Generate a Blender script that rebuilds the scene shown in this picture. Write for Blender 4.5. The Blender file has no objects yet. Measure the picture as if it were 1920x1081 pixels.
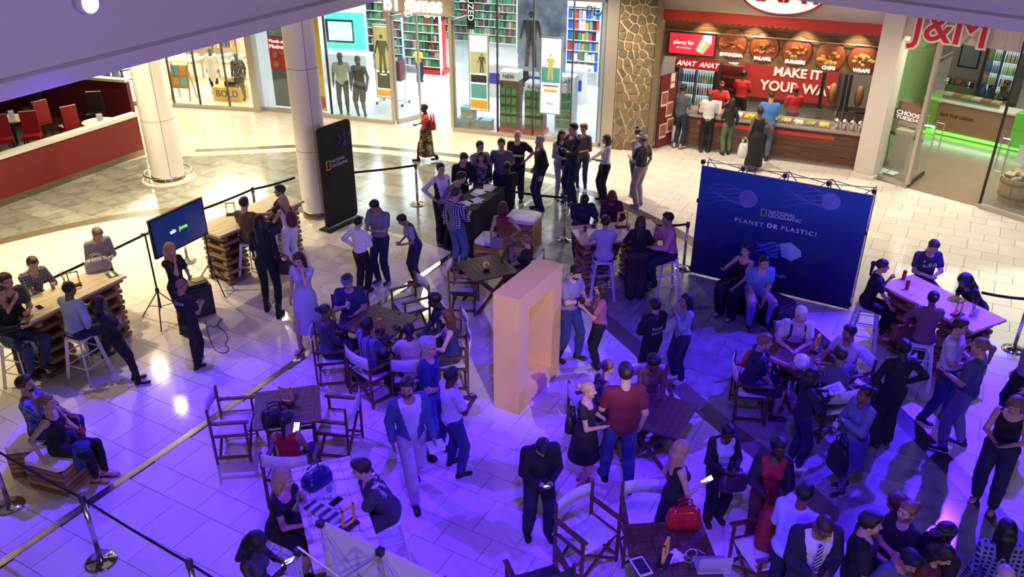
import bpy, math, random
import numpy as np
from mathutils import Vector, Matrix
from mathutils.bvhtree import BVHTree
random.seed(7); RNG = np.random.default_rng(7)
SC = bpy.context.scene
COL = SC.collection
# ------------------------------------------------------------------ camera
FPX = 1568.0; PT = math.radians(27.64); RL = math.radians(-0.25); HC = 7.3
_fw = np.array([0, math.cos(PT), -math.sin(PT)]); _rt = np.array([1., 0, 0]); _dn = np.array([0, -math.sin(PT), -math.cos(PT)])
_RX = math.cos(RL)*_rt + math.sin(RL)*_dn; _DN = -math.sin(RL)*_rt + math.cos(RL)*_dn
cam_d = bpy.data.cameras.new('camera'); cam = bpy.data.objects.new('camera', cam_d); COL.objects.link(cam)
cam_d.sensor_width = 36.0; cam_d.lens = 36.0*FPX/1920.0; cam_d.clip_end = 200
_m = Matrix.Identity(4)
for i in range(3):
    _m[i][0] = _RX[i]; _m[i][1] = -_DN[i]; _m[i][2] = -_fw[i]
_m[2][3] = HC
cam.matrix_world = _m
SC.camera = cam
SC.view_settings.view_transform = 'Standard'; SC.view_settings.look = 'None'
SC.view_settings.gamma = 1.0; SC.view_settings.use_curve_mapping = False
SC.view_settings.exposure = 0.0
def ray(x, y): return _fw + _RX*(x-960)/FPX + _DN*(y-540.5)/FPX
def P(x, y, z=0.0):
    """survey: the point of the photograph's sight line that lies at height z"""
    d = ray(x, y); return np.array([0, 0, HC]) + d*(z-HC)/d[2]
def proj(p):
    q = np.array(p, float)-[0, 0, HC]; return 960+FPX*(q@_RX)/(q@_fw), 540.5+FPX*(q@_DN)/(q@_fw)
def onp(x, y, a, b):
    """survey on the vertical plane through floor points a, b: (distance along, height)"""
    a = np.array(a[:2]); b = np.array(b[:2]); e = (b-a)/np.linalg.norm(b-a); n = np.array([-e[1], e[0]])
    d = ray(x, y); t = (n@a)/(n@d[:2]); p = np.array([0, 0, HC])+d*t
    return float((p[:2]-a)@e), float(p[2])
# ------------------------------------------------------------------ world and lights
W = bpy.data.worlds.new('hall_air'); SC.world = W; W.use_nodes = True
W.node_tree.nodes['Background'].inputs[0].default_value = (0.40, 0.33, 0.52, 1); W.node_tree.nodes['Background'].inputs[1].default_value = 0.045
def lamp(name, kind, loc, energy, color, target=None, **kw):
    d = bpy.data.lights.new(name, kind); d.energy = energy; d.color = color
    for k, v in kw.items(): setattr(d, k, v)
    o = bpy.data.objects.new(name, d); COL.objects.link(o); o.location = loc
    if target is not None:
        o.rotation_euler = (Vector(target)-Vector(loc)).to_track_quat('-Z', 'Y').to_euler()
    return o
BLUE = (0.085, 0.012, 1.0)
# blue stage washes clamped to the upper gallery edge
lamp('blue_wash_light', 'SPOT', (-5.0, 11.2, 6.05), 3200, BLUE, (-2.9, 6.6, 0), spot_size=math.radians(98), spot_blend=0.75, shadow_soft_size=0.08)
lamp('blue_wash_light', 'SPOT', (9.0, 13.4, 5.7), 11000, (0.055, 0.012, 1.0), (4.2, 7.6, 0), spot_size=math.radians(80), spot_blend=0.7, shadow_soft_size=0.08)
lamp('blue_wash_light', 'SPOT', (0.5, 1.5, 9.5), 6000, (0.10, 0.016, 1.0), (0.9, 9.2, 0), spot_size=math.radians(66), spot_blend=0.9, shadow_soft_size=0.3)
lamp('violet_fill_light', 'SPOT', (5.5, 1.5, 6.6), 2500, (0.46, 0.34, 1.0), (-4.6, 13.6, 5.9), spot_size=math.radians(50), spot_blend=0.7, shadow_soft_size=0.3)  # unseen violet fill pair, added to brighten the gallery fascia
lamp('violet_fill_light', 'SPOT', (-4.0, 2.5, 6.6), 2600, (0.46, 0.34, 1.0), (9.2, 14.2, 5.9), spot_size=math.radians(46), spot_blend=0.7, shadow_soft_size=0.3)
# broad unseen overhead fill, added for a dim warm ambient
lamp('overhead_fill_light', 'AREA', (-1, 10, 13.5), 50, (1.0, 0.86, 0.72), (-1, 8, 0), shape='RECTANGLE', size=9, size_y=9)
# warm corridor ceiling lights under the gallery
for (x, y, e) in [(-9.8, 14.8, 560), (-7.9, 16.4, 950), (-8.0, 13.6, 560), (-9.0, 18.0, 560), (-6.6, 20.8, 850), (-2.6, 21.6, 850), (1.8, 20.8, 760), (5.2, 19.8, 580), (7.9, 17.8, 430), (10.2, 15.6, 280), (-10.2, 23.6, 700), (12.1, 12.4, 230), (-9.6, 10.6, 330)]:
    lamp('corridor_ceiling_light', 'SPOT', (x, y, 4.5), e*1.1, (1.0, 0.80, 0.46) if x < 0 else (1.0, 0.85, 0.62), (x, y, 0), spot_size=math.radians(156 if y > 17 else (124 if y > 15.5 else 106)), spot_blend=1.0 if y > 15.5 else 0.8, shadow_soft_size=0.07)
# unseen warm fill added behind the camera for frame and figure fronts
for (x, y, e) in [(-4.5, -4.0, 380), (1.0, -4.6, 450), (6.5, -3.2, 450)]:
    lamp('rear_fill_light', 'POINT', (x, y, 3.6), e, (1.0, 0.80, 0.52), shadow_soft_size=0.25)
# unseen warm spot added to brighten the giant yellow frame
lamp('frame_fill_light', 'SPOT', (3.2, -1.5, 7.6), 4200, (1.0, 0.80, 0.50), (0.35, 10.4, 1.15), spot_size=math.radians(14), spot_blend=0.8, shadow_soft_size=0.08)
# ------------------------------------------------------------------ materials
MATS = {}
def _new(name):
    m = bpy.data.materials.new(name); m.use_nodes = True
    return m, m.node_tree.nodes, m.node_tree.links, m.node_tree.nodes['Principled BSDF']
def rgb(c): return (c[0], c[1], c[2], 1.0)
def srgb(r, g, b):
    f = lambda v: (v/255/12.92) if v/255 <= 0.04045 else ((v/255+0.055)/1.055)**2.4
    return (f(r), f(g), f(b))
def mat(name, c=(0.5, 0.5, 0.5), rough=0.6, metal=0.0, var=0.0, scale=8.0, emit=None, es=1.0, alpha=1.0, trans=0.0, ior=1.45, bump=0.0, bscale=60.0, spec=None):
    if name in MATS: return MATS[name]
    m, N, L, B = _new(name)
    B.inputs['Base Color'].default_value = rgb(c); B.inputs['Roughness'].default_value = rough; B.inputs['Metallic'].default_value = metal
    if spec is not None: B.inputs['Specular IOR Level'].default_value = spec
    if trans: B.inputs['Transmission Weight'].default_value = trans; B.inputs['IOR'].default_value = ior
    if alpha < 1: B.inputs['Alpha'].default_value = alpha
    if emit is not None:
        B.inputs['Emission Color'].default_value = rgb(emit); B.inputs['Emission Strength'].default_value = es
    if var or bump:
        tc = N.new('ShaderNodeTexCoord'); nz = N.new('ShaderNodeTexNoise'); nz.inputs['Scale'].default_value = scale; nz.inputs['Detail'].default_value = 3
        L.new(tc.outputs['Object'], nz.inputs['Vector'])
        if var:
            mx = N.new('ShaderNodeMix'); mx.data_type = 'RGBA'
            mx.inputs[6].default_value = rgb([v*(1-var) for v in c]); mx.inputs[7].default_value = rgb([min(1, v*(1+var)) for v in c])
            L.new(nz.outputs['Fac'], mx.inputs[0]); L.new(mx.outputs[2], B.inputs['Base Color'])
        if bump:
            n2 = N.new('ShaderNodeTexNoise'); n2.inputs['Scale'].default_value = bscale; L.new(tc.outputs['Object'], n2.inputs['Vector'])
            bp = N.new('ShaderNodeBump'); bp.inputs['Strength'].default_value = bump; bp.inputs['Distance'].default_value = 0.02
            L.new(n2.outputs['Fac'], bp.inputs['Height']); L.new(bp.outputs['Normal'], B.inputs['Normal'])
    MATS[name] = m; return m
def ramp_mat(name, kind, stops, scale=1.0, rough=0.6, vec=(1, 1, 1), rot=(0, 0, 0), coord='Object', interp='CONSTANT', dist=0.0, detail=2, metal=0.0, bump=0.0, const=None):
    """colour ramp over a procedural pattern: wave, noise, island or object randomness"""
    if name in MATS: return MATS[name]
    m, N, L, B = _new(name); B.inputs['Roughness'].default_value = rough; B.inputs['Metallic'].default_value = metal
    cr = N.new('ShaderNodeValToRGB'); cr.color_ramp.interpolation = interp
    els = cr.color_ramp.elements
    while len(els) < len(stops): els.new(0.5)
    for e, (p, c) in zip(els, stops): e.position = p; e.color = rgb(c)
    if kind in ('wave', 'noise', 'voronoi', 'checker', 'brick'):
        tc = N.new('ShaderNodeTexCoord'); mp = N.new('ShaderNodeMapping'); mp.inputs['Scale'].default_value = vec; mp.inputs['Rotation'].default_value = rot
        L.new(tc.outputs[coord], mp.inputs['Vector'])
    if kind == 'wave':
        t = N.new('ShaderNodeTexWave'); t.inputs['Scale'].default_value = scale; t.inputs['Distortion'].default_value = dist; t.inputs['Detail'].default_value = detail; out = t.outputs['Fac']
    elif kind == 'noise':
        t = N.new('ShaderNodeTexNoise'); t.inputs['Scale'].default_value = scale; t.inputs['Detail'].default_value = detail; t.inputs['Distortion'].default_value = dist; out = t.outputs['Fac']
    elif kind == 'voronoi':
        t = N.new('ShaderNodeTexVoronoi'); t.inputs['Scale'].default_value = scale; out = t.outputs['Color']
    elif kind == 'grad':
        tc = N.new('ShaderNodeTexCoord'); sx = N.new('ShaderNodeSeparateXYZ'); L.new(tc.outputs['Generated'], sx.inputs[0]); nz = N.new('ShaderNodeTexNoise'); nz.inputs['Scale'].default_value = 1.3; L.new(tc.outputs['Generated'], nz.inputs['Vector'])
        t = N.new('ShaderNodeMath'); t.operation = 'MULTIPLY_ADD'; t.inputs[1].default_value = .35; L.new(nz.outputs['Fac'], t.inputs[0]); L.new(sx.outputs['Z'], t.inputs[2]); out = t.outputs[0]
    elif kind == 'island':
        t = N.new('ShaderNodeNewGeometry'); out = t.outputs['Random Per Island']
    elif kind == 'object':
        t = N.new('ShaderNodeObjectInfo'); out = t.outputs['Random']
    if kind in ('wave', 'noise', 'voronoi'): L.new(mp.outputs['Vector'], t.inputs['Vector'])
    L.new(out, cr.inputs['Fac']); L.new(cr.outputs['Color'], B.inputs['Base Color'])
    if bump and kind in ('wave', 'noise'):
        bp = N.new('ShaderNodeBump'); bp.inputs['Strength'].default_value = bump; bp.inputs['Distance'].default_value = 0.01
        L.new(out, bp.inputs['Height']); L.new(bp.outputs['Normal'], B.inputs['Normal'])
    MATS[name] = m; return m
def tile_mat(name, a, b, vein, rough, vs=2.0, vw=0.5):
    """stone tile: per-piece tone plus soft veining"""
    m, N, L, B = _new(name); B.inputs['Roughness'].default_value = rough
    g = N.new('ShaderNodeNewGeometry'); o = N.new('ShaderNodeObjectInfo')
    add = N.new('ShaderNodeMath'); add.operation = 'ADD'; L.new(g.outputs['Random Per Island'], add.inputs[0]); L.new(o.outputs['Random'], add.inputs[1])
    fr = N.new('ShaderNodeMath'); fr.operation = 'FRACT'; L.new(add.outputs[0], fr.inputs[0])
    mx = N.new('ShaderNodeMix'); mx.data_type = 'RGBA'; mx.inputs[6].default_value = rgb(a); mx.inputs[7].default_value = rgb(b); L.new(fr.outputs[0], mx.inputs[0])
    tc = N.new('ShaderNodeTexCoord'); nz = N.new('ShaderNodeTexNoise'); nz.inputs['Scale'].default_value = vs; nz.inputs['Detail'].default_value = 6; nz.inputs['Distortion'].default_value = 1.6
    L.new(tc.outputs['Object'], nz.inputs['Vector'])
    cr = N.new('ShaderNodeValToRGB'); cr.color_ramp.elements[0].position = 0.42; cr.color_ramp.elements[1].position = 0.62; L.new(nz.outputs['Fac'], cr.inputs['Fac'])
    mu = N.new('ShaderNodeMath'); mu.operation = 'MULTIPLY'; mu.inputs[1].default_value = vw; L.new(cr.outputs['Color'], mu.inputs[0])
    m2 = N.new('ShaderNodeMix'); m2.data_type = 'RGBA'; m2.inputs[7].default_value = rgb(vein); L.new(mu.outputs[0], m2.inputs[0]); L.new(mx.outputs[2], m2.inputs[6])
    L.new(m2.outputs[2], B.inputs['Base Color'])
    MATS[name] = m; return m
def glass(name='shop_glass', tint=(0.9, 0.95, 0.95), a=0.08):
    if name in MATS: return MATS[name]
    m, N, L, B = _new(name)
    out = N['Material Output']; tr = N.new('ShaderNodeBsdfTransparent'); tr.inputs[0].default_value = rgb(tint)
    gl = N.new('ShaderNodeBsdfGlossy'); gl.inputs['Roughness'].default_value = 0.03; gl.inputs[0].default_value = (1, 1, 1, 1)
    lw = N.new('ShaderNodeLayerWeight'); lw.inputs[0].default_value = 0.5
    pw = N.new('ShaderNodeMath'); pw.operation = 'POWER'; pw.inputs[1].default_value = 4.0; L.new(lw.outputs['Facing'], pw.inputs[0])
    fr = N.new('ShaderNodeMath'); fr.operation = 'MULTIPLY_ADD'; fr.inputs[1].default_value = 0.6; fr.inputs[2].default_value = 0.045; L.new(pw.outputs[0], fr.inputs[0])
    mx = N.new('ShaderNodeMixShader'); L.new(fr.outputs[0], mx.inputs[0]); L.new(tr.outputs[0], mx.inputs[1]); L.new(gl.outputs[0], mx.inputs[2]); L.new(mx.outputs[0], out.inputs['Surface'])
    MATS[name] = m; return m
# ------------------------------------------------------------------ mesh building
class MB:
    def __init__(s): s.v = []; s.f = []
    def add(s, vs, fs):
        o = len(s.v); s.v += [tuple(float(c) for c in p) for p in vs]; s.f += [tuple(i+o for i in f) for f in fs]; return s
    def box(s, c, d, rz=0.0, R=None):
        x, y, z = d[0]/2, d[1]/2, d[2]/2
        vs = [(-x, -y, -z), (x, -y, -z), (x, y, -z), (-x, y, -z), (-x, -y, z), (x, -y, z), (x, y, z), (-x, y, z)]
        M = R if R is not None else Matrix.Rotation(rz, 3, 'Z')
        vs = [M @ Vector(p) + Vector(c) for p in vs]
        return s.add(vs, [(3, 2, 1, 0), (4, 5, 6, 7), (0, 1, 5, 4), (1, 2, 6, 5), (2, 3, 7, 6), (3, 0, 4, 7)])
    def b2(s, lo, hi): return s.box([(a+b)/2 for a, b in zip(lo, hi)], [abs(b-a) for a, b in zip(lo, hi)])
    def bar(s, p, q, w, t=None, up=(0, 0, 1)):
        """rectangular bar from p to q, w across, t thick"""
        t = w if t is None else t
        p = Vector(p); q = Vector(q); d = (q-p); ln = d.length; d.normalize(); u = Vector(up)
        if abs(d.dot(u)) > 0.98: u = Vector((0, 1, 0))
        a = d.cross(u).normalized(); b = a.cross(d)
        R = Matrix((a, d, b)).transposed()
        return s.box((p+q)/2, (w, ln, t), R=R)
    def cyl(s, p, q, r0, r1=None, n=12, cap=True):
        r1 = r0 if r1 is None else r1
        p = Vector(p); q = Vector(q); d = (q-p).normalized(); u = Vector((0, 0, 1)) if abs(d.z) < 0.9 else Vector((1, 0, 0))
        a = d.cross(u).normalized(); b = d.cross(a)
        vs = []
        for c, r in ((p, r0), (q, r1)):
            for i in range(n):
                t = 2*math.pi*i/n; vs.append(c + (a*math.cos(t)+b*math.sin(t))*r)
        fs = [((i+1) % n, i, n+i, n+(i+1) % n) for i in range(n)]
        if cap: fs += [tuple(range(n)), tuple(range(2*n-1, n-1, -1))]
        return s.add(vs, fs)
    def tube(s, pts, r, n=6):
        pts = [Vector(p) for p in pts]; vs = []; fs = []
        for i, p in enumerate(pts):
            d = (pts[min(i+1, len(pts)-1)]-pts[max(i-1, 0)]).normalized(); u = Vector((0, 0, 1)) if abs(d.z) < 0.9 else Vector((1, 0, 0))
            a = d.cross(u).normalized(); b = d.cross(a); rr = r[i] if hasattr(r, '__len__') else r
            vs += [p+(a*math.cos(2*math.pi*k/n)+b*math.sin(2*math.pi*k/n))*rr for k in range(n)]
        for i in range(len(pts)-1):
            fs += [(i*n+(k+1) % n, i*n+k, (i+1)*n+k, (i+1)*n+(k+1) % n) for k in range(n)]
        fs += [tuple(range(n)), tuple(range(len(pts)*n-1, (len(pts)-1)*n-1, -1))]
        return s.add(vs, fs)
    def lathe(s, prof, c=(0, 0, 0), n=24, cap=True):
        vs = []; fs = []; m = len(prof)
        for r, z in prof:
            vs += [(c[0]+r*math.cos(2*math.pi*k/n), c[1]+r*math.sin(2*math.pi*k/n), c[2]+z) for k in range(n)]
        for i in range(m-1): fs += [(i*n+k, i*n+(k+1) % n, (i+1)*n+(k+1) % n, (i+1)*n+k) for k in range(n)]
        if cap: fs += [tuple(range(n-1, -1, -1)), tuple(range((m-1)*n, m*n))]
        return s.add(vs, fs)
    def prism(s, poly, z0, z1):
        n = len(poly)
        ar = sum(poly[i][0]*poly[(i+1) % n][1]-poly[(i+1) % n][0]*poly[i][1] for i in range(n))
        if ar < 0: poly = poly[::-1]
        vs = [(p[0], p[1], z0) for p in poly]+[(p[0], p[1], z1) for p in poly]
        return s.add(vs, [tuple(range(n-1, -1, -1)), tuple(range(n, 2*n))]+[(i, (i+1) % n, n+(i+1) % n, n+i) for i in range(n)])
    def quad(s, *p): return s.add(p, [tuple(range(len(p)))])
    def frame(s, M):
        s.v = [tuple(M @ Vector(p)) for p in s.v]; return s
    def mesh(s, name, smooth=False):
        me = bpy.data.meshes.new(name); me.from_pydata(s.v, [], s.f); me.validate()
        if smooth: me.polygons.foreach_set('use_smooth', [True]*len(me.polygons))
        me.update(); return me
    def build(s, name, m, parent=None, smooth=False, **kw):
        return obj(name, s.mesh(name, smooth), m, parent, **kw)
def obj(name, me, m=None, parent=None, loc=None, rz=None, kind=None, label=None, cat=None, group=None):
    o = bpy.data.objects.new(name, me); COL.objects.link(o)
    if m is not None and me is not None and len(me.materials) == 0:
        for x in (m if isinstance(m, (list, tuple)) else [m]): me.materials.append(x)
    if parent is not None: o.parent = parent
    if loc is not None: o.location = loc
    if rz is not None: o.rotation_euler = (0, 0, rz)
    return tag(o, label, cat, group, kind)
def tag(o, label=None, cat=None, group=None, kind=None):
    if label: o['label'] = label
    if cat: o['category'] = cat
    if group: o['group'] = group
    if kind: o['kind'] = kind
    return o
def thing(name, label, cat, loc=(0, 0, 0), rz=0.0, group=None): return obj(name, None, None, None, loc, rz, None, label, cat, group)
def copy_tree(o, parent=None, loc=None, rz=None, label=None):
    c = o.copy(); COL.objects.link(c); c.parent = parent
    if loc is not None: c.location = loc
    if rz is not None: c.rotation_euler = (0, 0, rz)
    if label: c['label'] = label
    for ch in list(o.children): copy_tree(ch, c)
    return c
def text_mesh(txt, size=1.0, depth=0.0, align='CENTER', bold=0.0, shear=0.0, sp=1.0):
    cu = bpy.data.curves.new('lettering', 'FONT'); cu.body = txt; cu.size = size; cu.extrude = depth; cu.align_x = align; cu.align_y = 'CENTER'; cu.offset = bold; cu.shear = shear; cu.resolution_u = 3; cu.space_character = sp
    o = bpy.data.objects.new('lettering', cu); COL.objects.link(o)
    dg = bpy.context.evaluated_depsgraph_get(); me = bpy.data.meshes.new_from_object(o.evaluated_get(dg))
    bpy.data.objects.remove(o); bpy.data.curves.remove(cu); me.name = 'lettering'
    return me
class Wall:
    """local frame on a vertical plane through floor points a -> b: u along, v out of the wall (towards the viewer side), z up"""
    def __init__(s, a, b):
        s.a = Vector((a[0], a[1], 0)); e = Vector((b[0]-a[0], b[1]-a[1], 0)); s.len = e.length; s.e = e.normalized(); s.n = Vector((s.e.y, -s.e.x, 0))
        s.rz = math.atan2(s.e.y, s.e.x)
    def pt(s, u, v, z): return s.a+s.e*u+s.n*v+Vector((0, 0, z))
    def box(s, mb, u0, u1, v0, v1, z0, z1): return mb.box(s.pt((u0+u1)/2, (v0+v1)/2, (z0+z1)/2), (abs(u1-u0), abs(v1-v0), abs(z1-z0)), rz=s.rz)
    def px(s, x, y): return onp(x, y, s.a, s.a+s.e)
    def text(s, txt, u, v, z, size, m, parent=None, name='lettering', depth=0.004, align='CENTER', bold=0.0, rot=0.0, shear=0.0, width=None, sp=1.0):
        me = text_mesh(txt, size, depth, align, bold, shear, sp)
        if width and len(me.vertices):
            xs = [q.co.x for q in me.vertices]; k = width/max(1e-6, max(xs)-min(xs))
            for q in me.vertices: q.co.x *= k
        M = Matrix((s.e, Vector((0, 0, 1)), s.n)).transposed() @ Matrix.Rotation(rot, 3, 'Z')
        c = s.pt(u, v, z)
        for q in me.vertices: q.co = M @ q.co + c
        if parent is not None: 
            iv = parent.matrix_basis.inverted()
            for q in me.vertices: q.co = iv @ q.co
        return obj(name, me, m, parent)
def clip_poly(sub, q):
    """polygon sub clipped by convex counter-clockwise polygon q"""
    out = list(sub)
    for i in range(len(q)):
        a, b = q[i], q[(i+1) % len(q)]; inp = out; out = []
        if not inp: return []
        sd = lambda p: (b[0]-a[0])*(p[1]-a[1])-(b[1]-a[1])*(p[0]-a[0])
        for j in range(len(inp)):
            p, r = inp[j], inp[(j+1) % len(inp)]; dp, dr = sd(p), sd(r)
            if dp >= 0: out.append(p)
            if dp*dr < 0:
                t = dp/(dp-dr); out.append((p[0]+(r[0]-p[0])*t, p[1]+(r[1]-p[1])*t))
    return out
def area(p): return 0.5*sum(p[i][0]*p[(i+1) % len(p)][1]-p[(i+1) % len(p)][0]*p[i][1] for i in range(len(p)))
def inpoly(p, poly):
    c = False; n = len(poly)
    for i in range(n):
        a, b = poly[i], poly[i-1]
        if (a[1] > p[1]) != (b[1] > p[1]) and p[0] < (b[0]-a[0])*(p[1]-a[1])/(b[1]-a[1])+a[0]: c = not c
    return c
# ================================================================== the setting
AZ = math.radians(60.86); DA = np.array([math.cos(AZ), math.sin(AZ)]); DB = np.array([-math.sin(AZ), math.cos(AZ)])
def from_ab(a, b): p = a*DA+b*DB; return (float(p[0]), float(p[1]))
def to_ab(p): return float(np.dot(p[:2], DA)), float(np.dot(p[:2], DB))
PX = lambda l: [tuple(P(x, y)[:2]) for x, y in l]
def smooth_line(pts, k=2):
    for _ in range(k):
        o = [pts[0]]
        for a, b in zip(pts[:-1], pts[1:]): o += [(a[0]*.75+b[0]*.25, a[1]*.75+b[1]*.25), (a[0]*.25+b[0]*.75, a[1]*.25+b[1]*.75)]
        pts = o+[pts[-1]]
    return pts
outer = smooth_line(PX([(-500, 600), (-140, 447), (0, 384), (272, 289), (335, 294), (480, 287), (600, 281), (660, 283), (740, 290), (860, 303), (930, 318), (1000, 335), (1087, 358), (1165, 387), (1297, 455), (1475, 590), (1643, 750), (1765, 875), (1835, 950), (1930, 1060), (2000, 1150), (2180, 1380)]), 2)
inner = smooth_line(PX([(1990, 1400), (1790, 1170), (1700, 1081), (1580, 962), (1446, 846), (1340, 770), (1140, 585), (1040, 528), (960, 497), (880, 468), (780, 433), (675, 408), (575, 388), (480, 378), (400, 380), (332, 388), (195, 405), (0, 447), (-140, 485), (-500, 640)]), 2)
GREY = outer+inner
if area(GREY) < 0: GREY = GREY[::-1]
def ribbon(line, w0, w1):
    """strip between two offsets of a plan line (positive to the left of its direction)"""
    L0, L1 = [], []
    for i, p in enumerate(line):
        a = line[max(i-1, 0)]; b = line[min(i+1, len(line)-1)]; d = np.array(b)-np.array(a); d /= np.linalg.norm(d); n = np.array([-d[1], d[0]])
        L0.append(tuple(np.array(p)+n*w0)); L1.append(tuple(np.array(p)+n*w1))
    return L0, L1
M_cream = tile_mat('cream_tile', (0.68, 0.63, 0.56), (0.77, 0.72, 0.65), (0.66, 0.61, 0.55), 0.09, 1.2, 0.35)
M_slate = tile_mat('grey_slate', (0.21, 0.22, 0.205), (0.34, 0.35, 0.32), (0.10, 0.105, 0.10), 0.15, 1.5, 0.6)
M_border = mat('brown_border_stone', (0.15, 0.125, 0.095), 0.22, var=0.2, scale=5)
M_grout = mat('grout', (0.11, 0.10, 0.10), 0.8)
M_steel = mat('brushed_steel', (0.62, 0.61, 0.60), 0.24, 1.0)
M_chrome = mat('chrome', (0.75, 0.75, 0.76), 0.08, 1.0)
M_white = mat('white_paint', (0.80, 0.79, 0.77), 0.5)
M_black = mat('black_metal', (0.012, 0.012, 0.014), 0.4)
floor = MB(); floor.quad((-26, 0, -0.012), (24, 0, -0.012), (24, 40, -0.012), (-26, 40, -0.012))
floor = floor.build('floor', M_grout, kind='structure')
def visible(c):
    x, y = proj((c[0], c[1], 0)); return -420 < x < 2340 and -10 < y < 1500
def tiles_for(rows, region_poly, inside, name, m, keep):
    pieces = []
    for q in rows:
        c = (sum(p[0] for p in q)/4, sum(p[1] for p in q)/4)
        if not visible(c): continue
        ins = [inpoly(p, region_poly) for p in q]+[inpoly(c, region_poly)]
        if all(ins): pc = [q] if inside else []
        elif not any(ins): pc = [] if inside else [q]
        else:
            cl = clip_poly(region_poly, q); pc = []
            if inside:
                if len(cl) > 2 and area(cl) > 0.006: pc = [cl]
            else: pc = [q]      # border strips lie over the cut edge
        for k in pc:
            sx = [proj((p[0], p[1], 0)) for p in k]; cx = sum(p[0] for p in sx)/len(sx); cy = sum(p[1] for p in sx)/len(sx); inf = 0 <= cx <= 1920 and 0 <= cy <= 1081; pieces.append((abs(area(sx))*(1 if inf else 1e-4), k))
    pieces.sort(key=lambda t: -t[0])
    for i, (_, k) in enumerate(pieces[:keep]):
        c = np.mean(np.array(k), axis=0)
        mb = MB().prism([(p[0]-c[0], p[1]-c[1]) for p in k], -0.012, 0.0 if inside else -0.0015)
        mb.build(name, m, floor, loc=(c[0], c[1], 0))
    rest = MB()
    for _, k in pieces[keep:]: rest.prism(k, -0.012, 0.0 if inside else -0.0015)
    if rest.v: rest.build(name+'_field', m, floor, kind='stuff')
rows = []; g = 0.004
for n in range(-4, 34):
    for (a0, a1, off) in ((n+0.02, n+0.42, 0.292), (n+0.42, n+1.02, 0.0)):
        for k in range(-46, 46):
            b0 = 7.04+off+k*0.584; b1 = b0+0.584
            if b0 < 8.52 < b1 or b0 < 8.64 < b1:
                cuts = [(b0, min(b1, 8.52))] if b0 < 8.52 else []
                if b1 > 8.64: cuts.append((max(b0, 8.64), b1))
            else: cuts = [(b0, b1)]
            for c0, c1 in cuts:
                if c1-c0 < 0.02: continue
                rows.append([from_ab(a0+g, c0+g), from_ab(a1-g, c0+g), from_ab(a1-g, c1-g), from_ab(a0+g, c1-g)])
tiles_for(rows, GREY, False, 'floor_tile', M_cream, 300)
rows = []
for n in range(-6, 70):
    a0 = n*0.62; off = (n*0.47) % 1.24
    for k in range(-34, 30):
        b0 = off+k*1.24; rows.append([from_ab(a0+g, b0+g), from_ab(a0+.62-g, b0+g), from_ab(a0+.62-g, b0+1.24-g), from_ab(a0+g, b0+1.24-g)])
tiles_for(rows, GREY, True, 'slate_slab', M_slate, 300)
def strip(name, line, w0, w1, z, m):
    L0, L1 = ribbon(line, w0, w1); mb = MB()
    for i in range(len(L0)-1): mb.prism([L0[i], L0[i+1], L1[i+1], L1[i]], -0.012, z)
    return mb.build(name, m, kind='structure')
strip('trim_1', inner, -0.02, 0.30, 0.0015, M_border)
i0 = next(i for i, p in enumerate(outer) if proj((p[0], p[1], 0))[0] > 345)
i1 = next(i for i, p in enumerate(outer) if proj((p[0], p[1], 0))[0] > 1040)
strip('trim_2', outer[i0:i1], 0.32, 0.58, 0.0015, M_border)
strip('trim_3', outer[i0:i1], -0.02, 0.32, 0.0012, M_cream)
strip('trim_4', outer[i1:], -0.03, 0.27, 0.0015, mat('dark_border_stone', (0.06, 0.055, 0.05), 0.25))
# metal expansion joint across the plaza
ej = MB()
for (b0, b1, z, ) in ((8.525, 8.545, 0.003), (8.552, 8.60, 0.004), (8.607, 8.632, 0.003)):
    ej.prism([from_ab(2.0, b0), from_ab(18.2, b0), from_ab(18.2, b1), from_ab(2.0, b1)], -0.012, z)
ej.build('trim_5', M_steel, kind='structure')
# ---------------------------------------------------------------- gallery edge overhead
FL = [(-9.2, 3.0), (-6.15, 9.9), (-2.82, 17.4), (-1.7, 19.6), (1.2, 20.9), (4.6, 19.4), (6.96, 16.59), (8.65, 14.57), (12.0, 10.57), (13.5, 8.6)]
M_fascia = mat('fascia_plaster', (0.66, 0.63, 0.64), 0.45)
def fascia(name, prof):
    mb = MB(); L = []
    nrm = []
    for i, p in enumerate(FL):
        a = FL[max(i-1, 0)]; b = FL[min(i+1, len(FL)-1)]; d = np.array(b)-np.array(a); d = d/np.linalg.norm(d); nrm.append(np.array([-d[1], d[0]]))
    for i, p in enumerate(FL):
        for o, z in prof: q = np.array(p)+nrm[i]*o; mb.v.append((q[0], q[1], z))
    n = len(prof)
    for i in range(len(FL)-1):
        for k in range(n-1): mb.f.append((i*n+k, i*n+k+1, (i+1)*n+k+1, (i+1)*n+k))
    return mb.build(name, M_fascia, kind='structure')
fascia('trim_6', [(6.5, 4.62), (0.0, 4.6), (0.0, 4.80), (0.03, 4.815)])
fascia('wall_gallery', [(0.03, 4.815), (0.10, 4.84), (0.16, 6.9), (6.5, 6.9)])
# wash light fitting on the gallery edge
fa = np.array(FL[1])+np.array([-.91, .40])*0.12; fb = np.array(FL[2])+np.array([-.91, .40])*0.12
FW = Wall(fa, fb); u_, z_ = FW.px(150, 4)
t = thing('stage_light', 'round glowing stage light fixed to the upper white gallery edge', 'lamp')
R_ = Matrix((FW.e, Vector((0, 0, 1)), FW.n)).transposed().to_4x4(); R_.translation = FW.pt(u_, 0.12, z_)
MB().lathe([(0.03, -0.12), (0.13, -0.10), (0.15, 0.04), (0.135, 0.06)], n=20).frame(R_).build('housing', M_white, t, True)
MB().lathe([(0.128, 0.055), (0.12, 0.075), (0.02, 0.085)], n=20).frame(R_).build('lens', mat('blue_lens', (0.4, 0.3, 1), 0.3, emit=(0.55, 0.45, 1.0), es=9), t, True)
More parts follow.
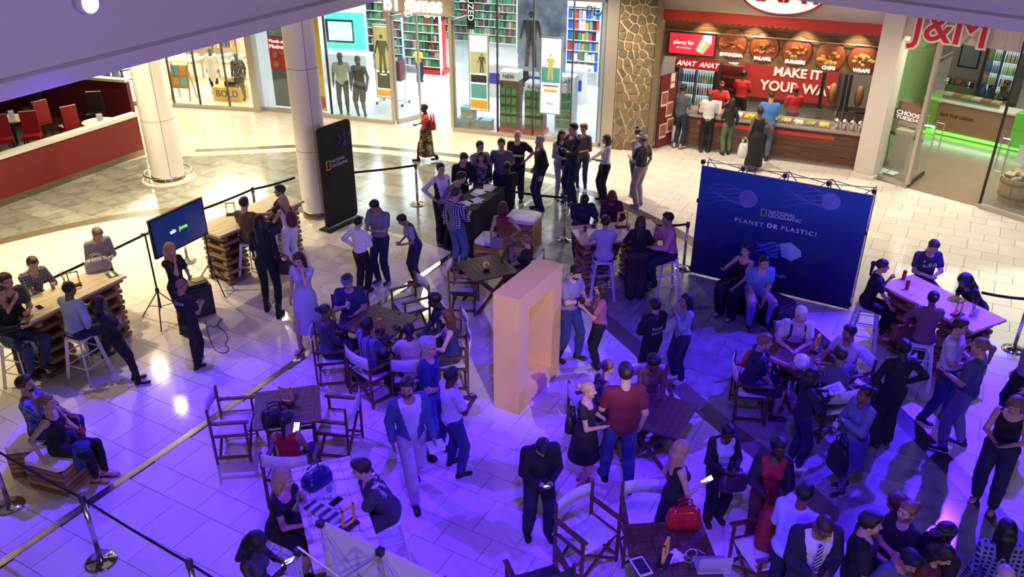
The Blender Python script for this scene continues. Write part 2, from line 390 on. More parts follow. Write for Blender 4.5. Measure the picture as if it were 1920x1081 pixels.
# ---------------------------------------------------------------- columns
def column(x, y, r, label, r_ring):
    t = thing('column', label, 'column', (x, y, 0))
    MB().lathe([(r, 0.0), (r, 4.6)], n=40, cap=False).build('shaft', mat('column_panel', (0.78, 0.76, 0.71), 0.35), t, True)
    for z in (1.55, 3.3): MB().lathe([(r+.001, z), (r+.004, z+.004), (r+.001, z+.012)], n=40, cap=False).build('joint', mat('joint_grey', (0.25, 0.23, 0.22), 0.6), t)
    a = math.radians(-60); MB().box((r*math.cos(a), r*math.sin(a), 2.3), (0.008, 0.012, 4.6), rz=a).build('joint', MATS['joint_grey'], t)
    MB().lathe([(r+.012, 0.0), (r+.012, 0.14), (r, 0.15)], n=40, cap=False).build('base_cladding', mat('bronze_steel', (0.34, 0.28, 0.2), 0.3, 1.0), t, True)
    if r_ring:
        MB().lathe([(r_ring+.08, 0.0), (r_ring+.08, 0.035), (r, 0.04)], n=40, cap=False).build('plinth', M_cream, t)
        ring = [(r_ring*math.cos(2*math.pi*k/36), r_ring*math.sin(2*math.pi*k/36), 0.2) for k in range(37)]
        MB().tube(ring, 0.022, 8).build('bumper_rail', M_steel, t, True)
        for k in range(8):
            a = 2*math.pi*(k+.3)/8; MB().cyl((r_ring*math.cos(a), r_ring*math.sin(a), 0.03), (r_ring*math.cos(a), r_ring*math.sin(a), 0.2), 0.012, n=6).build('post', M_steel, t)
    return t
column(-8.57, 19.75, 0.39, 'round white column with a steel bumper ring by the red restaurant wall', 0.56)
column(-4.38, 17.50, 0.325, 'round white column standing behind the tall black banner', 0)
# ================================================================== figures
def nets(F, o, h):
    """surface nets: zero level of a distance grid as a quad mesh"""
    S = F < 0
    c = np.zeros(tuple(n-1 for n in F.shape), np.int8)
    for i in (0, 1):
        for j in (0, 1):
            for k in (0, 1): c += S[i:S.shape[0]-1+i, j:S.shape[1]-1+j, k:S.shape[2]-1+k]
    act = (c > 0) & (c < 8); ci = np.argwhere(act)
    if len(ci) == 0: return np.zeros((0, 3)), np.zeros((0, 4), int)
    ids = -np.ones(act.shape, np.int64); ids[act] = np.arange(len(ci))
    acc = np.zeros((len(ci), 3)); cnt = np.zeros(len(ci))
    cor = [(i, j, k) for i in (0, 1) for j in (0, 1) for k in (0, 1)]
    val = {q: F[ci[:, 0]+q[0], ci[:, 1]+q[1], ci[:, 2]+q[2]] for q in cor}
    for a in cor:
        for d in range(3):
            if a[d]: continue
            b = list(a); b[d] = 1; b = tuple(b); fa, fb = val[a], val[b]; m = (fa < 0) != (fb < 0)
            t = fa[m]/(fa[m]-fb[m]); acc[m] += np.array(a); acc[m, d] += t; cnt[m] += 1
    V = o + h*(ci+acc/cnt[:, None])
    Q = []
    for d in range(3):
        e1, e2 = (d+1) % 3, (d+2) % 3
        sl0 = [slice(None)]*3; sl1 = [slice(None)]*3; sl0[d] = slice(0, -1); sl1[d] = slice(1, None)
        A = S[tuple(sl0)]; B = S[tuple(sl1)]; ed = np.argwhere(A != B)
        ed = ed[(ed[:, e1] > 0) & (ed[:, e2] > 0) & (ed[:, e1] < F.shape[e1]-1) & (ed[:, e2] < F.shape[e2]-1)]
        if len(ed) == 0: continue
        def cell(o1, o2):
            q = ed.copy(); q[:, e1] += o1; q[:, e2] += o2; return ids[q[:, 0], q[:, 1], q[:, 2]]
        q = np.stack([cell(-1, -1), cell(0, -1), cell(0, 0), cell(-1, 0)], 1)
        fl = ~A[ed[:, 0], ed[:, 1], ed[:, 2]]; q[fl] = q[fl][:, ::-1]; Q.append(q)
    Q = np.concatenate(Q); Q = Q[(Q >= 0).all(1)]
    return V, Q
class SDF:
    """ops: list of (kind, data, radius pad, blend)"""
    def __init__(s): s.ops = []
    def cone(s, a, b, r0, r1, k=0.03): s.ops.append(('c', np.array(a, float), np.array(b, float), r0, r1, k)); return s
    def ell(s, c, r, R=None, k=0.03): s.ops.append(('e', np.array(c, float), np.array(r, float), np.eye(3) if R is None else np.array(R), None, k)); return s
    def cut(s, fn): s.ops.append(('x', fn)); return s          # keep where fn < 0
    def mesh(s, h, grow=0.0):
        lo = np.full(3, 9.); hi = np.full(3, -9.)
        for o in s.ops:
            if o[0] == 'c': r = max(o[3], o[4])+grow; lo = np.minimum(lo, np.minimum(o[1], o[2])-r); hi = np.maximum(hi, np.maximum(o[1], o[2])+r)
            elif o[0] == 'e': r = o[2].max()+grow; lo = np.minimum(lo, o[1]-r); hi = np.maximum(hi, o[1]+r)
        lo -= 2.2*h; n = np.ceil((hi-lo)/h+3).astype(int)
        G = np.full(n, 0.3, np.float32); ax = [lo[i]+h*np.arange(n[i]) for i in range(3)]
        for o in s.ops:
            if o[0] == 'x':
                X, Y, Z = np.meshgrid(*ax, indexing='ij', sparse=True); G = np.maximum(G, o[1](X, Y, Z)); continue
            k = o[5]
            if o[0] == 'c': r = max(o[3], o[4])+grow; a0 = np.minimum(o[1], o[2])-r; a1 = np.maximum(o[1], o[2])+r
            else: r = o[2].max()+grow; a0 = o[1]-r; a1 = o[1]+r
            i0 = np.maximum(np.floor((a0-k-2*h-lo)/h).astype(int), 0); i1 = np.minimum(np.ceil((a1+k+2*h-lo)/h).astype(int)+1, n)
            X, Y, Z = (ax[i][i0[i]:i1[i]] for i in range(3)); X = X[:, None, None]; Y = Y[None, :, None]; Z = Z[None, None, :]
            if o[0] == 'c':
                a, b = o[1], o[2]; ba = b-a; L2 = max(ba@ba, 1e-9)
                t = np.clip(((X-a[0])*ba[0]+(Y-a[1])*ba[1]+(Z-a[2])*ba[2])/L2, 0, 1)
                d = np.sqrt((X-a[0]-t*ba[0])**2+(Y-a[1]-t*ba[1])**2+(Z-a[2]-t*ba[2])**2)-(o[3]+(o[4]-o[3])*t)-grow
            else:
                c, rr, R = o[1], o[2]+grow, o[3]
                x, y, z = X-c[0], Y-c[1], Z-c[2]
                u = x*R[0, 0]+y*R[1, 0]+z*R[2, 0]; v = x*R[0, 1]+y*R[1, 1]+z*R[2, 1]; w = x*R[0, 2]+y*R[1, 2]+z*R[2, 2]
                k0 = np.sqrt((u/rr[0])**2+(v/rr[1])**2+(w/rr[2])**2); k1 = np.sqrt((u/rr[0]**2)**2+(v/rr[1]**2)**2+(w/rr[2]**2)**2)
                d = k0*(k0-1)/np.maximum(k1, 1e-6)
            sub = G[i0[0]:i1[0], i0[1]:i1[1], i0[2]:i1[2]]
            if k > 0:
                hh = np.clip(0.5+0.5*(sub-d)/k, 0, 1); sub[...] = sub*(1-hh)+d*hh-k*hh*(1-hh)
            else: sub[...] = np.minimum(sub, d)
        return nets(G, lo, h)
def np_mesh(name, V, Q, mats, mi=None, smooth=True):
    me = bpy.data.meshes.new(name); nv, nq = len(V), len(Q)
    me.vertices.add(nv); me.vertices.foreach_set('co', np.ascontiguousarray(V, np.float32).ravel())
    me.loops.add(nq*4); me.loops.foreach_set('vertex_index', np.ascontiguousarray(Q, np.int32).ravel())
    me.polygons.add(nq); me.polygons.foreach_set('loop_start', np.arange(0, nq*4, 4, dtype=np.int32))
    for m in mats: me.materials.append(m)
    if mi is not None: me.polygons.foreach_set('material_index', np.ascontiguousarray(mi, np.int32))
    me.update(calc_edges=True); me.polygons.foreach_set('use_smooth', np.ones(nq, bool)); return me
# ---- head, hands, shoes, hair: modelled once, in their own frames
def head_template(fem):
    s = SDF(); w = 0.96 if fem else 1.0
    s.ell((0, -.012, .030), (.075*w, .094, .086), k=.02).ell((0, .022, -.040), (.057*w, .068, .074), k=.03).ell((0, .055, -.088), (.030*w, .030, .026), k=.02)
    s.ell((-.038*w, .050, -.03), (.026, .030, .03), k=.02).ell((.038*w, .050, -.03), (.026, .030, .03), k=.02)
    s.cone((-.035, .074, .024), (.035, .074, .024), .013, .013, .012)
    s.cone((0, .086, .014), (0, .104, -.024), .008, .0125, .008).ell((-.012, .094, -.028), (.009, .009, .007), k=.006).ell((.012, .094, -.028), (.009, .009, .007), k=.006)
    s.cone((-.017, .083, -.055), (.017, .083, -.055), .008, .008, .006)
    for q in (-1, 1): s.ell((q*.030, .074, .004), (.012, .0115, .010), k=.004).ell((q*.077*w, -.012, -.008), (.010, .023, .032), k=.006)
    r = .046 if fem else .056
    s.cone((0, -.022, -.06), (0, -.040, -.19), r, r*1.12, .03)
    V, Q = s.mesh(.0088); C = V[Q].mean(1); mi = np.zeros(len(Q), int)
    for q in (-1, 1):
        mi[((C[:, 0]-q*.030)**2/.0115**2+(C[:, 2]-.003)**2/.0058**2 < 1) & (C[:, 1] > .066)] = 1
        mi[(abs(C[:, 0]-q*.033) < .019) & (abs(C[:, 2]-.0245) < .0042) & (C[:, 1] > .06)] = 3
    mi[(abs(C[:, 0]) < .021) & (abs(C[:, 2]+.055) < .0085) & (C[:, 1] > .07)] = 2
    return V, Q, mi
HEAD = {0: head_template(False), 1: head_template(True)}
def hand_template(curl):
    """right hand, wrist at origin, fingers along -z, palm towards -x... thumb towards +y"""
    s = SDF(); s.ell((0, 0, -.045), (.015, .040, .052), k=.01).cone((0, 0, .02), (0, 0, -.02), .026, .027, .015)
    ln = [(.030, .075), (.011, .083), (-.010, .078), (-.030, .062)]
    for y, L in ln:
        p = np.array([0, y*.95, -.082]); a = curl*.5
        for f, r0, r1 in ((.45, .0095, .0088), (.30, .0088, .008), (.25, .008, .007)):
            q = p+L*f*np.array([-math.sin(a), y*.12, -math.cos(a)]); s.cone(p, q, r0, r1, .004); p = q; a += curl
    p = np.array([-.004, .030, -.030]); a = .7
    for L, r in ((.042, .012), (.034, .010)):
        q = p+L*np.array([-.45*math.sin(curl), math.sin(a), -math.cos(a)]); s.cone(p, q, r, r*.85, .006); p = q; a -= .45
    return s.mesh(.0068)
HAND = {'relax': hand_template(.38), 'grip': hand_template(.85), 'flat': hand_template(.08)}
def shoe_templates():
    out = {}
    for nm, hh in (('shoe', .055), ('boot', .16)):
        s = SDF(); s.ell((0, -.035, .045), (.040, .05, .045), k=.03).ell((0, .10, .035), (.045, .085, .033), k=.03).cone((0, -.02, .05), (0, -.015, .06+hh), .042, .045, .02)
        s.cut(lambda X, Y, Z: (.012-Z)+0*X+0*Y); V, Q = s.mesh(.0125)
        so = SDF(); so.cone((0, -.045, .018), (0, .12, .018), .043, .046, .0).cut(lambda X, Y, Z: abs(Z-.011)-.011+0*X+0*Y); V2, Q2 = so.mesh(.0125)
        out[nm] = (V, Q, V2, Q2)
    return out
SHOE = shoe_templates()
def hair_templates():
    H = {}
    sk = lambda s, g=0.012: s.ell((0, -.012, .034), (.075+g, .094+g, .086+g), k=.0)
    line = lambda z0, sl: (lambda X, Y, Z: (z0+sl*Y-Z)/math.hypot(1, sl)+0*X)
    def hl(X, Y, Z, lift=0.0):      # natural hairline: forehead, temples, behind the ear, nape
        zl = np.interp(Y, [-.10, -.055, -.025, -.012, .006, .030, .052, .075], [-.085, -.062, -.040, .004, -.030, .018, .050, .066])+lift
        return (zl-Z)*.8+0*X
    H['short'] = sk(SDF(), .012).ell((0, .02, .085), (.066, .07, .045), k=.02).cut(hl)
    H['buzz'] = sk(SDF(), .005).cut(hl)
    H['crop'] = sk(SDF(), .014).ell((0, .045, .105), (.062, .052, .032), k=.03).cut(hl)
    def face(Y0=.035, w=.062):   # opening for the face
        return lambda X, Y, Z: np.minimum(np.minimum((Y-Y0), (.062-Z)), w-abs(X))
    def long(zb, wd, bk):
        s = sk(SDF(), .015).ell((0, -.055, -.05), (.092, .062, .12), k=.03).cone((-.078, -.02, -.03), (-.085*wd, -.02, zb), .030, .022, .03).cone((.078, -.02, -.03), (.085*wd, -.02, zb), .030, .022, .03)
        s.cone((-.03, -.085, -.05), (-.035, -bk, zb-.04), .055, .035, .03).cone((.03, -.085, -.05), (.035, -bk, zb-.04), .055, .035, .03)
        return s.cut(face())
    H['long'] = long(-.26, 1.0, .10); H['bob'] = long(-.12, 1.05, .07)
    H['big'] = long(-.22, 1.3, .12).ell((0, -.05, .0), (.125, .10, .12), k=.02).cut(face(.03, .07)).cut(lambda X, Y, Z: (-.34-Z)+0*X+0*Y)
    s = sk(SDF(), .010).cut(hl); H['pony'] = s; s.cone((0, -.10, .04), (0, -.150, .02), .026, .034, .02).cone((0, -.150, .02), (0, -.145, -.20), .036, .018, .03)
    s = sk(SDF(), .010).cut(hl); H['bun'] = s; s.ell((0, -.125, .045), (.046, .042, .044), k=.015)
    s = sk(SDF(), .010).cut(hl); H['topknot'] = s; s.ell((0, -.06, .135), (.040, .040, .036), k=.015)
    H['afro'] = SDF().ell((0, -.025, .045), (.108, .115, .105), k=0).cut(line(.0, .8))
    H['curly'] = sk(SDF(), .02).ell((-.05, .02, .09), (.045, .045, .04), k=.02).ell((.05, .02, .09), (.045, .045, .04), k=.02).ell((0, -.07, .08), (.06, .05, .05), k=.02).cut(hl)
    H['beard'] = SDF().ell((0, .028, -.052), (.062, .072, .070), k=0).cut(lambda X, Y, Z: np.maximum(np.maximum(Z+.035-.5*np.maximum(abs(X)-.03, 0), .03-Y), -((X/.026)**2+((Z+.057)/.012)**2-1)*.012))
    out = {k: s.mesh(.010) for k, s in H.items()}
    cap = SDF().ell((0, -.012, .040), (.090, .108, .090), k=0).cut(lambda X, Y, Z: (.030+.1*Y-Z)+0*X)
    cap.ell((0, .105, .040), (.065, .075, .010), k=.008); out['cap'] = cap.mesh(.0125)
    fl = SDF().ell((0, .0, .062), (.098, .125, .052), k=0).ell((0, .085, .042), (.07, .055, .012), k=.02).cut(lambda X, Y, Z: (.025-Z)+0*X+0*Y); out['flatcap'] = fl.mesh(.0125)
    return out
HAIRT = hair_templates()
HAIRME = {}
HAIRC = {'black': (.006, .005, .005), 'dark': (.016, .010, .007), 'brown': (.045, .024, .012), 'auburn': (.10, .03, .015), 'blonde': (.42, .27, .12), 'sandy': (.20, .12, .055), 'grey': (.33, .32, .31), 'white': (.62, .60, .58), 'red': (.22, .035, .012)}
SKIN = {'pale': (.62, .40, .30), 'fair': (.52, .31, .22), 'tan': (.36, .20, .125), 'brown': (.17, .085, .05), 'dark': (.075, .038, .025), 'deep': (.04, .021, .015)}
def hair_mesh(style, colr):
    if (style, colr) not in HAIRME:
        V, Q = HAIRT[style]
        c = HAIRC.get(colr, (.1, .1, .1)) if isinstance(colr, str) else colr
        nm = 'hair_%s' % (colr if isinstance(colr, str) else 'x%d' % len(MATS))
        m = ramp_mat(nm, 'noise', [(0.3, [v*.6 for v in c]), (0.7, [min(1, v*1.35) for v in c])], scale=9, vec=(30, 30, 3), rough=.45, interp='LINEAR', bump=.35)
        HAIRME[(style, colr)] = np_mesh(style, V, Q, [m])
    return HAIRME[(style, colr)]
def skin_mats(sk, hc):
    c = SKIN[sk]
    return [mat('skin_'+sk, c, .5, var=.08, scale=12), mat('eye', (.05, .04, .035), .25), mat('lip_'+sk, (min(1, c[0]*.85), c[1]*.55, c[2]*.6), .4), mat('brow_'+str(hc), [v*.8 for v in HAIRC.get(hc, (.05, .04, .03))], .6)]
def rotm(yaw=0, pitch=0, roll=0):
    """yaw to the figure's left (+), pitch forward/down (+), roll to its right (+); frame x right, y forward, z up"""
    return np.array(Matrix.Rotation(yaw, 3, 'Z') @ Matrix.Rotation(-pitch, 3, 'X') @ Matrix.Rotation(roll, 3, 'Y'))
def ik(a, t, l1, l2, pole):
    a = np.array(a, float); t = np.array(t, float); d = t-a; L = np.linalg.norm(d); mx = (l1+l2)*.995
    if L > mx: t = a+d/L*mx; d = t-a; L = mx
    if L < abs(l1-l2)+.02: L = abs(l1-l2)+.02
    u = d/np.linalg.norm(d); x = (l1*l1-l2*l2+L*L)/(2*L); h = math.sqrt(max(l1*l1-x*x, 0))
    p = np.array(pole, float); p = p-u*(p@u); p /= max(np.linalg.norm(p), 1e-6)
    return a+u*x+p*h, t
ARM = {  # wrist in the torso frame (outward, forward, up from the pelvis), elbow hint
 'down': ((.235, .02, -.05), (.3, -1, 0)), 'swingf': ((.22, .20, .0), (.2, -1, -.2)), 'swingb': ((.23, -.20, .0), (.3, -1, .2)), 'hold': ((.07, .27, .18), (.7, -.4, -1)), 'phone': ((.05, .29, .25), (.6, -.3, -1)),
 'drink': ((.09, .28, .33), (.6, -.2, -1)), 'face': ((.05, .13, .53), (.5, .3, -1)), 'cross': ((-.09, .19, .24), (1, .1, -.6)), 'hip': ((.21, .04, .09), (1, -.6, 0)), 'pocket': ((.20, .05, .0), (.5, -1, 0)),
 'back': ((.03, -.16, .05), (1, -.2, 0)), 'table': ((.12, .36, .24), (.8, -.2, -.8)), 'tablein': ((-.02, .36, .24), (.9, -.1, -.7)), 'lap': ((.07, .30, .04), (.8, -.3, -.4)), 'knee': ((.14, .36, .06), (.6, -.5, -.2)), 'reach': ((.16, .48, .30), (.6, 0, -1)), 'prop': ((.30, -.10, .02), (.2, -1, 0)), 'chin': ((.06, .20, .46), (.6, .3, -1))}
NPERS = [0]
def person(label, hx, hy, fy=None, h=1.70, face=0, pose='stand', arms=('down', 'down'), fem=0, build=1.0, skin='fair', hair=('short', 'brown'), top=('tee', 'x', (.3, .3, .3)), bottom=('trousers', 'x', (.03, .035, .06)), shoes=('shoe', (.03, .03, .03)), lean=0.0, side=0.0, twist=0.0, look=(0, 0), seat=.45, feet=None, hands=('relax', 'relax'), beard=None, hat=None, group=None, vox=None, fx=None, parts=(), name='person', cat='person', zlift=0.0):
    """hx, hy: crown in the survey; fy: feet in the survey (gives the height)"""
    s0 = h/1.75
    PEL = {'stand': .955*s0, 'walk': .935*s0}.get(pose, None)
    lean, side, twist = math.radians(lean), math.radians(side), math.radians(twist)
    T = rotm(twist, lean, side)
    HL = T @ rotm(math.radians(look[0]), math.radians(look[1])-lean*.6)
    def crown_local(s):
        pel = np.array([0, 0, PEL if PEL is not None else seat+.095*s])
        neck = pel+T @ np.array([0, -.005, .52])*s
        return pel, neck+HL @ np.array([0, .02, .28])*s
    # height from crown and feet
    if fy is not None and pose in ('stand', 'walk'):
        fxx = fx if fx is not None else hx
        g = P(fxx, fy); d = ray(hx, hy); tt = g[1]/d[1]; h = float(np.clip(HC+d[2]*tt, 1.50, 1.92)) if cat != 'child' else h
    s = h/1.75; PEL = {'stand': .955*s, 'walk': .935*s}.get(pose, None)
    pel, cr = crown_local(s)
    th = math.pi+math.radians(face); cz, sz = math.cos(th), math.sin(th)
    top_pt = P(hx, hy, cr[2]+zlift)
    bx = top_pt[0]-(cz*cr[0]-sz*cr[1]); by = top_pt[1]-(sz*cr[0]+cz*cr[1])
    if cat == 'child': cat = 'person'
    root = thing(name, label, cat, (bx, by, zlift), th, group)
    dist = math.hypot(bx, by)
    if vox is None: vox = .019 if dist < 13 else (.022 if dist < 17 else .026)
    tf = lambda q: pel+T @ (np.array(q, float)*s)
    b = build; sw = (.152 if fem else .172)*(.5+.5*b); hipw = (.092 if fem else .088)
    SHO = {}; ELB = {}; WR = {}; HIP = {}; KNE = {}; ANK = {}
    for i, q in enumerate((-1, 1)):      # -1 left, 1 right
        SHO[q] = tf((q*sw, -.01, .455)); a = arms[i]; w, pole = ARM[a] if isinstance(a, str) else (a, (.7, -.4, -.8))
        ELB[q], WR[q] = ik(SHO[q], tf((q*w[0], w[1], w[2])), .285*s, .255*s, T @ np.array([q*pole[0], pole[1], pole[2]]))
        HIP[q] = pel+np.array([q*hipw*s, 0, -.03*s])
        if feet is not None: a = feet[i]
        elif pose == 'stand': a = (.095, .02*q, .075)
        elif pose == 'walk': a = (.07, .27, .08) if q == 1 else (.07, -.27, .12)
        elif seat > .6: a = (.13, .30, .32)
        else: a = (.12, .40, .075)
        tgt = np.array([q*a[0]*s, a[1]*s, a[2] if PEL is None else a[2]*s])
        kp = (q*.15, 1, .25) if PEL is not None else (q*.25, .8, 1)
        KNE[q], ANK[q] = ik(HIP[q], tgt, .435*s, .44*s, kp)
    # ---- body
    def torso(S, g=0.0):
        if fem:
            S.ell(tf((0, -.005, .0)), np.array((.165*b, .115*b, .12))*s+g, T).ell(tf((0, .0, .17)), np.array((.122*b, .092*b, .13))*s+g, T, .05).ell(tf((0, -.0, .33)), np.array((.140*b, .098*b, .14))*s+g, T, .05)
            for q in (-1, 1): S.ell(tf((q*.062, .078, .325)), np.array((.058, .052, .058))*s+g*.6, T, .03)
        else:
            S.ell(tf((0, -.005, .0)), np.array((.158*b, .112*b, .12))*s+g, T).ell(tf((0, .0, .17)), np.array((.145*b, .102*b**1.3, .15))*s+g, T, .05).ell(tf((0, .0, .34)), np.array((.165*b, .112*b, .15))*s+g, T, .05)
        S.cone(SHO[-1]+T@np.array([.03*s, 0, -.0]), SHO[1]+T@np.array([-.03*s, 0, 0]), .052*s+g, .052*s+g, .05)
        S.cone(tf((0, -.02, .45)), tf((0, -.015, .50)), .075*s+g*.7, .050*s+g*.3, .05)
    ab_ = .5+.5*b
    def arm(S, q, f=1.0, g=0.0, fl=0.0):
        """arm down to fraction f of its length (0..2: 1 = elbow)"""
        r = (.040 if fem else .047)*s*ab_
        e = SHO[q]+(ELB[q]-SHO[q])*min(f, 1.0); S.cone(SHO[q], e, r*1.1+g, r*(1.1-.25*min(f, 1))+g+fl, .035)
        if f > 1: S.cone(ELB[q], ELB[q]+(WR[q]-ELB[q])*(f-1), r*.85+g, r*(.85-.27*(f-1))+g+fl, .02)
    def leg(S, q, f=2.0, g=0.0, fl=0.0):
        r = (.082 if fem else .080)*s*ab_
        e = HIP[q]+(KNE[q]-HIP[q])*min(f, 1.0); S.cone(HIP[q], e, r*1.06+g, r*(1.06-.36*min(f, 1))+g+fl*.5, .03)
        if f > 1:
            m = KNE[q]+(ANK[q]-KNE[q])*min(.35, f-1); S.cone(KNE[q], m, r*.70+g+fl*.5, r*.68+g+fl*.6, .02)
            if f > 1.35: S.cone(m, KNE[q]+(ANK[q]-KNE[q])*(f-1), r*.68+g+fl*.6, r*(.68-.27*(f-1))+g+fl, .02)
    S = SDF(); torso(S)
    for q in (-1, 1): arm(S, q, 2.0); leg(S, q, 2.0)
    V, Q = S.mesh(vox*1.1); Vs, Qs, Ms = [V], [Q], [np.zeros(len(Q), int)]; n0 = len(V)
    hV, hQ, hm = HEAD[fem]; neck = tf((0, -.005, .52)); hc = neck+HL @ (np.array([0, .02, .155])*s)
    Vs.append(hc+(hV*s) @ HL.T); Qs.append(hQ+n0); Ms.append(hm); n0 += len(hV)
    for i, q in enumerate((-1, 1)):
        hv, hq = HAND[hands[i]]; z = (ELB[q]-WR[q]); z /= np.linalg.norm(z)
        fwd = T @ np.array([0, 1., .35]); y = fwd-z*(fwd@z)
        if np.linalg.norm(y) < .25: y = T @ np.array([-q*.6, 0, 1.]); y = y-z*(y@z)
        y /= np.linalg.norm(y); x = np.cross(y, z); k = s*(.92 if fem else 1.0)
        vv = hv.copy(); qq = hq
        if q == -1: vv[:, 0] *= -1; qq = hq[:, ::-1]
        Vs.append(WR[q]+k*(vv @ np.array([x, y, z]))); Qs.append(qq+n0); Ms.append(np.zeros(len(qq), int)); n0 += len(vv)
    barefoot = shoes[0] in ('sandal', 'heel', 'bare')
    foot = {}
    for q in (-1, 1):
        d = np.array([q*.12, 1., 0]) if PEL is not None else np.array([q*.10, 1., 0]); d = d/np.linalg.norm(d); x = np.array([d[1], -d[0], 0]); foot[q] = (x, d)
    if barefoot:
        for q in (-1, 1):
            x, d = foot[q]; vv, qq = SHOE['shoe'][0], SHOE['shoe'][1]; R = np.stack([x, d, [0, 0, 1]]); Vs.append(ANK[q]+np.array([0, 0, -.075*s])+(vv*[.88, .98, .9]*s) @ R); Qs.append(qq+n0); Ms.append(np.zeros(len(qq), int)); n0 += len(vv)
    me = np_mesh('body', np.concatenate(Vs), np.concatenate(Qs), skin_mats(skin, hair[1] if hair else 'brown'), np.concatenate(Ms))
    obj('body', me, None, root)
    # ---- hair
    def headpart(nm, mesh):
        o = obj(nm, mesh, None, root); M = Matrix(HL.tolist()).to_4x4(); M = Matrix.Translation(hc) @ M @ Matrix.Scale(s, 4); o.matrix_basis = M; return o
    if hair: headpart('hair', hair_mesh(*hair))
    if beard: headpart('beard', hair_mesh('beard', beard))
    if hat:
        key = ('hat', hat[0], tuple(hat[1]))
        if key not in HAIRME: HAIRME[key] = np_mesh(hat[0], *HAIRT[hat[0]], [mat('cloth_%02x%02x%02x' % tuple(int(v*255) for v in hat[1]), hat[1], .8)])
        headpart('hat', HAIRME[key])
    cm = lambda spec: spec[2] if not isinstance(spec[2], tuple) else mat('cloth_%03d_%03d_%03d' % tuple(int(v*999) for v in spec[2]), spec[2], .82, var=.12, scale=14, bump=.25, bscale=22)
    Ti = T.T
    def tl(X, Y, Z): 
        x, y, z = X-pel[0], Y-pel[1], Z-pel[2]
        return [(Ti[i, 0]*x+Ti[i, 1]*y+Ti[i, 2]*z)/s for i in range(3)]
    sitp = PEL is None
    # ---- lower clothing
    if bottom:
        kd = bottom[0]; S = SDF(); g = {'leggings': .007, 'jeans': .014, 'trousers': .017, 'wide': .024, 'shorts': .018}.get(kd, .014)
        if kd in ('skirt', 'longskirt'):
            ln = .52 if kd == 'skirt' else .76
            if sitp:
                for q in (-1, 1): S.cone(HIP[q], KNE[q], .105*s*b, .085*s, .06)
                if kd == 'longskirt':
                    for q in (-1, 1): S.cone(KNE[q], KNE[q]+(ANK[q]-KNE[q])*.8, .085*s, .095*s, .06)
            else:
                S.ell(pel+[0, 0, .02], np.array((.17*b, .125*b, .13))*s, T); S.cone(pel+[0, 0, -.05], pel+np.array([0, 0, -ln*s]), .155*s*b, .20*s*b, .05)
            S.cut(lambda X, Y, Z: tl(X, Y, Z)[2]-.12)
            if not sitp: S.cut(lambda X, Y, Z: (pel[2]-ln*s-Z)+0*X+0*Y)
        else:
            f = .9 if kd == 'shorts' else 1.93
            S.ell(pel+[0, -.003, .0], np.array(((.165 if fem else .158)*b, .113*b, .115))*s+g, T)
            for q in (-1, 1): leg(S, q, f, g, {'wide': .035, 'trousers': .014, 'jeans': .008, 'shorts': .015}.get(kd, 0))
            S.cut(lambda X, Y, Z: (tl(X, Y, Z)[2]-.11)*s)
        V, Q = S.mesh(vox); obj({'skirt': 'skirt', 'longskirt': 'skirt', 'shorts': 'shorts', 'leggings': 'leggings', 'jeans': 'jeans'}.get(kd, 'trousers'), np_mesh('lower', V, Q, [cm(bottom)]), None, root)
    # ---- upper clothing
    if top:
        tops = top if isinstance(top, list) else [top]
        for lay, tp in enumerate(tops):
            kd = tp[0]; S = SDF(); g = {'tank': .008, 'tee': .014, 'shirt': .016, 'long': .014, 'jacket': .024, 'hoodie': .030, 'coat': .03, 'dress': .012, 'gown': .016, 'midi': .012, 'vest': .022, 'inner': .013}.get(kd, .014)*(1 if b < 1.1 else 1.15)
            torso(S, g)
            sl = {'tee': .62, 'long': 1.93, 'shirt': 1.9, 'jacket': 1.9, 'hoodie': 1.93, 'coat': 1.9, 'rolled': 1.15, 'cap': .3, 'polo': .62}.get(tp[1] if tp[1] != 'x' else kd, 0)
            for q in (-1, 1):
                if sl: arm(S, q, sl, g*.8, .012 if sl < 1 else .003)
            hem = {'jacket': -.14, 'hoodie': -.10, 'coat': -.5, 'dress': -.44, 'gown': -.82, 'midi': -.64, 'tee': -.09, 'shirt': -.07, 'long': -.08, 'vest': -.10}.get(kd, -.06)
            if kd in ('dress', 'gown', 'coat', 'midi'):
                for q in (-1, 1): leg(S, q, .55, g)
                if sitp:
                    for q in (-1, 1): S.cone(HIP[q], HIP[q]+(KNE[q]-HIP[q])*.95, .10*s*b, .088*s, .06)
                    if kd == 'gown':
                        for q in (-1, 1): S.cone(KNE[q], KNE[q]+(ANK[q]-KNE[q])*.7, .085*s, .09*s, .06)
                else: S.cone(pel+[0, 0, .0], pel+np.array([0, 0, (hem-.04)*s]), .150*s*b, ({'coat': .175, 'midi': .25}.get(kd, .20))*s*b+.02, .06); S.cut(lambda X, Y, Z, hem=hem: (pel[2]+hem*s-Z)+0*X+0*Y)
            else: S.cut(lambda X, Y, Z, hem=hem: (hem-tl(X, Y, Z)[2])*s)
            # neckline and open fronts
            nk = {'tank': (.062, .045), 'dress': (.075, .05), 'gown': (.075, .05), 'midi': (.06, .04)}.get(kd, (.050, .022))
            def neckcut(X, Y, Z, nk=nk):
                x, y, z = tl(X, Y, Z); return -(np.sqrt((x/1.15)**2+(y-.055)**2+(z-.52)**2)-nk[0]-nk[1])*s
            S.cut(neckcut)
            if kd in ('tank', 'dress', 'gown') and tp[1] in ('x', 'strap'):
                def armhole(X, Y, Z):
                    x, y, z = tl(X, Y, Z); return -(np.sqrt((abs(x)-sw-.050)**2+(z-.45)**2+(y*.5)**2)-.083)*s
                S.cut(armhole)
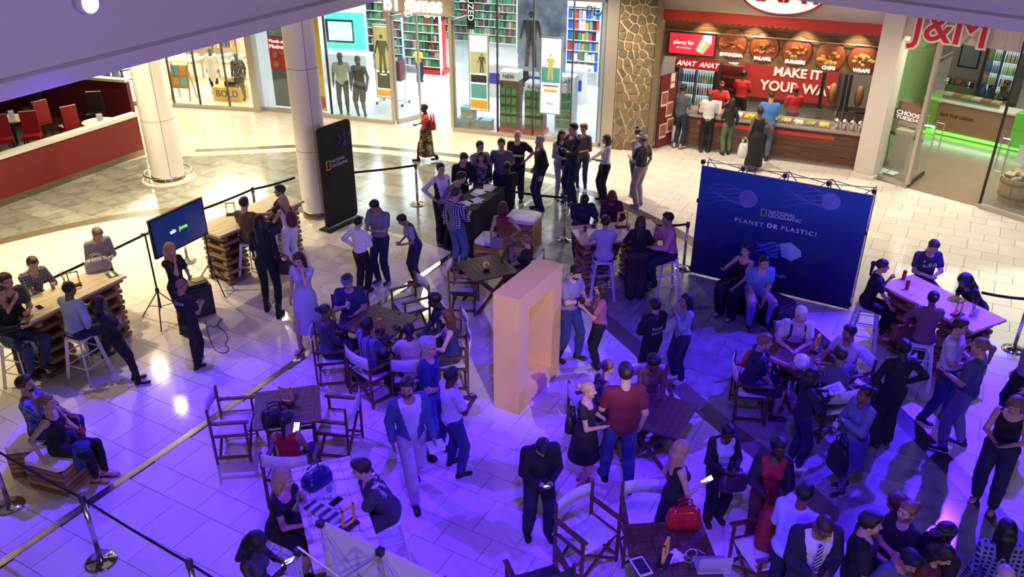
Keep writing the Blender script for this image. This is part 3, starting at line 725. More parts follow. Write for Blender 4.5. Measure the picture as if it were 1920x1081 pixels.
            if kd in ('jacket', 'coat', 'vest') and len(tops) > 1 and lay == len(tops)-1:
                def opening(X, Y, Z):
                    x, y, z = tl(X, Y, Z); return np.minimum(y-.0, (.035+.10*np.clip((z-.0)/.45, 0, 1))-abs(x))*s
                S.cut(opening)
            V, Q = S.mesh(vox); nm = {'tee': 't_shirt', 'long': 'top', 'tank': 'sleeveless_top', 'inner': 'shirt', 'gown': 'dress', 'midi': 'dress'}.get(kd, kd)
            o = obj(nm, np_mesh('upper', V, Q, [cm(tp)]), None, root); last = (V, Q, o)
    # ---- shoes
    if not barefoot:
        for q in (-1, 1):
            x, d = foot[q]; V, Q, V2, Q2 = SHOE['boot' if shoes[0] == 'boot' else 'shoe']; R = Matrix((x, d, (0, 0, 1))).transposed().to_4x4()
            key = ('shoe', shoes[0], tuple(shoes[1]), shoes[2] if len(shoes) > 2 else None)
            if key not in HAIRME:
                HAIRME[key] = (np_mesh('shoe', V, Q, [mat('shoe_%03d_%03d_%03d' % tuple(int(v*999) for v in shoes[1]), shoes[1], .5)]), np_mesh('sole', V2, Q2, [mat('sole_white', (.75, .74, .72), .6) if len(shoes) > 2 else mat('sole_dark', (.02, .018, .016), .7)]))
            a, c = HAIRME[key]; o = obj('shoe', a, None, root); o.matrix_basis = Matrix.Translation(ANK[q]+np.array([0, 0, -.075*s])) @ R @ Matrix.Scale(s, 4); obj('sole', c, None, o)
    elif shoes[0] != 'bare':
        for q in (-1, 1):
            x, d = foot[q]; R = Matrix((x, d, (0, 0, 1))).transposed().to_4x4(); mb = MB()
            mb.box((0, .03, .006), (.08, .24, .012)).bar((-.045, .08, .03), (.045, .08, .05), .03, .012).bar((-.045, -.02, .06), (.045, -.02, .075), .02, .012)
            if shoes[0] == 'heel': mb.cyl((0, -.06, .0), (0, -.06, .05), .02, n=8)
            o = mb.build('sandal', mat('sandal_%03d' % int(shoes[1][0]*999), shoes[1], .5), root); o.matrix_basis = Matrix.Translation(ANK[q]+np.array([0, 0, -.075*s])) @ R @ Matrix.Scale(s, 4)
    J = dict(root=root, s=s, tf=tf, T=T, pel=pel, SHO=SHO, ELB=ELB, WR=WR, HIP=HIP, KNE=KNE, ANK=ANK, hc=hc, HL=HL, last=last if top else None)
    for fn in parts: fn(J)
    NPERS[0] += 1
    return J
def wpt(J, q):
    """figure-local point in the world"""
    return J['root'].matrix_basis @ Vector(q)
# ---- things printed on or worn by a figure
def shirt_print(lines, size, z=.33, back=False, m=None, x=0.0, lead=1.05, rot=0.0, name='print'):
    def fn(J):
        V, Q, o = J['last']; bv = BVHTree.FromPolygons([tuple(v) for v in V], [tuple(q) for q in Q]); mm = m or mat('print_white', (.8, .8, .8), .7)
        vs = MB()
        for i, ln in enumerate(lines):
            me = text_mesh(ln, size); cs = math.cos(rot); sn = math.sin(rot); o0 = len(vs.v); dirn = Vector(J['T'] @ np.array([0, 1. if back else -1., 0]))
            for q in me.vertices:
                u, w = q.co.x, q.co.y-i*size*lead; u, w = u*cs-w*sn, u*sn+w*cs
                st = Vector(J['tf']((x+(u if back else -u), -.6 if back else .6, z+w)))
                hit = bv.ray_cast(st, dirn); p = hit[0] if hit[0] is not None else st+dirn*.48
                vs.v.append(tuple(p-dirn*.006))
            vs.f += [tuple(k+o0 for k in p.vertices) for p in me.polygons]
        vs.build(name, mm, J['root'])
    return fn
def glasses(J):
    mb = MB()
    for q in (-1, 1):
        mb.tube([(q*.030+.020*math.cos(a), .093, .004+.015*math.sin(a)) for a in [k*math.pi/5 for k in range(11)]], .0022, 5); mb.bar((q*.05, .09, .008), (q*.078, .0, .008), .004)
    mb.bar((-.01, .094, .006), (.01, .094, .006), .004)
    o = mb.build('glasses', mat('glasses_black', (.01, .01, .01), .3), J['root']); o.matrix_basis = Matrix.Translation(J['hc']) @ Matrix(J['HL'].tolist()).to_4x4() @ Matrix.Scale(J['s'], 4)
def necktie(c=(.02, .025, .06), stripe=True):
    def fn(J):
        m = ramp_mat('striped_tie', 'wave', [(0, (.01, .012, .04)), (.55, (.55, .55, .6))], scale=9, rot=(0, .7, 0))
        mb = MB(); T4 = J['tf']; a = T4((0, .145, .455)); b = T4((0, .165, .30)); c_ = T4((0, .160, .06))
        mb.bar(a, T4((0, .152, .42)), .035, .02).bar(b, a, .05, .012).bar(c_, b, .065, .012); mb.build('necktie', m, J['root'])
    return fn
# ================================================================== shops
M_frame = mat('champagne_aluminium', (0.52, 0.47, 0.40), 0.35, 0.6)
M_gl = glass()
M_dark = mat('dark_trim', (0.015, 0.014, 0.014), 0.4)
M_shopfloor = tile_mat('shop_floor_tile', (0.66, 0.66, 0.68), (0.74, 0.74, 0.76), (0.6, 0.6, 0.62), 0.15, 1.0, 0.3)
M_wwall = mat('shop_white_wall', (0.74, 0.74, 0.75), 0.6)
def emis(name, c, s): return mat(name, c, 0.5, emit=c, es=s)
M_white_e = emis('sign_white_lit', (1.0, 0.97, 0.9), 1.2)
def shop_room(W, u0, u1, depth, h, wall_m, floor_m, name, light=None, lc=(1, 1, 1), skew=0.0, left_m=None):
    q = [W.pt(u0, 0, 0), W.pt(u1, 0, 0), W.pt(u1, -depth, 0), W.pt(u0+skew, -depth, 0)]; pl = [(p.x, p.y) for p in q]
    MB().prism(pl, -0.012, 0.004).build('floor_'+name, floor_m, kind='structure')
    mb = MB(); W.box(mb, u0+skew-.1, u1+.1, -depth-.1, -depth, 0, h); mb.build('wall_%s_back' % name, wall_m, kind='structure')
    wl = Wall(W.pt(u0, 0, 0), W.pt(u0+skew, -depth, 0)); mb = MB(); wl.box(mb, 0, wl.len, 0, .1, 0, h); mb.build('wall_%s_left' % name, left_m or wall_m, kind='structure')
    mb = MB(); W.box(mb, u1, u1+.1, -depth, 0, 0, h); mb.build('wall_%s_right' % name, wall_m, kind='structure')
    MB().prism(pl, h, h+.1).build('ceiling_'+name, M_wwall, kind='structure')
    if light:
        n = max(1, int((u1-u0)/3.2))
        for k in range(n):
            p = W.pt(u0+(u1-u0)*(k+.5)/n, -depth*.5, h-.06)
            lamp('shop_ceiling_light', 'AREA', p, light/n, lc, (p.x, p.y, 0), shape='RECTANGLE', size=(u1-u0)/n*.7, size_y=depth*.6)
def shopfront(W, u0, u1, z1, mullions, label, zb=.12, dark=()):
    t = thing('shopfront', label, 'shopfront')
    mb = MB(); W.box(mb, u0, u1, -.05, .05, 0, zb); mb.build('sill', M_frame, t)
    mb = MB(); W.box(mb, u0, u1, -.05, .05, z1-.06, z1); mb.build('head_rail', M_frame, t)
    ms = [u0]+list(mullions)+[u1]
    for i, u in enumerate(ms):
        w = .012 if i in dark else .045; mb = MB(); W.box(mb, u-w, u+w, -.05, .05, zb, z1-.06); mb.build('mullion', M_dark if i in dark else M_frame, t)
    for a, b in zip(ms[:-1], ms[1:]):
        mb = MB(); W.box(mb, a+.03, b-.03, -.006, .006, zb, z1-.06); mb.build('pane', M_gl, t)
    return t
def lightbox(W, u0, u1, v, z0, z1, label, pic, lines=()):
    t = thing('lightbox_poster', label, 'poster')
    mb = MB(); W.box(mb, u0, u1, v-.05, v, z0, z1); mb.build('case', mat('silver_case', (.6, .6, .62), .35, .7), t)
    mb = MB(); W.box(mb, u0+.04, u1-.04, v, v+.006, z0+.04, z1-.04); mb.build('lit_panel', emis('panel_white', (1, .98, .95), 1.1), t)
    for (a, b, c, d, m) in pic:
        mb = MB(); W.box(mb, u0+(u1-u0)*a, u0+(u1-u0)*b, v+.006, v+.010, z0+(z1-z0)*c, z0+(z1-z0)*d); mb.build('picture', m, t)
    for (txt, a, c, sz, m) in lines: W.text(txt, u0+(u1-u0)*a, v+.012, z0+(z1-z0)*c, sz, m, t)
    return t
def figure_pic(W, t, u, v, z, hgt, m):
    """flat printed figure on a poster: head, torso, limbs"""
    mb = MB(); k = hgt
    def q(pts):
        mb.add([W.pt(u+a*k, v, z+b*k) for a, b in pts]+[W.pt(u+a*k, v+.003, z+b*k) for a, b in pts], [tuple(range(len(pts), 2*len(pts)))])
    q([(.05*math.cos(a), .93+.06*math.sin(a)) for a in [i*math.pi/5 for i in range(10)]]); q([(-.14, .83), (-.08, .48), (.08, .48), (.14, .83)]); q([(-.14, .83), (-.22, .5), (-.18, .5), (-.10, .78)]); q([(.10, .78), (.18, .5), (.22, .5), (.14, .83)])
    q([(-.08, .5), (-.11, .02), (-.04, .02), (.0, .5)]); q([(.0, .5), (.04, .02), (.11, .02), (.08, .5)])
    mb.build('printed_figure', m, t)
M_case = ramp_mat('game_case', 'island', [(0, (.02, .12, .5)), (.16, (.55, .05, .04)), (.3, (.75, .75, .75)), (.46, (.05, .25, .08)), (.6, (.03, .03, .04)), (.76, (.5, .35, .05)), (.88, (.25, .3, .4))], rough=.35)
M_greencase = ramp_mat('green_game_case', 'island', [(0, (.03, .14, .06)), (.2, (.05, .22, .09)), (.38, (.03, .03, .03)), (.55, (.45, .45, .45)), (.68, (.25, .05, .03)), (.8, (.08, .14, .1)), (.9, (.3, .3, .2))], rough=.35)
def game_shelf(W, u0, u1, v0, z0, z1, nr, nc, label, m_case, m_body=None, header=None, depth=.3, fill=.92):
    """shelving unit with rows of upright cases"""
    m_body = m_body or M_wwall; t = thing('display_shelf', label, 'shelf')
    mb = MB(); W.box(mb, u0, u1, v0-depth, v0-depth+.03, 0, z1+.05); mb.build('back_panel', m_body, t)
    for u in (u0, u1): mb = MB(); W.box(mb, u-.02, u+.02, v0-depth, v0, 0, z1+.05); mb.build('side_panel', m_body, t)
    dz = (z1-z0)/nr
    for r in range(nr+1): mb = MB(); W.box(mb, u0, u1, v0-depth, v0, z0+r*dz-.015, z0+r*dz); mb.build('shelf_board', m_body, t)
    mb = MB(); du = (u1-u0-.04)/nc
    for r in range(nr):
        for c in range(nc):
            if random.random() > fill: continue
            hh = dz*(.62+.25*random.random()); W.box(mb, u0+.02+c*du+.06*du, u0+.02+c*du+.94*du, v0-depth*.75, v0-.04-.05*random.random(), z0+r*dz, z0+r*dz+hh)
    mb.build('goods', m_case, t, kind='stuff')
    if header: mb = MB(); W.box(mb, u0, u1, v0-depth, v0+.02, z1+.05, z1+header[0]); mb.build('header', header[1], t)
    return t
# ---------------------------------------------------------------- games shop
g0 = P(490, 206); g1 = P(740, 236); g2 = P(850, 246); g4 = P(1115, 274)
WG = Wall(g0, g4); UD0, UD1 = 4.66, 6.56; LG = WG.len
shop_room(WG, 0.0, LG+.25, 11.0, 4.3, M_wwall, M_shopfloor, 'games', 1150, (.92, .96, 1.0))
shopfront(WG, 0.0, UD0, 3.9, [1.25, 2.55], 'glass front of the games shop with two mannequins behind it', dark=(2,))
shopfront(WG, UD1, LG+.1, 3.9, [7.95, 9.0, 10.1], 'glass front of the games shop between the doorway and stone pillar', dark=(1, 2, 3))
t = thing('shop_sign', 'grey sign board with white lit letters above the games shop door', 'sign')
mb = MB(); WG.box(mb, UD0-.1, UD1+.1, -.1, .12, 3.25, 4.1); mb.build('board', mat('taupe_board', (.42, .35, .27), .5), t)
WG.text('BT games', (UD0+UD1)/2-.1, .15, 3.52, .62, M_white_e, t, depth=.03, bold=.012, width=1.75)
for u, a in ((UD0, -.5), (UD1, 0)):     # open glass doors
    t = thing('door_leaf', ('open glass door leaf on the left of the games shop doorway' if a else 'glass door leaf folded back on the right of the games shop doorway'), 'door')
    wd = Wall(WG.pt(u+.06, -.05, 0), WG.pt(u+.06, -.05, 0)+(WG.e*(.45 if a else .12)-WG.n*.9))
    mb = MB(); wd.box(mb, 0, .95, -.02, .02, .02, .14); wd.box(mb, 0, .95, -.02, .02, 3.05, 3.15); wd.box(mb, 0, .06, -.02, .02, .02, 3.15); wd.box(mb, .89, .95, -.02, .02, .02, 3.15); mb.build('frame', M_frame, t)
    mb = MB(); wd.box(mb, .06, .89, -.005, .005, .14, 3.05); mb.build('pane', M_gl, t)
    mb = MB(); mb.tube([wd.pt(.82, .02, .8), wd.pt(.82, .07, .85), wd.pt(.82, .07, 1.7), wd.pt(.82, .02, 1.75)], .015); mb.build('handle', M_steel, t)
M_yel = mat('poster_yellow', (.62, .52, .14), .5, emit=(.62, .52, .2), es=.5); M_org = mat('poster_orange', (.8, .28, .03), .5, emit=(.9, .3, .02), es=.6); M_teal = mat('poster_teal', (.10, .35, .33), .5, emit=(.1, .35, .33), es=.4); M_olive = mat('poster_olive', (.10, .11, .05), .6); M_ink = mat('poster_ink', (.02, .02, .02), .6); M_inkr = mat('poster_red', (.55, .03, .03), .5)
t = lightbox(WG, 4.04, 4.59, -.18, .72, 2.85, 'tall lit poster of a soldier beside the games shop door', [(.08, .92, .38, .97, M_yel), (.08, .92, .03, .12, M_org), (.1, .9, .14, .36, M_olive)], [('XBOX', .5, .33, .08, M_white_e)]); figure_pic(WG, t, 4.31, -.165, 1.45, 1.15, M_olive)
t = lightbox(WG, 7.02, 7.62, -.18, .62, 2.78, 'tall lit poster with an orange foot right of the games shop door', [(.08, .92, .5, .78, mat('poster_sand', (.5, .45, .25), .5, emit=(.5, .45, .25), es=.4)), (.08, .92, .03, .15, M_org), (.1, .9, .17, .36, M_teal), (.1, .9, .38, .48, M_ink)]); figure_pic(WG, t, 7.42, -.165, 1.72, .55, M_ink)
t = lightbox(WG, 9.13, 9.76, -.18, .72, 2.84, 'tall white lit poster of a masked hero near the stone pillar', [(.08, .92, .42, .62, M_teal), (.2, .8, .3, .33, M_org), (.15, .85, .37, .39, M_inkr)], [('PS4', .5, .14, .12, M_ink)]); figure_pic(WG, t, 9.44, -.165, 1.66, .75, M_yel)
# promotion poster in the left window
t = thing('window_poster', 'red and black promotion poster in the window behind the left column', 'poster')
mb = MB(); WG.box(mb, .45, 1.15, -.2, -.17, .15, 3.0); mb.build('board', mat('poster_grey', (.10, .12, .12), .5), t)
mb = MB(); WG.box(mb, .45, 1.15, -.17, -.165, 1.3, 2.25); mb.build('red_field', M_inkr, t)
mb = MB(); WG.box(mb, .5, 1.1, -.17, -.165, 2.3, 2.9); mb.build('photo_field', mat('poster_photo', (.3, .3, .3), .6, var=.9, scale=12), t)
WG.text('Month end', .8, -.158, 2.14, .14, M_white_e, t, width=.6); WG.text('Madness', .8, -.158, 1.98, .17, M_white_e, t, width=.62)
for z in (1.75, 1.45): mb = MB().lathe([(0, 0), (.1, 0.0), (.09, .05), (0, .07)], n=12); mb.frame(Matrix.Translation(WG.pt(.68, -.165, z)) @ Matrix.Rotation(WG.rz, 4, 'Z') @ Matrix.Rotation(math.pi/2, 4, 'X')); mb.build('product_picture', mat('burger_tan', (.45, .18, .06), .5), t)
t = thing('window_poster', 'narrow yellow poster strip at the games shop window edge', 'poster')
mb = MB(); WG.box(mb, 2.0, 2.2, -.3, -.27, .1, 2.9); mb.build('board', mat('poster_bright_yellow', (.8, .5, .03), .5), t); mb = MB(); WG.box(mb, 2.0, 2.2, -.27, -.265, .2, .55); mb.build('print_field', M_inkr, t)
# shelving
WGL = Wall(WG.pt(.15, -8.5, 0), WG.pt(.15, 0, 0))   # left side wall seen from inside
M_ghead = emis('green_header', (.08, .5, .12), .9)
for k, (u0, u1) in enumerate(((1.0, 2.9), (3.0, 4.9), (5.0, 6.8), (6.9, 8.7))):
    game_shelf(WG, u0, u1, -10.65, .35, 3.1, 9, 16, ['green topped game shelf at the back of the games shop, leftmost', 'green topped game shelf at the back behind the shopping man', 'tall game shelf at the back, right of the green ones', 'tall game shelf in the far right back corner of the games shop'][k], M_greencase if k < 2 else M_case, None, (.45, M_ghead) if k < 2 else (.35, emis('white_header', (.85, .9, 1.0), .8)))
for k in range(2):
    game_shelf(WG, .5+k*1.6, 1.95+k*1.6, -6.3+k*.25, .3, 2.7, 8, 12, ['mid shop game shelf behind the left mannequin', 'mid shop game shelf behind the clothes rail', 'mid shop game shelf beside the soldier poster'][k], M_greencase, None, (.35, M_ghead))
t = thing('wall_screen', 'screen in a turquoise lit niche above a white cabinet in the games shop', 'screen')
p_ = WG.px(630, 80); a_ = P(640, 110, 1.2)
WS = Wall(WG.pt(1.9, -4.4, 0), WG.pt(3.6, -4.6, 0)); us, zs = WS.px(640, 58)
mb = MB(); WS.box(mb, us-.85, us+.85, -.06, 0, zs-.62, zs+.62); mb.build('niche', mat('turquoise_lit', (.1, .75, .55), .5, emit=(.08, .75, .5), es=.7), t)
mb = MB(); WS.box(mb, us-.6, us+.45, 0, .05, zs-.38, zs+.38); mb.build('bezel', M_dark, t)
mb = MB(); WS.box(mb, us-.46, us+.42, .05, .055, zs-.32, zs+.32); mb.build('display', emis('screen_pale', (.6, .66, .72), .7), t)
mb = MB(); WS.box(mb, us-.95, us+.95, -.4, .3, 0, zs-.75); mb.build('cabinet', M_wwall, t)
# red display stand
def at_floor(x, y): p = P(x, y); return Wall(p, p+np.array([WG.e.x, WG.e.y, 0]))
wr = at_floor(789, 137); t = thing('display_stand', 'red free standing display of boxed games near the boy in yellow', 'stand')
mb = MB(); wr.box(mb, -.05, .95, -.5, .1, 0, .18); mb.build('base', mat('gloss_red', (.5, .02, .02), .3), t)
mb = MB(); wr.box(mb, .05, .9, -.35, 0, .18, 1.9); mb.build('body', MATS['gloss_red'], t)
mb = MB(); wr.box(mb, .05, .9, -.35, .03, 1.9, 2.15); mb.build('header', M_dark, t); wr.text('NEW', .47, .04, 2.02, .2, M_white_e, t)
for r in range(4):
    for c in range(4): mb = MB(); wr.box(mb, .12+c*.19, .27+c*.19, 0, .05, .45+r*.36, .45+r*.36+.24); mb.build('game_box', M_case, t)
# sales counter, merchandise stands and boxes behind the right glass
wc = at_floor(905, 180); t = thing('sales_counter', 'curved white sales counter behind the right glass of the games shop', 'counter')
mb = MB(); wc.box(mb, .2, 3.4, -.7, 0, 0, 1.05); mb.build('body', M_wwall, t); mb = MB(); wc.box(mb, .1, 3.5, -.8, .08, 1.05, 1.12); mb.build('top', mat('counter_white', (.82, .82, .84), .25), t); mb = MB(); wc.box(mb, .2, 3.4, .0, .012, .45, .8); mb.build('blue_band', mat('band_blue', (.03, .05, .4), .4), t)
ws_ = at_floor(930, 252); 
for k, (u, hgt, m, lab) in enumerate(((.0, 1.5, mat('stand_brown', (.12, .06, .035), .6, var=.8, scale=9), 'brown printed merchandise stand behind the games shop glass'), (.75, 1.25, mat('stand_redbrown', (.16, .05, .04), .6, var=.8, scale=7), 'dark merchandise stand with a red base behind the glass'), (1.65, 1.5, mat('stand_white', (.7, .7, .72), .5), 'white slim merchandise stand with red boxes behind the glass'))):
    t = thing('merchandise_stand', lab, 'stand')
    mb = MB(); ws_.box(mb, u, u+.55, -.75, -.35, .12, hgt); mb.build('body', m, t); mb = MB(); ws_.box(mb, u-.05, u+.6, -.8, -.28, 0, .12); mb.build('base', MATS['gloss_red'] if k < 2 else M_wwall, t); mb = MB(); ws_.box(mb, u, u+.55, -.78, -.33, hgt, hgt+.25); mb.build('header', mat('header_white', (.75, .76, .8), .5), t)
    for r in range(4):
        for c in range(3): mb = MB(); ws_.box(mb, u+.05+c*.16, u+.18+c*.16, -.35, -.3, .3+r*.27, .3+r*.27+.18); mb.build('game_box', M_case, t)
    ws_.text(('NEW', 'RAW', 'PLAY')[k], u+.27, -.32, hgt+.12, .16, mat('band_blue', (.03, .05, .4), .4), t)
for k, (x, y, z) in enumerate(((864, 246, 0), (884, 247, 0), (904, 249, 0), (872, 246, .34))):
    wb = at_floor(x, y); t = thing('console_box', ['patterned console box with blue lid, left in the shop window', 'patterned console box in the middle of the shop window', 'patterned console box with blue lid, right in the shop window', 'blue lidded console box lying on top in the window'][k], 'box')
    mb = MB(); wb.box(mb, -.18, .2, -.45, -.15, z+.005, z+.26); mb.build('carton', mat('carton_grey', (.35, .33, .3), .6, var=.6, scale=14), t); mb = MB(); wb.box(mb, -.185, .205, -.455, -.145, z+.26, z+.33); mb.build('lid', mat('lid_blue', (.15, .42, .62), .5), t)
# right side shelving, blue end wall and lettered panel
WGR = Wall(WG.pt(LG-.1, -.4, 0), WG.pt(LG-.1, -8, 0)); WGR2 = Wall(WG.pt(LG+.1, -7.6, 0), WG.pt(LG+.1, -.2, 0))
mb = MB(); WG.box(mb, LG+.02, LG+.2, -1.6, .02, 0, 4.2); mb.build('trim_7', mat('bright_blue_wall', (.01, .16, .5), .4), kind='structure')
for k in range(3): 
    game_shelf(WG, 6.9+k*1.25, 8.05+k*1.25, -6.4, .5, 2.6, 6, 9, ['white game shelf left of the masked hero poster', 'white game shelf in the middle behind the counter', 'white game shelf by the blue shop wall'][k], M_case, None, (.6, M_wwall))
tag(WG.text('PLAY', 9.9, -3.9, 2.95, .42, M_ink, None, 'wall_lettering'), 'dark lettering on a white panel high in the games shop', 'lettering')
t = thing('hanging_banner', 'vertical dark banner with white lettering inside the right glass', 'banner'); u_, z_ = WG.px(872, 25); mb = MB(); WG.box(mb, u_-.11, u_+.11, -.42, -.40, 2.85, 4.1); mb.build('cloth', M_dark, t); WG.text('FUZED', u_, -.39, 3.45, .24, M_white_e, t, rot=-math.pi/2)
t = thing('wall_mural', 'grey blue mural with a hooded figure on the games shop wall', 'mural'); um, zm = 7.9, 2.2
mb = MB(); WG.box(mb, 7.7, 9.2, -2.6, -2.55, 1.3, 3.9); mb.build('panel', ramp_mat('mural_blue', 'noise', [(.3, (.18, .22, .32)), (.7, (.55, .6, .7))], 2.0, interp='LINEAR'), t); figure_pic(WG, t, 8.1, -2.54, 1.4, 1.7, mat('mural_dark', (.06, .06, .07), .6))
# clothes rail
wrl = at_floor(690, 205); t = thing('clothes_rail', 'wheeled clothes rail hung with shirts behind the mannequins', 'rail')
mb = MB()
for u in (0, .9): mb.tube([wrl.pt(u, -.9, .06), wrl.pt(u, -.9, 1.5)], .014); mb.tube([wrl.pt(u, -1.15, .07), wrl.pt(u, -.62, .07)], .014)
mb.tube([wrl.pt(0, -.9, 1.5), wrl.pt(.9, -.9, 1.5)], .014); mb.tube([wrl.pt(0, -.9, .12), wrl.pt(.9, -.9, .12)], .012); mb.build('frame', M_steel, t)
for u in (0, .9):
    for v in (-1.15, -.62): mb = MB().cyl(wrl.pt(u-.02, v, .045), wrl.pt(u+.02, v, .045), .045, n=10); mb.build('wheel', M_dark, t)
for k in range(9):
    mb = MB(); c = wrl.pt(.08+k*.093, -.9, 1.1); mb.box(c, (.06, .38, .62), rz=WG.rz); mb.box(c+Vector((0, 0, .33)), (.02, .14, .08), rz=WG.rz); mb.build('shirt', mat(['rail_white', 'rail_grey', 'rail_maroon'][k % 3], [(.7, .7, .7), (.12, .12, .13), (.25, .06, .07)][k % 3], .8), t)
# ---------------------------------------------------------------- clothing shop
WC = Wall(P(310, 196)-np.array([6.2, -.9, 0]), P(480, 208)); LC = WC.len
shop_room(WC, 0.0, LC, 6.0, 4.3, mat('boutique_wall', (.66, .58, .46), .6), tile_mat('boutique_floor', (.70, .62, .48), (.76, .68, .55), (.65, .58, .46), .15, 1, .3), 'clothing', 1150, (1.0, .86, .62))
shopfront(WC, 0.0, LC, 3.9, [1.3, 2.7, 4.1, 5.5, 6.7, 7.6, 8.6], 'glass front of the clothing shop beyond the left column', dark=(1, 2, 3, 4, 5, 6, 7))
mb = MB(); WC.box(mb, LC+.02, LC+.22, -.4, .15, 0, 4.3); mb.build('wall_pier', M_frame, kind='structure')
def at_c(x, y): p = P(x, y); return Wall(p, p+np.array([WC.e.x, WC.e.y, 0]))
w_ = at_c(340, 190); t = thing('a_frame_sign', 'wooden A-frame easel with blue and orange notes in the boutique', 'easel')
mb = MB()
for u in (-.28, .28): mb.bar(w_.pt(u*1.15, .0, 0), w_.pt(u, -.25, 1.15), .05, .03)
mb.bar(w_.pt(-.3, -.5, 0), w_.pt(-.25, -.25, 1.1), .04, .03); mb.bar(w_.pt(.3, -.5, 0), w_.pt(.25, -.25, 1.1), .04, .03); mb.build('frame', mat('pine', (.5, .3, .12), .5), t)
mb = MB(); mb.add([w_.pt(-.3, -.10, .4), w_.pt(.3, -.10, .4), w_.pt(.28, -.22, 1.12), w_.pt(-.28, -.22, 1.12)], [(0, 1, 2, 3)]); mb.build('board', mat('pine', (.5, .3, .12), .5), t)
for k, (a, z, m) in enumerate(((-.14, .95, (.10, .5, .62)), (.13, .95, (.8, .33, .06)), (-.14, .62, (.8, .36, .1)), (.13, .62, (.14, .55, .66)))):
    v = -.10-(z-.4)/.72*.12+.012; mb = MB(); mb.box(w_.pt(a, v, z), (.2, .012, .28), rz=WC.rz); mb.build('note', mat('note_%d' % k, m, .7), t)
w_ = at_c(428, 190); t = thing('plinth_box', 'golden box lettered BOLD between the boutique mannequins', 'box'); mb = MB(); w_.box(mb, -.5, .45, -.6, 0, .005, .45); mb.build('box_body', mat('gold_box', (.62, .40, .08), .5), t); w_.text('BOLD', 0.0, .01, .24, .3, M_ink, t)
mb = MB(); w_.box(mb, -.1, .3, -.5, -.1, .45, .62); mb.build('camera_prop', M_dark, t)
for k, (x, y, m, lab) in enumerate(((335, 128, (.75, .72, .68), 'round table of folded white clothes in the boutique'), (425, 130, (.35, .42, .5), 'boutique table stacked with folded blue clothes'))):
    w_ = at_c(x, y+25); t = thing('display_table', lab, 'table'); mb = MB(); w_.box(mb, -.7, .7, -.8, 0, .7, .75); mb.build('top', mat('table_cream', (.7, .62, .5), .5), t)
    for a in (-.6, .6):
        for v in (-.7, -.1): mb = MB(); w_.box(mb, a-.03, a+.03, v-.03, v+.03, 0, .7); mb.build('leg', M_frame, t)
    for i in range(5): mb = MB(); w_.box(mb, -.6+i*.25, -.4+i*.25, -.6, -.2, .75, .82+.05*(i % 3)); mb.build('folded_garment', mat('fold_%d' % k, m, .8), t)
for k in range(4):
    w_ = at_c(250+k*45, 120+k*3); t = thing('clothes_rail', ['boutique clothes rail at the far left', 'boutique clothes rail behind the left column', 'boutique clothes rail with red tops', 'boutique clothes rail right of the red tops'][k], 'rail'); mb = MB()
    for u in (0, 1.1): mb.tube([w_.pt(u, -.5, 0), w_.pt(u, -.5, 1.45)], .015)
    mb.tube([w_.pt(0, -.5, 1.45), w_.pt(1.1, -.5, 1.45)], .015); mb.build('frame', M_dark, t)
    for i in range(8): mb = MB(); c = w_.pt(.1+i*.13, -.5, 1.08); mb.box(c, (.07, .4, .66), rz=WC.rz); mb.build('shirt', mat('boutique_%d' % ((i*3+k) % 5), [(.6, .08, .06), (.1, .1, .11), (.65, .6, .55), (.12, .1, .35), (.5, .3, .2)][(i*3+k) % 5], .8), t)
# ---------------------------------------------------------------- stone pillar: every stone a piece
WP = Wall(P(1136, 279), P(1214, 283)); LP = WP.len
mb = MB(); WP.box(mb, 0.16, LP-.02, -.9, -.03, 0, 4.4); pil = mb.build('wall_stone_pillar', mat('stone_mortar', (.66, .54, .36), .8), kind='structure')
mb = MB(); WP.box(mb, -.16, .15, -.5, .02, 0, 4.4); mb.build('trim_8', M_frame, kind='structure'); mb = MB(); WP.box(mb, LP-.02, LP+.12, -1.2, .03, 0, 4.4); mb.build('trim_9', mat('bronze_frame', (.24, .17, .11), .4, .5), kind='structure')
pu0, pu1, pz = .18, LP-.04, 4.3; seeds = []
for i in range(5):
    for j in range(19): seeds.append((pu0+(pu1-pu0)*(i+.5+.75*(random.random()-.5)+(.5 if j % 2 else 0)-.25)/5, pz*(j+.5+.75*(random.random()-.5))/19))
M_stone = ramp_mat('field_stone', 'object', [(0, (.16, .12, .06)), (.25, (.22, .15, .08)), (.5, (.13, .115, .07)), (.7, (.27, .18, .09)), (.85, (.19, .17, .12)), (1, (.10, .085, .06))], rough=.75, interp='LINEAR')
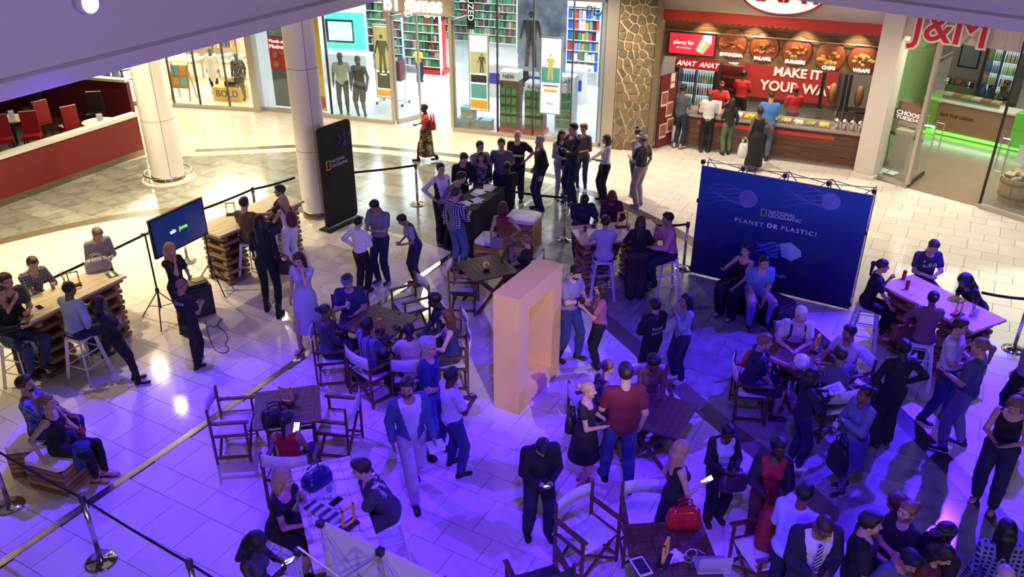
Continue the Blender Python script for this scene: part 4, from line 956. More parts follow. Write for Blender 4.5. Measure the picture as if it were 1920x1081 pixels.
for i, s_ in enumerate(seeds):
    poly = [(pu0, 0), (pu1, 0), (pu1, pz), (pu0, pz)]
    for j, r_ in enumerate(seeds):
        if i == j or abs(r_[1]-s_[1]) > .8: continue
        m_ = ((s_[0]+r_[0])/2, (s_[1]+r_[1])/2); d_ = (r_[0]-s_[0], r_[1]-s_[1]); L_ = math.hypot(*d_); d_ = (d_[0]/L_, d_[1]/L_); m_ = (m_[0]-d_[0]*.020, m_[1]-d_[1]*.020); out = []
        sd = lambda p: (m_[0]-p[0])*d_[0]+(m_[1]-p[1])*d_[1]
        for k in range(len(poly)):
            p, q = poly[k], poly[(k+1) % len(poly)]; a, b = sd(p), sd(q)
            if a >= 0: out.append(p)
            if a*b < 0: tt = a/(a-b); out.append((p[0]+(q[0]-p[0])*tt, p[1]+(q[1]-p[1])*tt))
        poly = out
        if len(poly) < 3: break
    if len(poly) < 3: continue
    dp = .02+.02*random.random(); cx = sum(p[0] for p in poly)/len(poly); cz_ = sum(p[1] for p in poly)/len(poly); n = len(poly)
    mb = MB(); mb.add([WP.pt(p[0], -.03, p[1]) for p in poly]+[WP.pt(cx+(p[0]-cx)*.88, dp-.02, cz_+(p[1]-cz_)*.88) for p in poly], [tuple(range(n, 2*n))]+[(k, (k+1) % n, n+(k+1) % n, n+k) for k in range(n)]); mb.build('stone', M_stone, pil)
# ---------------------------------------------------------------- shawarma counter
WS = Wall(P(1282, 277), P(1600, 319)); LS = WS.len; SU0, SU1 = -1.0, LS+.15
shop_room(WS, SU0, SU1, 3.6, 4.2, mat('kitchen_wall', (.16, .13, .12), .6), mat('kitchen_floor', (.3, .26, .22), .4), 'grill', 420, (1.0, .9, .72))
def planks(W, u0, u1, v0, v1, z0, z1, n, m, parent, name='plank', vertical=False):
    for k in range(n):
        mb = MB()
        if vertical: a = u0+(u1-u0)*k/n; W.box(mb, a+.003, a+(u1-u0)/n-.003, v0, v1, z0, z1)
        else: a = z0+(z1-z0)*k/n; W.box(mb, u0, u1, v0, v1, a+.003, a+(z1-z0)/n-.003)
        mb.build(name, m, parent)
M_wood = ramp_mat('dark_board', 'noise', [(.3, (.055, .024, .012)), (.7, (.13, .06, .03))], 2.5, vec=(1, 1, 9), rough=.5, interp='LINEAR', detail=5)
M_rwood = ramp_mat('warm_board', 'noise', [(.3, (.13, .07, .03)), (.7, (.28, .16, .07))], 2.5, vec=(1, 1, 9), rough=.55, interp='LINEAR', detail=5)
t = thing('serving_counter', 'long dark wooden serving counter with a red band at the grill', 'counter')
planks(WS, -.05, LS+.1, -.75, 0, .12, .92, 5, M_wood, t); mb = MB(); WS.box(mb, -.05, LS+.1, -.78, -.04, 0, .12); mb.build('plinth', mat('plinth_grey', (.25, .2, .17), .5), t)
mb = MB(); WS.box(mb, .3, LS-.6, .0, .012, .72, .82); mb.build('red_band', mat('band_red', (.45, .03, .03), .5), t)
mb = MB(); WS.box(mb, -.1, LS+.12, -.85, .06, .92, .98); mb.build('worktop', mat('worktop_steel', (.42, .36, .32), .3, .7), t)
t = thing('menu_fascia', 'boarded wooden fascia carrying round dish pictures above the grill', 'fascia')
planks(WS, SU0, SU1, -.55, -.40, 2.36, 3.5, 8, M_rwood, t); mb = MB(); mb.tube([WS.pt(SU0, -.3, 3.08), WS.pt(SU1, -.3, 3.08)], .02); mb.build('rail', mat('brass_rail', (.5, .38, .2), .3, 1), t)
for k in range(4):
    p = WS.pt(.2+k*1.25, .05, 3.52); lamp('fascia_spot_light', 'SPOT', p, 60, (1, .78, .45), WS.pt(.2+k*1.25, -.42, 2.6), spot_size=math.radians(75), spot_blend=.5, shadow_soft_size=.03)
t = thing('shop_awning', 'red scalloped awning strip above the grill menu', 'awning'); mb = MB(); WS.box(mb, SU0, SU1, -.2, .28, 3.62, 3.72); mb.build('board', mat('cream_board', (.7, .6, .45), .5), t)
mb = MB(); WS.box(mb, SU0, SU1, .28, .31, 3.5, 3.7); mb.build('valance', mat('awning_red', (.5, .035, .02), .6), t)
nsc = 34
for k in range(nsc):
    u = SU0+(SU1-SU0)*(k+.5)/nsc; r = (SU1-SU0)/nsc/2; mb = MB(); pts = [(u-r, 3.5)]+[(u+r*math.cos(a), 3.5-r*.9*math.sin(a)) for a in [math.pi*(1-i/8) for i in range(9)]]
    mb.add([WS.pt(a, .30, z) for a, z in pts]+[WS.pt(a, .31, z) for a, z in pts], [tuple(range(len(pts), 2*len(pts)))]); mb.build('scallop', MATS['awning_red'], t)
mb = MB(); WS.box(mb, SU0, SU1, -.2, .2, 3.72, 4.4); mb.build('wall_grill_header', mat('cream_board', (.7, .6, .45), .5), kind='structure')
t = thing('shop_sign', 'oval white and red sign with red letters over the grill', 'sign'); us = LS*.47
for r, m, v in ((1.0, mat('awning_red', (.5, .035, .02), .6), .30), (.93, emis('oval_white', (.9, .85, .8), .8), .33)):
    mb = MB(); mb.lathe([(r, -.03), (r, .03), (r*.97, .04)], n=40); M4 = Matrix((WS.e, Vector((0, 0, 1)), WS.n)).transposed().to_4x4() @ Matrix.Diagonal((1.05, .55, 1, 1)); M4.translation = WS.pt(us, v, 4.3); mb.frame(M4); mb.build('oval', m, t)
WS.text('ANAT', us, .39, 4.3, .75, mat('letter_red', (.6, .02, .06), .4), t, depth=.02, bold=.02)
FOOD = {'SHWARMA': (.40, .12, .05), 'FALAFEL': (.33, .13, .05), 'BURGERS': (.42, .2, .07), 'CHIPS': (.72, .42, .08), 'WRAPS': (.6, .42, .2)}
for k, (nm, c) in enumerate(FOOD.items()):
    x, y = [(1370, 80), (1430, 87), (1492, 93), (1556, 104), (1619, 109)][k]; u, z = WS.px(x, y); t = thing('menu_disc', 'round menu picture lettered %s above the grill counter' % nm, 'menu')
    M4 = Matrix((WS.e, Vector((0, 0, 1)), WS.n)).transposed().to_4x4(); M4.translation = WS.pt(u, -.36, z-.1)
    mb = MB().lathe([(.38, -.02), (.38, .02), (.37, .03)], n=32).frame(M4); mb.build('disc', mat('disc_dark', (.06, .02, .015), .5), t, True)
    mb = MB().lathe([(.36, .028), (.355, .034), (.0, .036)], n=32, cap=False).frame(M4); mb.build('picture', mat('disc_orange', (.30, .07, .02), .5, var=.5, scale=5), t, True)
    for i in range(14):
        a = random.random()*6.28; rr = .22*math.sqrt(random.random()); q = M4 @ Vector((rr*math.cos(a), rr*.7*math.sin(a)-.02, .05)); q2 = M4 @ Vector((rr*math.cos(a)+.12*math.cos(a*3), rr*.7*math.sin(a)-.02+.07*math.sin(a*3), .055)); mb = MB().tube([q, (q+q2)/2+WS.n*.02, q2], [.03, .045, .03], 6); mb.build('food_picture', mat('food_'+nm.lower(), c, .5), t, True)
    WS.text(nm, u, -.30, z-.37, .12, M_white_e, t, bold=.004)
t = thing('menu_screen', 'red menu screen showing a wrap beside the dish pictures', 'screen'); u0, z1 = WS.px(1250, 56); u1, z0 = WS.px(1335, 107)
mb = MB(); WS.box(mb, u0, u1, -.4, -.32, z0-.08, z1-.08); mb.build('bezel', M_dark, t); mb = MB(); WS.box(mb, u0+.03, u1-.03, -.32, -.315, z0-.05, z1-.11); mb.build('display', emis('screen_red', (.62, .02, .05), .9), t)
WS.text('plenty for', u0+.42, -.308, (z0+z1)/2-.05, .14, M_white_e, t); WS.text('your way of eating', u0+.42, -.308, (z0+z1)/2-.18, .05, M_white_e, t)
mb = MB(); mb.tube([WS.pt(u1-.4, -.30, z0+.05), WS.pt(u1-.22, -.30, z0+.35)], [.12, .15], 8); mb.build('wrap_picture', mat('wrap_white', (.75, .65, .5), .6, emit=(.7, .5, .25), es=.3), t); mb = MB(); WS.box(mb, u1-.34, u1-.12, -.315, -.308, z1-.33, z1-.12); mb.build('logo_tag', M_white_e, t); WS.text('ANAT', u1-.23, -.30, z1-.2, .07, M_inkr, t)
M_slog = mat('slogan_white', (.75, .72, .66), .5); t = thing('wall_slogan', 'red wall panel reading MAKE IT YOUR WAY behind the grill staff', 'sign'); a0 = WS.pt(0, -3.4, 0); WB = Wall(a0, a0+WS.e); u0, z0 = WB.px(1345, 175); u1, z1 = WB.px(1575, 135)
mb = MB(); WB.box(mb, u0, u1, -.05, 0, .75, 2.0); mb.build('panel', mat('slogan_red', (.30, .02, .02), .5), t); u, z = WB.px(1495, 138); WB.text('MAKE IT', u, .02, z, .36, M_slog, t, bold=.01); u, z = WB.px(1495, 166); WB.text('YOUR WAY', u, .02, z, .40, M_slog, t, bold=.01)
# drinks fridge
def bottles(W, u0, u1, v, z, n, cols, parent, hgt=.22):
    for k in range(n):
        c = W.pt(u0+(u1-u0)*(k+.5)/n, v, z); r = (u1-u0)/n*.40; mb = MB().lathe([(r, 0), (r, hgt*.62), (r*.4, hgt*.8), (r*.4, hgt)], (c.x, c.y, c.z), 8); mb.build('bottle', cols[k % len(cols)], parent, True)
BC = [mat('bottle_%d' % i, c, .25) for i, c in enumerate([(.05, .4, .06), (.5, .02, .02), (.7, .3, .02), (.04, .15, .5), (.15, .05, .02), (.5, .6, .1)])]
def fridge(W, u0, u1, v0, v1, h, label, header_m, doors, txt=None, rows=4, side=M_dark, z0=.25):
    t = thing('drinks_fridge', label, 'fridge'); mb = MB(); W.box(mb, u0, u1, v0, v0+.05, 0, h); W.box(mb, u0, u0+.05, v0, v1, 0, h); W.box(mb, u1-.05, u1, v0, v1, 0, h); W.box(mb, u0, u1, v0, v1, 0, z0); W.box(mb, u0, u1, v0, v1, h-.05, h); mb.build('body', side, t)
    mb = MB(); W.box(mb, u0, u1, v1-.1, v1+.02, h-.28, h); mb.build('header', header_m, t)
    mb = MB(); W.box(mb, u0+.06, u1-.06, v0+.05, v0+.06, z0, h-.3); mb.build('lit_back', emis('fridge_light', (.75, .9, 1.0), .7), t)
    w = (u1-u0-.1)/doors
    for d in range(doors):
        a = u0+.05+d*w
        for r in range(rows):
            z = z0+.03+(h-.35-z0)*r/rows; mb = MB(); W.box(mb, a, a+w, v0+.06, v1-.06, z-.012, z); mb.build('shelf', M_steel, t)
            bottles(W, a+.03, a+w-.03, v1-.14, z, 7, [BC[(d*2+r*3+i) % 6] for i in ((0, 0, 1) if r % 2 else (2, 0))], t, (h-.35-z0)/rows*.8)
        mb = MB(); W.box(mb, a+.005, a+.035, v1-.03, v1, z0, h-.3); W.box(mb, a+w-.035, a+w-.005, v1-.03, v1, z0, h-.3); mb.build('door_frame', M_dark, t); mb = MB(); W.box(mb, a+.035, a+w-.035, v1-.015, v1-.01, z0, h-.3); mb.build('door_glass', M_gl, t)
    if txt: W.text(txt, (u0+u1)/2, v1+.03, h-.14, .2, M_white_e, t, shear=.3)
    return t
u0, _ = Wall(WS.pt(0, -2, 0), WS.pt(1, -2, 0)).px(1268, 130); u1, _ = Wall(WS.pt(0, -2, 0), WS.pt(1, -2, 0)).px(1346, 130)
fridge(WS, u0, u1, -2.7, -2.0, 2.0, 'two door drinks fridge with a red header behind the grill counter', mat('gloss_red', (.5, .02, .02), .3), 2, 'ANAT  ANAT')
# grill machines, food trays, glass guard, steel canisters
t = thing('glass_guard', 'sloped glass food guard along the grill counter', 'glass guard'); mb = MB(); WS.box(mb, 1.5, LS-.7, -.42, -.41, 1.0, 1.38); mb.build('pane', M_gl, t)
for u in (1.5, 2.4, LS-.7): mb = MB().cyl(WS.pt(u, -.415, .98), WS.pt(u, -.415, 1.4), .012, n=6); mb.build('post', M_steel, t)
for k in range(9):
    u = .85+k*.315; t = thing('food_tray', ['steel tray of lettuce', 'steel tray of onions', 'steel tray of yellow peppers', 'steel tray of tomatoes', 'steel tray of chopped herbs', 'steel tray of chickpeas', 'steel tray of coleslaw', 'steel tray of pickles', 'steel tray of yellow cheese'][k]+' set in the grill counter', 'tray')
    mb = MB(); WS.box(mb, u, u+.3, -.40, -.05, .985, 1.0); WS.box(mb, u, u+.02, -.4, -.05, 1.0, 1.05); WS.box(mb, u+.28, u+.3, -.4, -.05, 1.0, 1.05); mb.build('tray', M_steel, t)
    mb = MB()
    for i in range(26): c = WS.pt(u+.04+.22*random.random(), -.37+.29*random.random(), 1.02+.03*random.random()); mb.box(c, (.05, .04, .03), rz=random.random()*3)
    mb.build('filling', mat('filling_%d' % k, [(.25, .4, .05), (.7, .65, .5), (.7, .5, .05), (.5, .1, .03), (.15, .3, .05), (.6, .42, .12), (.7, .66, .5), (.35, .33, .06), (.8, .6, .1)][k], .6), t, kind='stuff')
for k in range(4):
    u = LS-.62+k*.19; t = thing('sauce_canister', ['leftmost', 'second', 'third', 'rightmost'][k]+' of the steel sauce canisters on the grill counter', 'canister'); c = WS.pt(u, -.2, .98); mb = MB().lathe([(.075, 0), (.075, .2), (.05, .24), (.015, .26)], (c.x, c.y, c.z), 14); mb.build('can', M_steel, t, True); mb = MB().cyl(c+Vector((0, 0, .25)), c+Vector((.02, 0, .36)), .008, n=6); mb.build('pump', M_steel, t)
for k, u in enumerate((LS-.95, LS-.25)):
    t = thing('kebab_grill', ['vertical kebab grill with a meat cone in the kitchen', 'second kebab grill partly behind the violet pillar'][k], 'grill'); mb = MB(); WS.box(mb, u-.33, u+.33, -2.6, -2.0, 0, .95); mb.build('base', M_steel, t); mb = MB(); WS.box(mb, u-.33, u-.25, -2.5, -2.1, .95, 1.95); WS.box(mb, u+.25, u+.33, -2.5, -2.1, .95, 1.95); mb.build('burner', M_dark, t); c = WS.pt(u, -2.3, .98); mb = MB().lathe([(.05, .1), (.09, .15), (.12, .4), (.09, .6), (.02, .66)], (c.x, c.y, c.z), 14); mb.build('meat', mat('meat', (.4, .2, .07), .6, var=.3, scale=20), t, True); mb = MB().lathe([(.28, .0), (.3, .03), (.1, .04)], (c.x, c.y, c.z-.03), 18); mb.build('drip_pan', M_dark, t)
t = thing('kitchen_rack', 'steel rack with plates beside the drinks fridge', 'rack'); u, _ = Wall(WS.pt(0, -3, 0), WS.pt(1, -3, 0)).px(1372, 140)
for z in (1.0, 1.35, 1.7): mb = MB(); WS.box(mb, u-.35, u+.35, -3.3, -2.9, z, z+.02); mb.build('shelf', M_steel, t)
for a in (-.34, .34): mb = MB(); WS.box(mb, u+a-.015, u+a+.015, -3.3, -2.9, 0, 1.9); mb.build('post', M_steel, t)
c = WS.pt(u, -3.1, 1.72); mb = MB().lathe([(.1, 0), (.16, .05), (.16, .16), (.1, .2)], (c.x, c.y, c.z), 14); mb.build('bowl', M_wwall, t, True)
for k, (u, w, h_, m) in enumerate(((.25, .3, .25, (.7, .1, .1)), (.62, .2, .3, (.75, .72, .65)))):
    t = thing('counter_box', ['small red box on the grill till end', 'white till on the grill counter beside the queue'][k], 'box'); mb = MB(); WS.box(mb, u, u+w, -.45, -.15, .985, .985+h_); mb.build('body', mat('till_%d' % k, m, .5), t); mb = MB(); WS.box(mb, u+.02, u+w-.02, -.15, -.14, 1.0, .96+h_); mb.build('front', M_dark, t)
# leaning menu banner in front of the grill
t = thing('banner_stand', 'red food picture banner standing by the stone pillar', 'banner'); wb = Wall(P(1228, 278), P(1257, 268)); L_ = wb.len
mb = MB(); wb.box(mb, 0, L_, -.02, .02, .05, 2.0); mb.build('panel', mat('banner_red', (.16, .02, .02), .5), t); mb = MB(); wb.box(mb, -.04, L_+.04, -.12, .12, 0, .05); mb.build('foot', M_steel, t)
for (a, z, m) in ((.30, 1.35, 0), (.66, 1.02, 0), (.35, .45, 0), (.8, .55, 0)):
    mb = MB(); wb.box(mb, (a-.2)*L_, (a+.2)*L_, .02, .03, z-.2, z+.2); mb.build('photo_border', M_wwall, t); mb = MB(); wb.box(mb, (a-.17)*L_, (a+.17)*L_, .03, .035, z-.14, z+.17); mb.build('photo', mat('banner_food', (.35, .1, .05), .5, var=.7, scale=6), t)
mb = MB(); wb.box(mb, .6*L_, .85*L_, .02, .03, 1.6, 2.0); mb.build('logo_tag', M_wwall, t); wb.text('ANAT', .72*L_, .035, 1.75, .1, M_inkr, t)
# ---------------------------------------------------------------- pier and J&M shop
WQ = Wall(P(1598, 329), P(1634, 338)); mb = MB(); WQ.box(mb, 0, WQ.len, -.55, 0, .1, 4.5); mb.build('wall_pier_right', mat('pier_plaster', (.62, .56, .48), .5), kind='structure'); mb = MB(); WQ.box(mb, -.04, WQ.len+.04, -.58, .05, 0, .1); mb.build('baseboard_pier', M_cream, kind='structure')
j0 = P(1636, 330); j1 = P(1700, 352); j2 = P(1835, 388); j3 = P(1920, 415); WJ = Wall(j1, j2); LJ = WJ.len
shop_room(WJ, -1.15, LJ+3.2, 8.2, 4.2, mat('takeaway_wall', (.34, .31, .27), .6), mat('takeaway_floor', (.24, .18, .125), .22, var=.1, scale=2), 'takeaway', 310, (1.0, .93, .78), -1.9, mat('lime_wall', (.13, .24, .05), .5))
WJ0 = Wall(j0, j1); WJ2 = Wall(j2, j2+(j3-j2)*2.2)
shopfront(WJ0, 0, WJ0.len, 3.9, [], 'narrow glass front panel of the takeaway beside the violet pier', .1); shopfront(WJ2, 0, WJ2.len, 3.9, [], 'glass front panel of the takeaway in front of the barrel', .1, dark=(0,))
t = thing('door_leaf', 'open glass door leaf of the takeaway with a steel handle', 'door'); wd = Wall(j1, P(1731, 329)); mb = MB(); wd.box(mb, .03, wd.len, -.02, .02, .01, .12); mb.build('bottom_rail', M_dark, t); mb = MB(); wd.box(mb, .03, wd.len, -.02, .02, 3.0, 3.1); mb.build('top_rail', M_dark, t); mb = MB(); wd.box(mb, .03, wd.len, -.006, .006, .12, 3.0); mb.build('pane', M_gl, t)
t = thing('door_leaf', 'closed side glass leaf of the takeaway door with ladder handle', 'door'); mb = MB(); mb.tube([WJ.pt(.12, -.6, .8), WJ.pt(.12, -.6, 1.6)], .015); mb.tube([WJ.pt(.3, -.6, .8), WJ.pt(.3, -.6, 1.6)], .015); mb.tube([WJ.pt(.12, -.6, .85), WJ.pt(.3, -.6, .85)], .012); mb.tube([WJ.pt(.12, -.6, 1.55), WJ.pt(.3, -.6, 1.55)], .012); mb.build('handle', M_steel, t)
t = thing('door_handle_rail', 'steel ladder handle on the right takeaway glass', 'handle'); mb = MB(); 
for u in (.12, .3): mb.tube([WJ2.pt(u, .05, .9), WJ2.pt(u, .05, 1.75)], .015)
for z in (.95, 1.7): mb.tube([WJ2.pt(.12, .05, z), WJ2.pt(.3, .05, z)], .012)
mb.build('bars', M_steel, t); mb = MB(); mb.tube([WJ2.pt(.21, .0, .95), WJ2.pt(.21, .05, .95)], .01); mb.tube([WJ2.pt(.21, .0, 1.7), WJ2.pt(.21, .05, 1.7)], .01); mb.build('bracket', M_steel, t)
lamp('shop_ceiling_light', 'AREA', WJ.pt(.2, -1.2, 4.05), 110, (1, .92, .78), WJ.pt(.2, -1.2, 0), shape='DISK', size=.8)  # extra lamp added near the front to lift the dark poster stand
t = thing('shop_sign', 'big red letters with cream outlines over the takeaway', 'sign'); u, z = WJ.px(1785, 62)
WJ.text('J&M', u, .10, z+.1, 1.0, mat('letter_cream', (.8, .7, .5), .5), t, depth=.02, bold=.05); WJ.text('J&M', u, .13, z+.1, 1.0, mat('letter_deep_red', (.5, .015, .03), .4), t, depth=.03)
t = thing('sign_board', 'vertical pale planks behind the takeaway letters', 'board'); planks(WJ, -1.2, LJ+1.6, -.12, .02, 3.52, 4.4, 16, mat('pale_plank', (.55, .47, .36), .6, var=.2, scale=6), t, vertical=True)
t = thing('serving_counter', 'brown takeaway counter with a glowing green strip at its foot', 'counter'); uc0 = Wall(WJ.pt(0, -5, 0), WJ.pt(1, -5, 0)).px(1722, 235)[0]; uc1 = uc0+3.0
mb = MB(); WJ.box(mb, uc0, uc1, -5.6, -5.0, .12, .95); mb.build('body', mat('counter_brown', (.26, .15, .08), .5), t); mb = MB(); WJ.box(mb, uc0, uc1, -5.65, -4.95, .95, 1.0); mb.build('worktop', mat('worktop_pale', (.6, .57, .5), .3), t); mb = MB(); WJ.box(mb, uc0, uc1, -5.04, -4.97, .04, .12); mb.build('light_strip', emis('green_neon', (.12, 1.0, .05), 3.0), t); WJ.text('EAT THE LOCAL', uc0+1.0, -4.99, .6, .13, M_dark, t)
mb = MB(); WJ.box(mb, uc1-.5, uc1+.05, -5.7, -4.9, .12, 1.05); mb.build('green_end', mat('lime_panel', (.12, .5, .04), .4), t)
lamp('counter_strip_light', 'AREA', WJ.pt(uc0+1.5, -4.9, .25), 5, (.4, 1.0, .6), WJ.pt(uc0+1.5, -4.2, 0), shape='RECTANGLE', size=3.0, size_y=.1)
t = thing('food_warmer', 'glass fronted food display on the takeaway counter', 'display'); mb = MB(); WJ.box(mb, uc0+.1, uc0+2.0, -5.5, -5.1, 1.0, 1.12); mb.build('tray', M_steel, t); mb = MB(); WJ.box(mb, uc0+.1, uc0+2.0, -5.05, -5.04, 1.0, 1.45); mb.build('pane', M_gl, t)
for k in range(7): mb = MB(); WJ.box(mb, uc0+.15+k*.26, uc0+.37+k*.26, -5.45, -5.15, 1.12, 1.16); mb.build('food_pan', mat('pan_%d' % (k % 3), [(.4, .25, .1), (.5, .42, .3), (.3, .1, .05)][k % 3], .6), t)
t = thing('back_counter', 'steel back counter with pots in the takeaway kitchen', 'counter'); mb = MB(); WJ.box(mb, uc0-.6, uc0+1.5, -7.9, -7.2, 0, .95); mb.build('body', M_steel, t)
for k in range(6): c = WJ.pt(uc0-.4+k*.34, -7.5, .95); mb = MB().lathe([(.13, 0), (.15, .12), (.14, .14), (.05, .18)], (c.x, c.y, c.z), 12); mb.build('pot', [M_steel, mat('pot_brown', (.2, .1, .06), .4)][k % 2], t, True)
t = thing('kitchen_poster', 'framed notice on the takeaway brick wall', 'poster'); uk, zk = Wall(WJ.pt(0, -8.1, 0), WJ.pt(1, -8.1, 0)).px(1818, 103); mb = MB(); WJ.box(mb, uk-.3, uk+.3, -8.19, -8.15, zk-.4, zk+.4); mb.build('frame', M_dark, t); mb = MB(); WJ.box(mb, uk-.26, uk+.26, -8.15, -8.145, zk-.36, zk+.36); mb.build('sheet', mat('notice_grey', (.25, .25, .25), .6), t)
brickw = MB(); WJ.box(brickw, uc0+.4, uc0+3.6, -8.2, -8.19, 0, 4.0); brickw = brickw.build('wall_takeaway_brick', mat('mortar_light', (.5, .48, .45), .8), kind='structure'); M_brick = ramp_mat('pale_brick', 'object', [(0, (.33, .30, .27)), (1, (.5, .46, .42))], interp='LINEAR')
for r in range(17):
    for c in range(9):
        u = uc0+.45+c*.36+(.18 if r % 2 else 0)
        if u+.34 > uc0+3.6: continue
        mb = MB(); WJ.box(mb, u, u+.34, -8.19, -8.175, 1.0+r*.17, 1.15+r*.17); mb.build('brick', M_brick, brickw)
wf = Wall(WJ.pt(0, -6.7, 0), WJ.pt(1, -6.7, 0)); u0, _ = wf.px(1835, 140); u1, _ = wf.px(1906, 140)
fridge(WJ, u0, u1, -7.5, -6.8, 2.6, 'two door drinks fridge with a red cola header in the takeaway', mat('cola_red', (.6, .01, .02), .4, emit=(.6, .01, .02), es=.5), 2, 'Coca-Cola', 5, z0=.5)
# poster stand, barrel, floor sheet, wash basin
t = thing('poster_stand', 'board sign advertising CHOOSY TUESDAY behind the takeaway glass', 'sign'); wp = Wall(P(1655, 300), P(1712, 318)); u0, z1 = wp.px(1676, 200); u1, z0 = wp.px(1730, 268)
mb = MB(); wp.box(mb, u0, u1, -.03, 0, z0, z1); mb.build('board', mat('poster_beige', (.55, .44, .33), .6), t); mb = MB(); wp.box(mb, u0, u1, 0, .008, z1-.28, z1); mb.build('red_field', mat('poster_dull_red', (.40, .09, .07), .6), t)
um = (u0+u1)/2; wp.text('CHOOSY', um, .015, z1-.09, .15, M_white_e, t, width=(u1-u0)*.75); wp.text('TUESDAY', um, .015, z1-.21, .12, M_white_e, t, width=(u1-u0)*.75); wp.text('2 for R50', um, .015, z0+.5, .14, MATS['poster_dull_red'], t); mb = MB(); wp.box(mb, u0+.12, u1-.12, 0, .008, z0+.62, z0+.9); mb.build('picture', MATS['poster_dull_red'], t)
wp.text('50% OFF', um, .015, z0+.26, .12, M_ink, t); mb = MB(); wp.box(mb, u0, u1, 0, .008, z0, z0+.08); mb.build('foot_band', M_dark, t)
for u in (u0+.05, u1-.05): mb = MB(); mb.bar(wp.pt(u, -.015, z0), wp.pt(u, -.1, 0), .03); mb.build('leg', M_frame, t)
wb = P(1905, 388); t = thing('barrel', 'wooden half barrel of packets behind the right glass', 'barrel', (wb[0]+.15, wb[1]+.35, 0)); n = 18
for k in range(n):
    a = 2*math.pi*(k+.5)/n; mb = MB(); w2 = math.pi*.42/n
    mb.add([(r*math.cos(a+d), r*math.sin(a+d), z) for r, z in ((.36, 0), (.42, .3), (.40, .6)) for d in (-.165, .165)]+[((r-.03)*math.cos(a+d), (r-.03)*math.sin(a+d), z) for r, z in ((.36, 0), (.42, .3), (.40, .6)) for d in (-.165, .165)], [(0, 1, 3, 2), (2, 3, 5, 4), (4, 5, 11, 10), (7, 6, 8, 9), (9, 8, 10, 11), (0, 2, 8, 6), (2, 4, 10, 8), (1, 7, 9, 3), (3, 9, 11, 5)]); mb.build('stave', ramp_mat('stave_oak', 'object', [(0, (.30, .17, .06)), (1, (.46, .28, .11))], interp='LINEAR'), t)
for z in (.14, .46): mb = MB().lathe([(.405 if z < .3 else .425, z), (.41 if z < .3 else .428, z+.03), (.412 if z < .3 else .425, z+.06)], n=30, cap=False); mb.build('hoop', mat('hoop_dark', (.12, .07, .03), .5), t, True)
for k in range(16): a = random.random()*6.28; r = .28*math.sqrt(random.random()); mb = MB().box((r*math.cos(a), r*math.sin(a), .60+.08*random.random()), (.2, .13, .05), R=Matrix.Rotation(random.random()*3, 3, 'Z') @ Matrix.Rotation(random.uniform(-.5, .5), 3, 'X')); mb.build('packet', mat('packet_%d' % (k % 3), [(.7, .66, .6), (.45, .12, .06), (.5, .38, .2)][k % 3], .5), t)
mb = MB().cyl((0, .1, .55), (0, .1, 1.0), .012, n=6).box((0, .1, 1.1), (.34, .015, .42), rz=-.7); mb.build('price_card', M_wwall, t)
t = thing('floor_sheet', 'white printed sheet lying behind the takeaway glass', 'sheet'); p = P(1672, 330); mb = MB().box((p[0], p[1]+.25, .03), (.45, .3, .012), rz=-.9); mb.build('paper', M_wwall, t); mb = MB().box((p[0], p[1]+.25, .04), (.04, .2, .01), rz=-.9); mb.build('print', MATS['joint_grey'], t)
t = thing('waste_bin', 'tall beige waste bin beside the violet pier behind glass', 'bin'); p = P(1662, 315)+np.array([WJ.e.x, WJ.e.y, 0])*.5; mb = MB().box((p[0]+.05, p[1]+.5, .45), (.4, .4, .9), rz=WJ.rz); mb.build('body', mat('bin_beige', (.45, .38, .28), .5), t); mb = MB().box((p[0]+.05, p[1]+.5, .95), (.44, .44, .1), rz=WJ.rz); mb.build('lid', mat('bin_lid', (.5, .46, .3), .5), t)
# ---------------------------------------------------------------- red restaurant at the left
WR = Wall(P(-120, 432), P(272, 289)); LR = WR.len; zt = 1.05
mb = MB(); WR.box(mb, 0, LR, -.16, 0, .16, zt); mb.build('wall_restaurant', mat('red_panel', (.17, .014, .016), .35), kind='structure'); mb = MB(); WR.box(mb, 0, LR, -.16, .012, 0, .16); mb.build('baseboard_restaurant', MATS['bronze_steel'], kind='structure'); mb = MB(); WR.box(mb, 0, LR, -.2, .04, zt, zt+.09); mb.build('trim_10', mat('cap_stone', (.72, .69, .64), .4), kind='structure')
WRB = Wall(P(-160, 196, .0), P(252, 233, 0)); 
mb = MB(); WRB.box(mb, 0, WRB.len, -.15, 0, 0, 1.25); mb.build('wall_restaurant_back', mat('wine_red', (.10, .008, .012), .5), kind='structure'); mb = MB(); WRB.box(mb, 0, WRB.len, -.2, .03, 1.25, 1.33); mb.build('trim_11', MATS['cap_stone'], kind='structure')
mb = MB(); q = [WR.pt(0, -.16, 0), WR.pt(LR, -.16, 0), WRB.pt(WRB.len, 0, 0), WRB.pt(0, 0, 0)]; mb.prism([(p.x, p.y) for p in q], -.01, .006); mb.build('floor_restaurant', mat('dark_wood_floor', (.05, .03, .022), .4), kind='structure')
M_rc = mat('red_leather', (.30, .012, .014), .4)
def rest_chair(x, y, face, lab, m):
    p = P(x, y, .45); t = thing('restaurant_chair', lab, 'chair', (p[0], p[1], 0), math.radians(face)); MB().box((0, 0, .45), (.44, .44, .1)).build('seat', m, t); MB().box((0, -.2, .78), (.42, .09, .6)).build('backrest', m, t)
    for a in (-.18, .18):
        for b in (-.18, .18): MB().box((a, b, .2), (.035, .035, .4)).build('leg', M_dark, t)
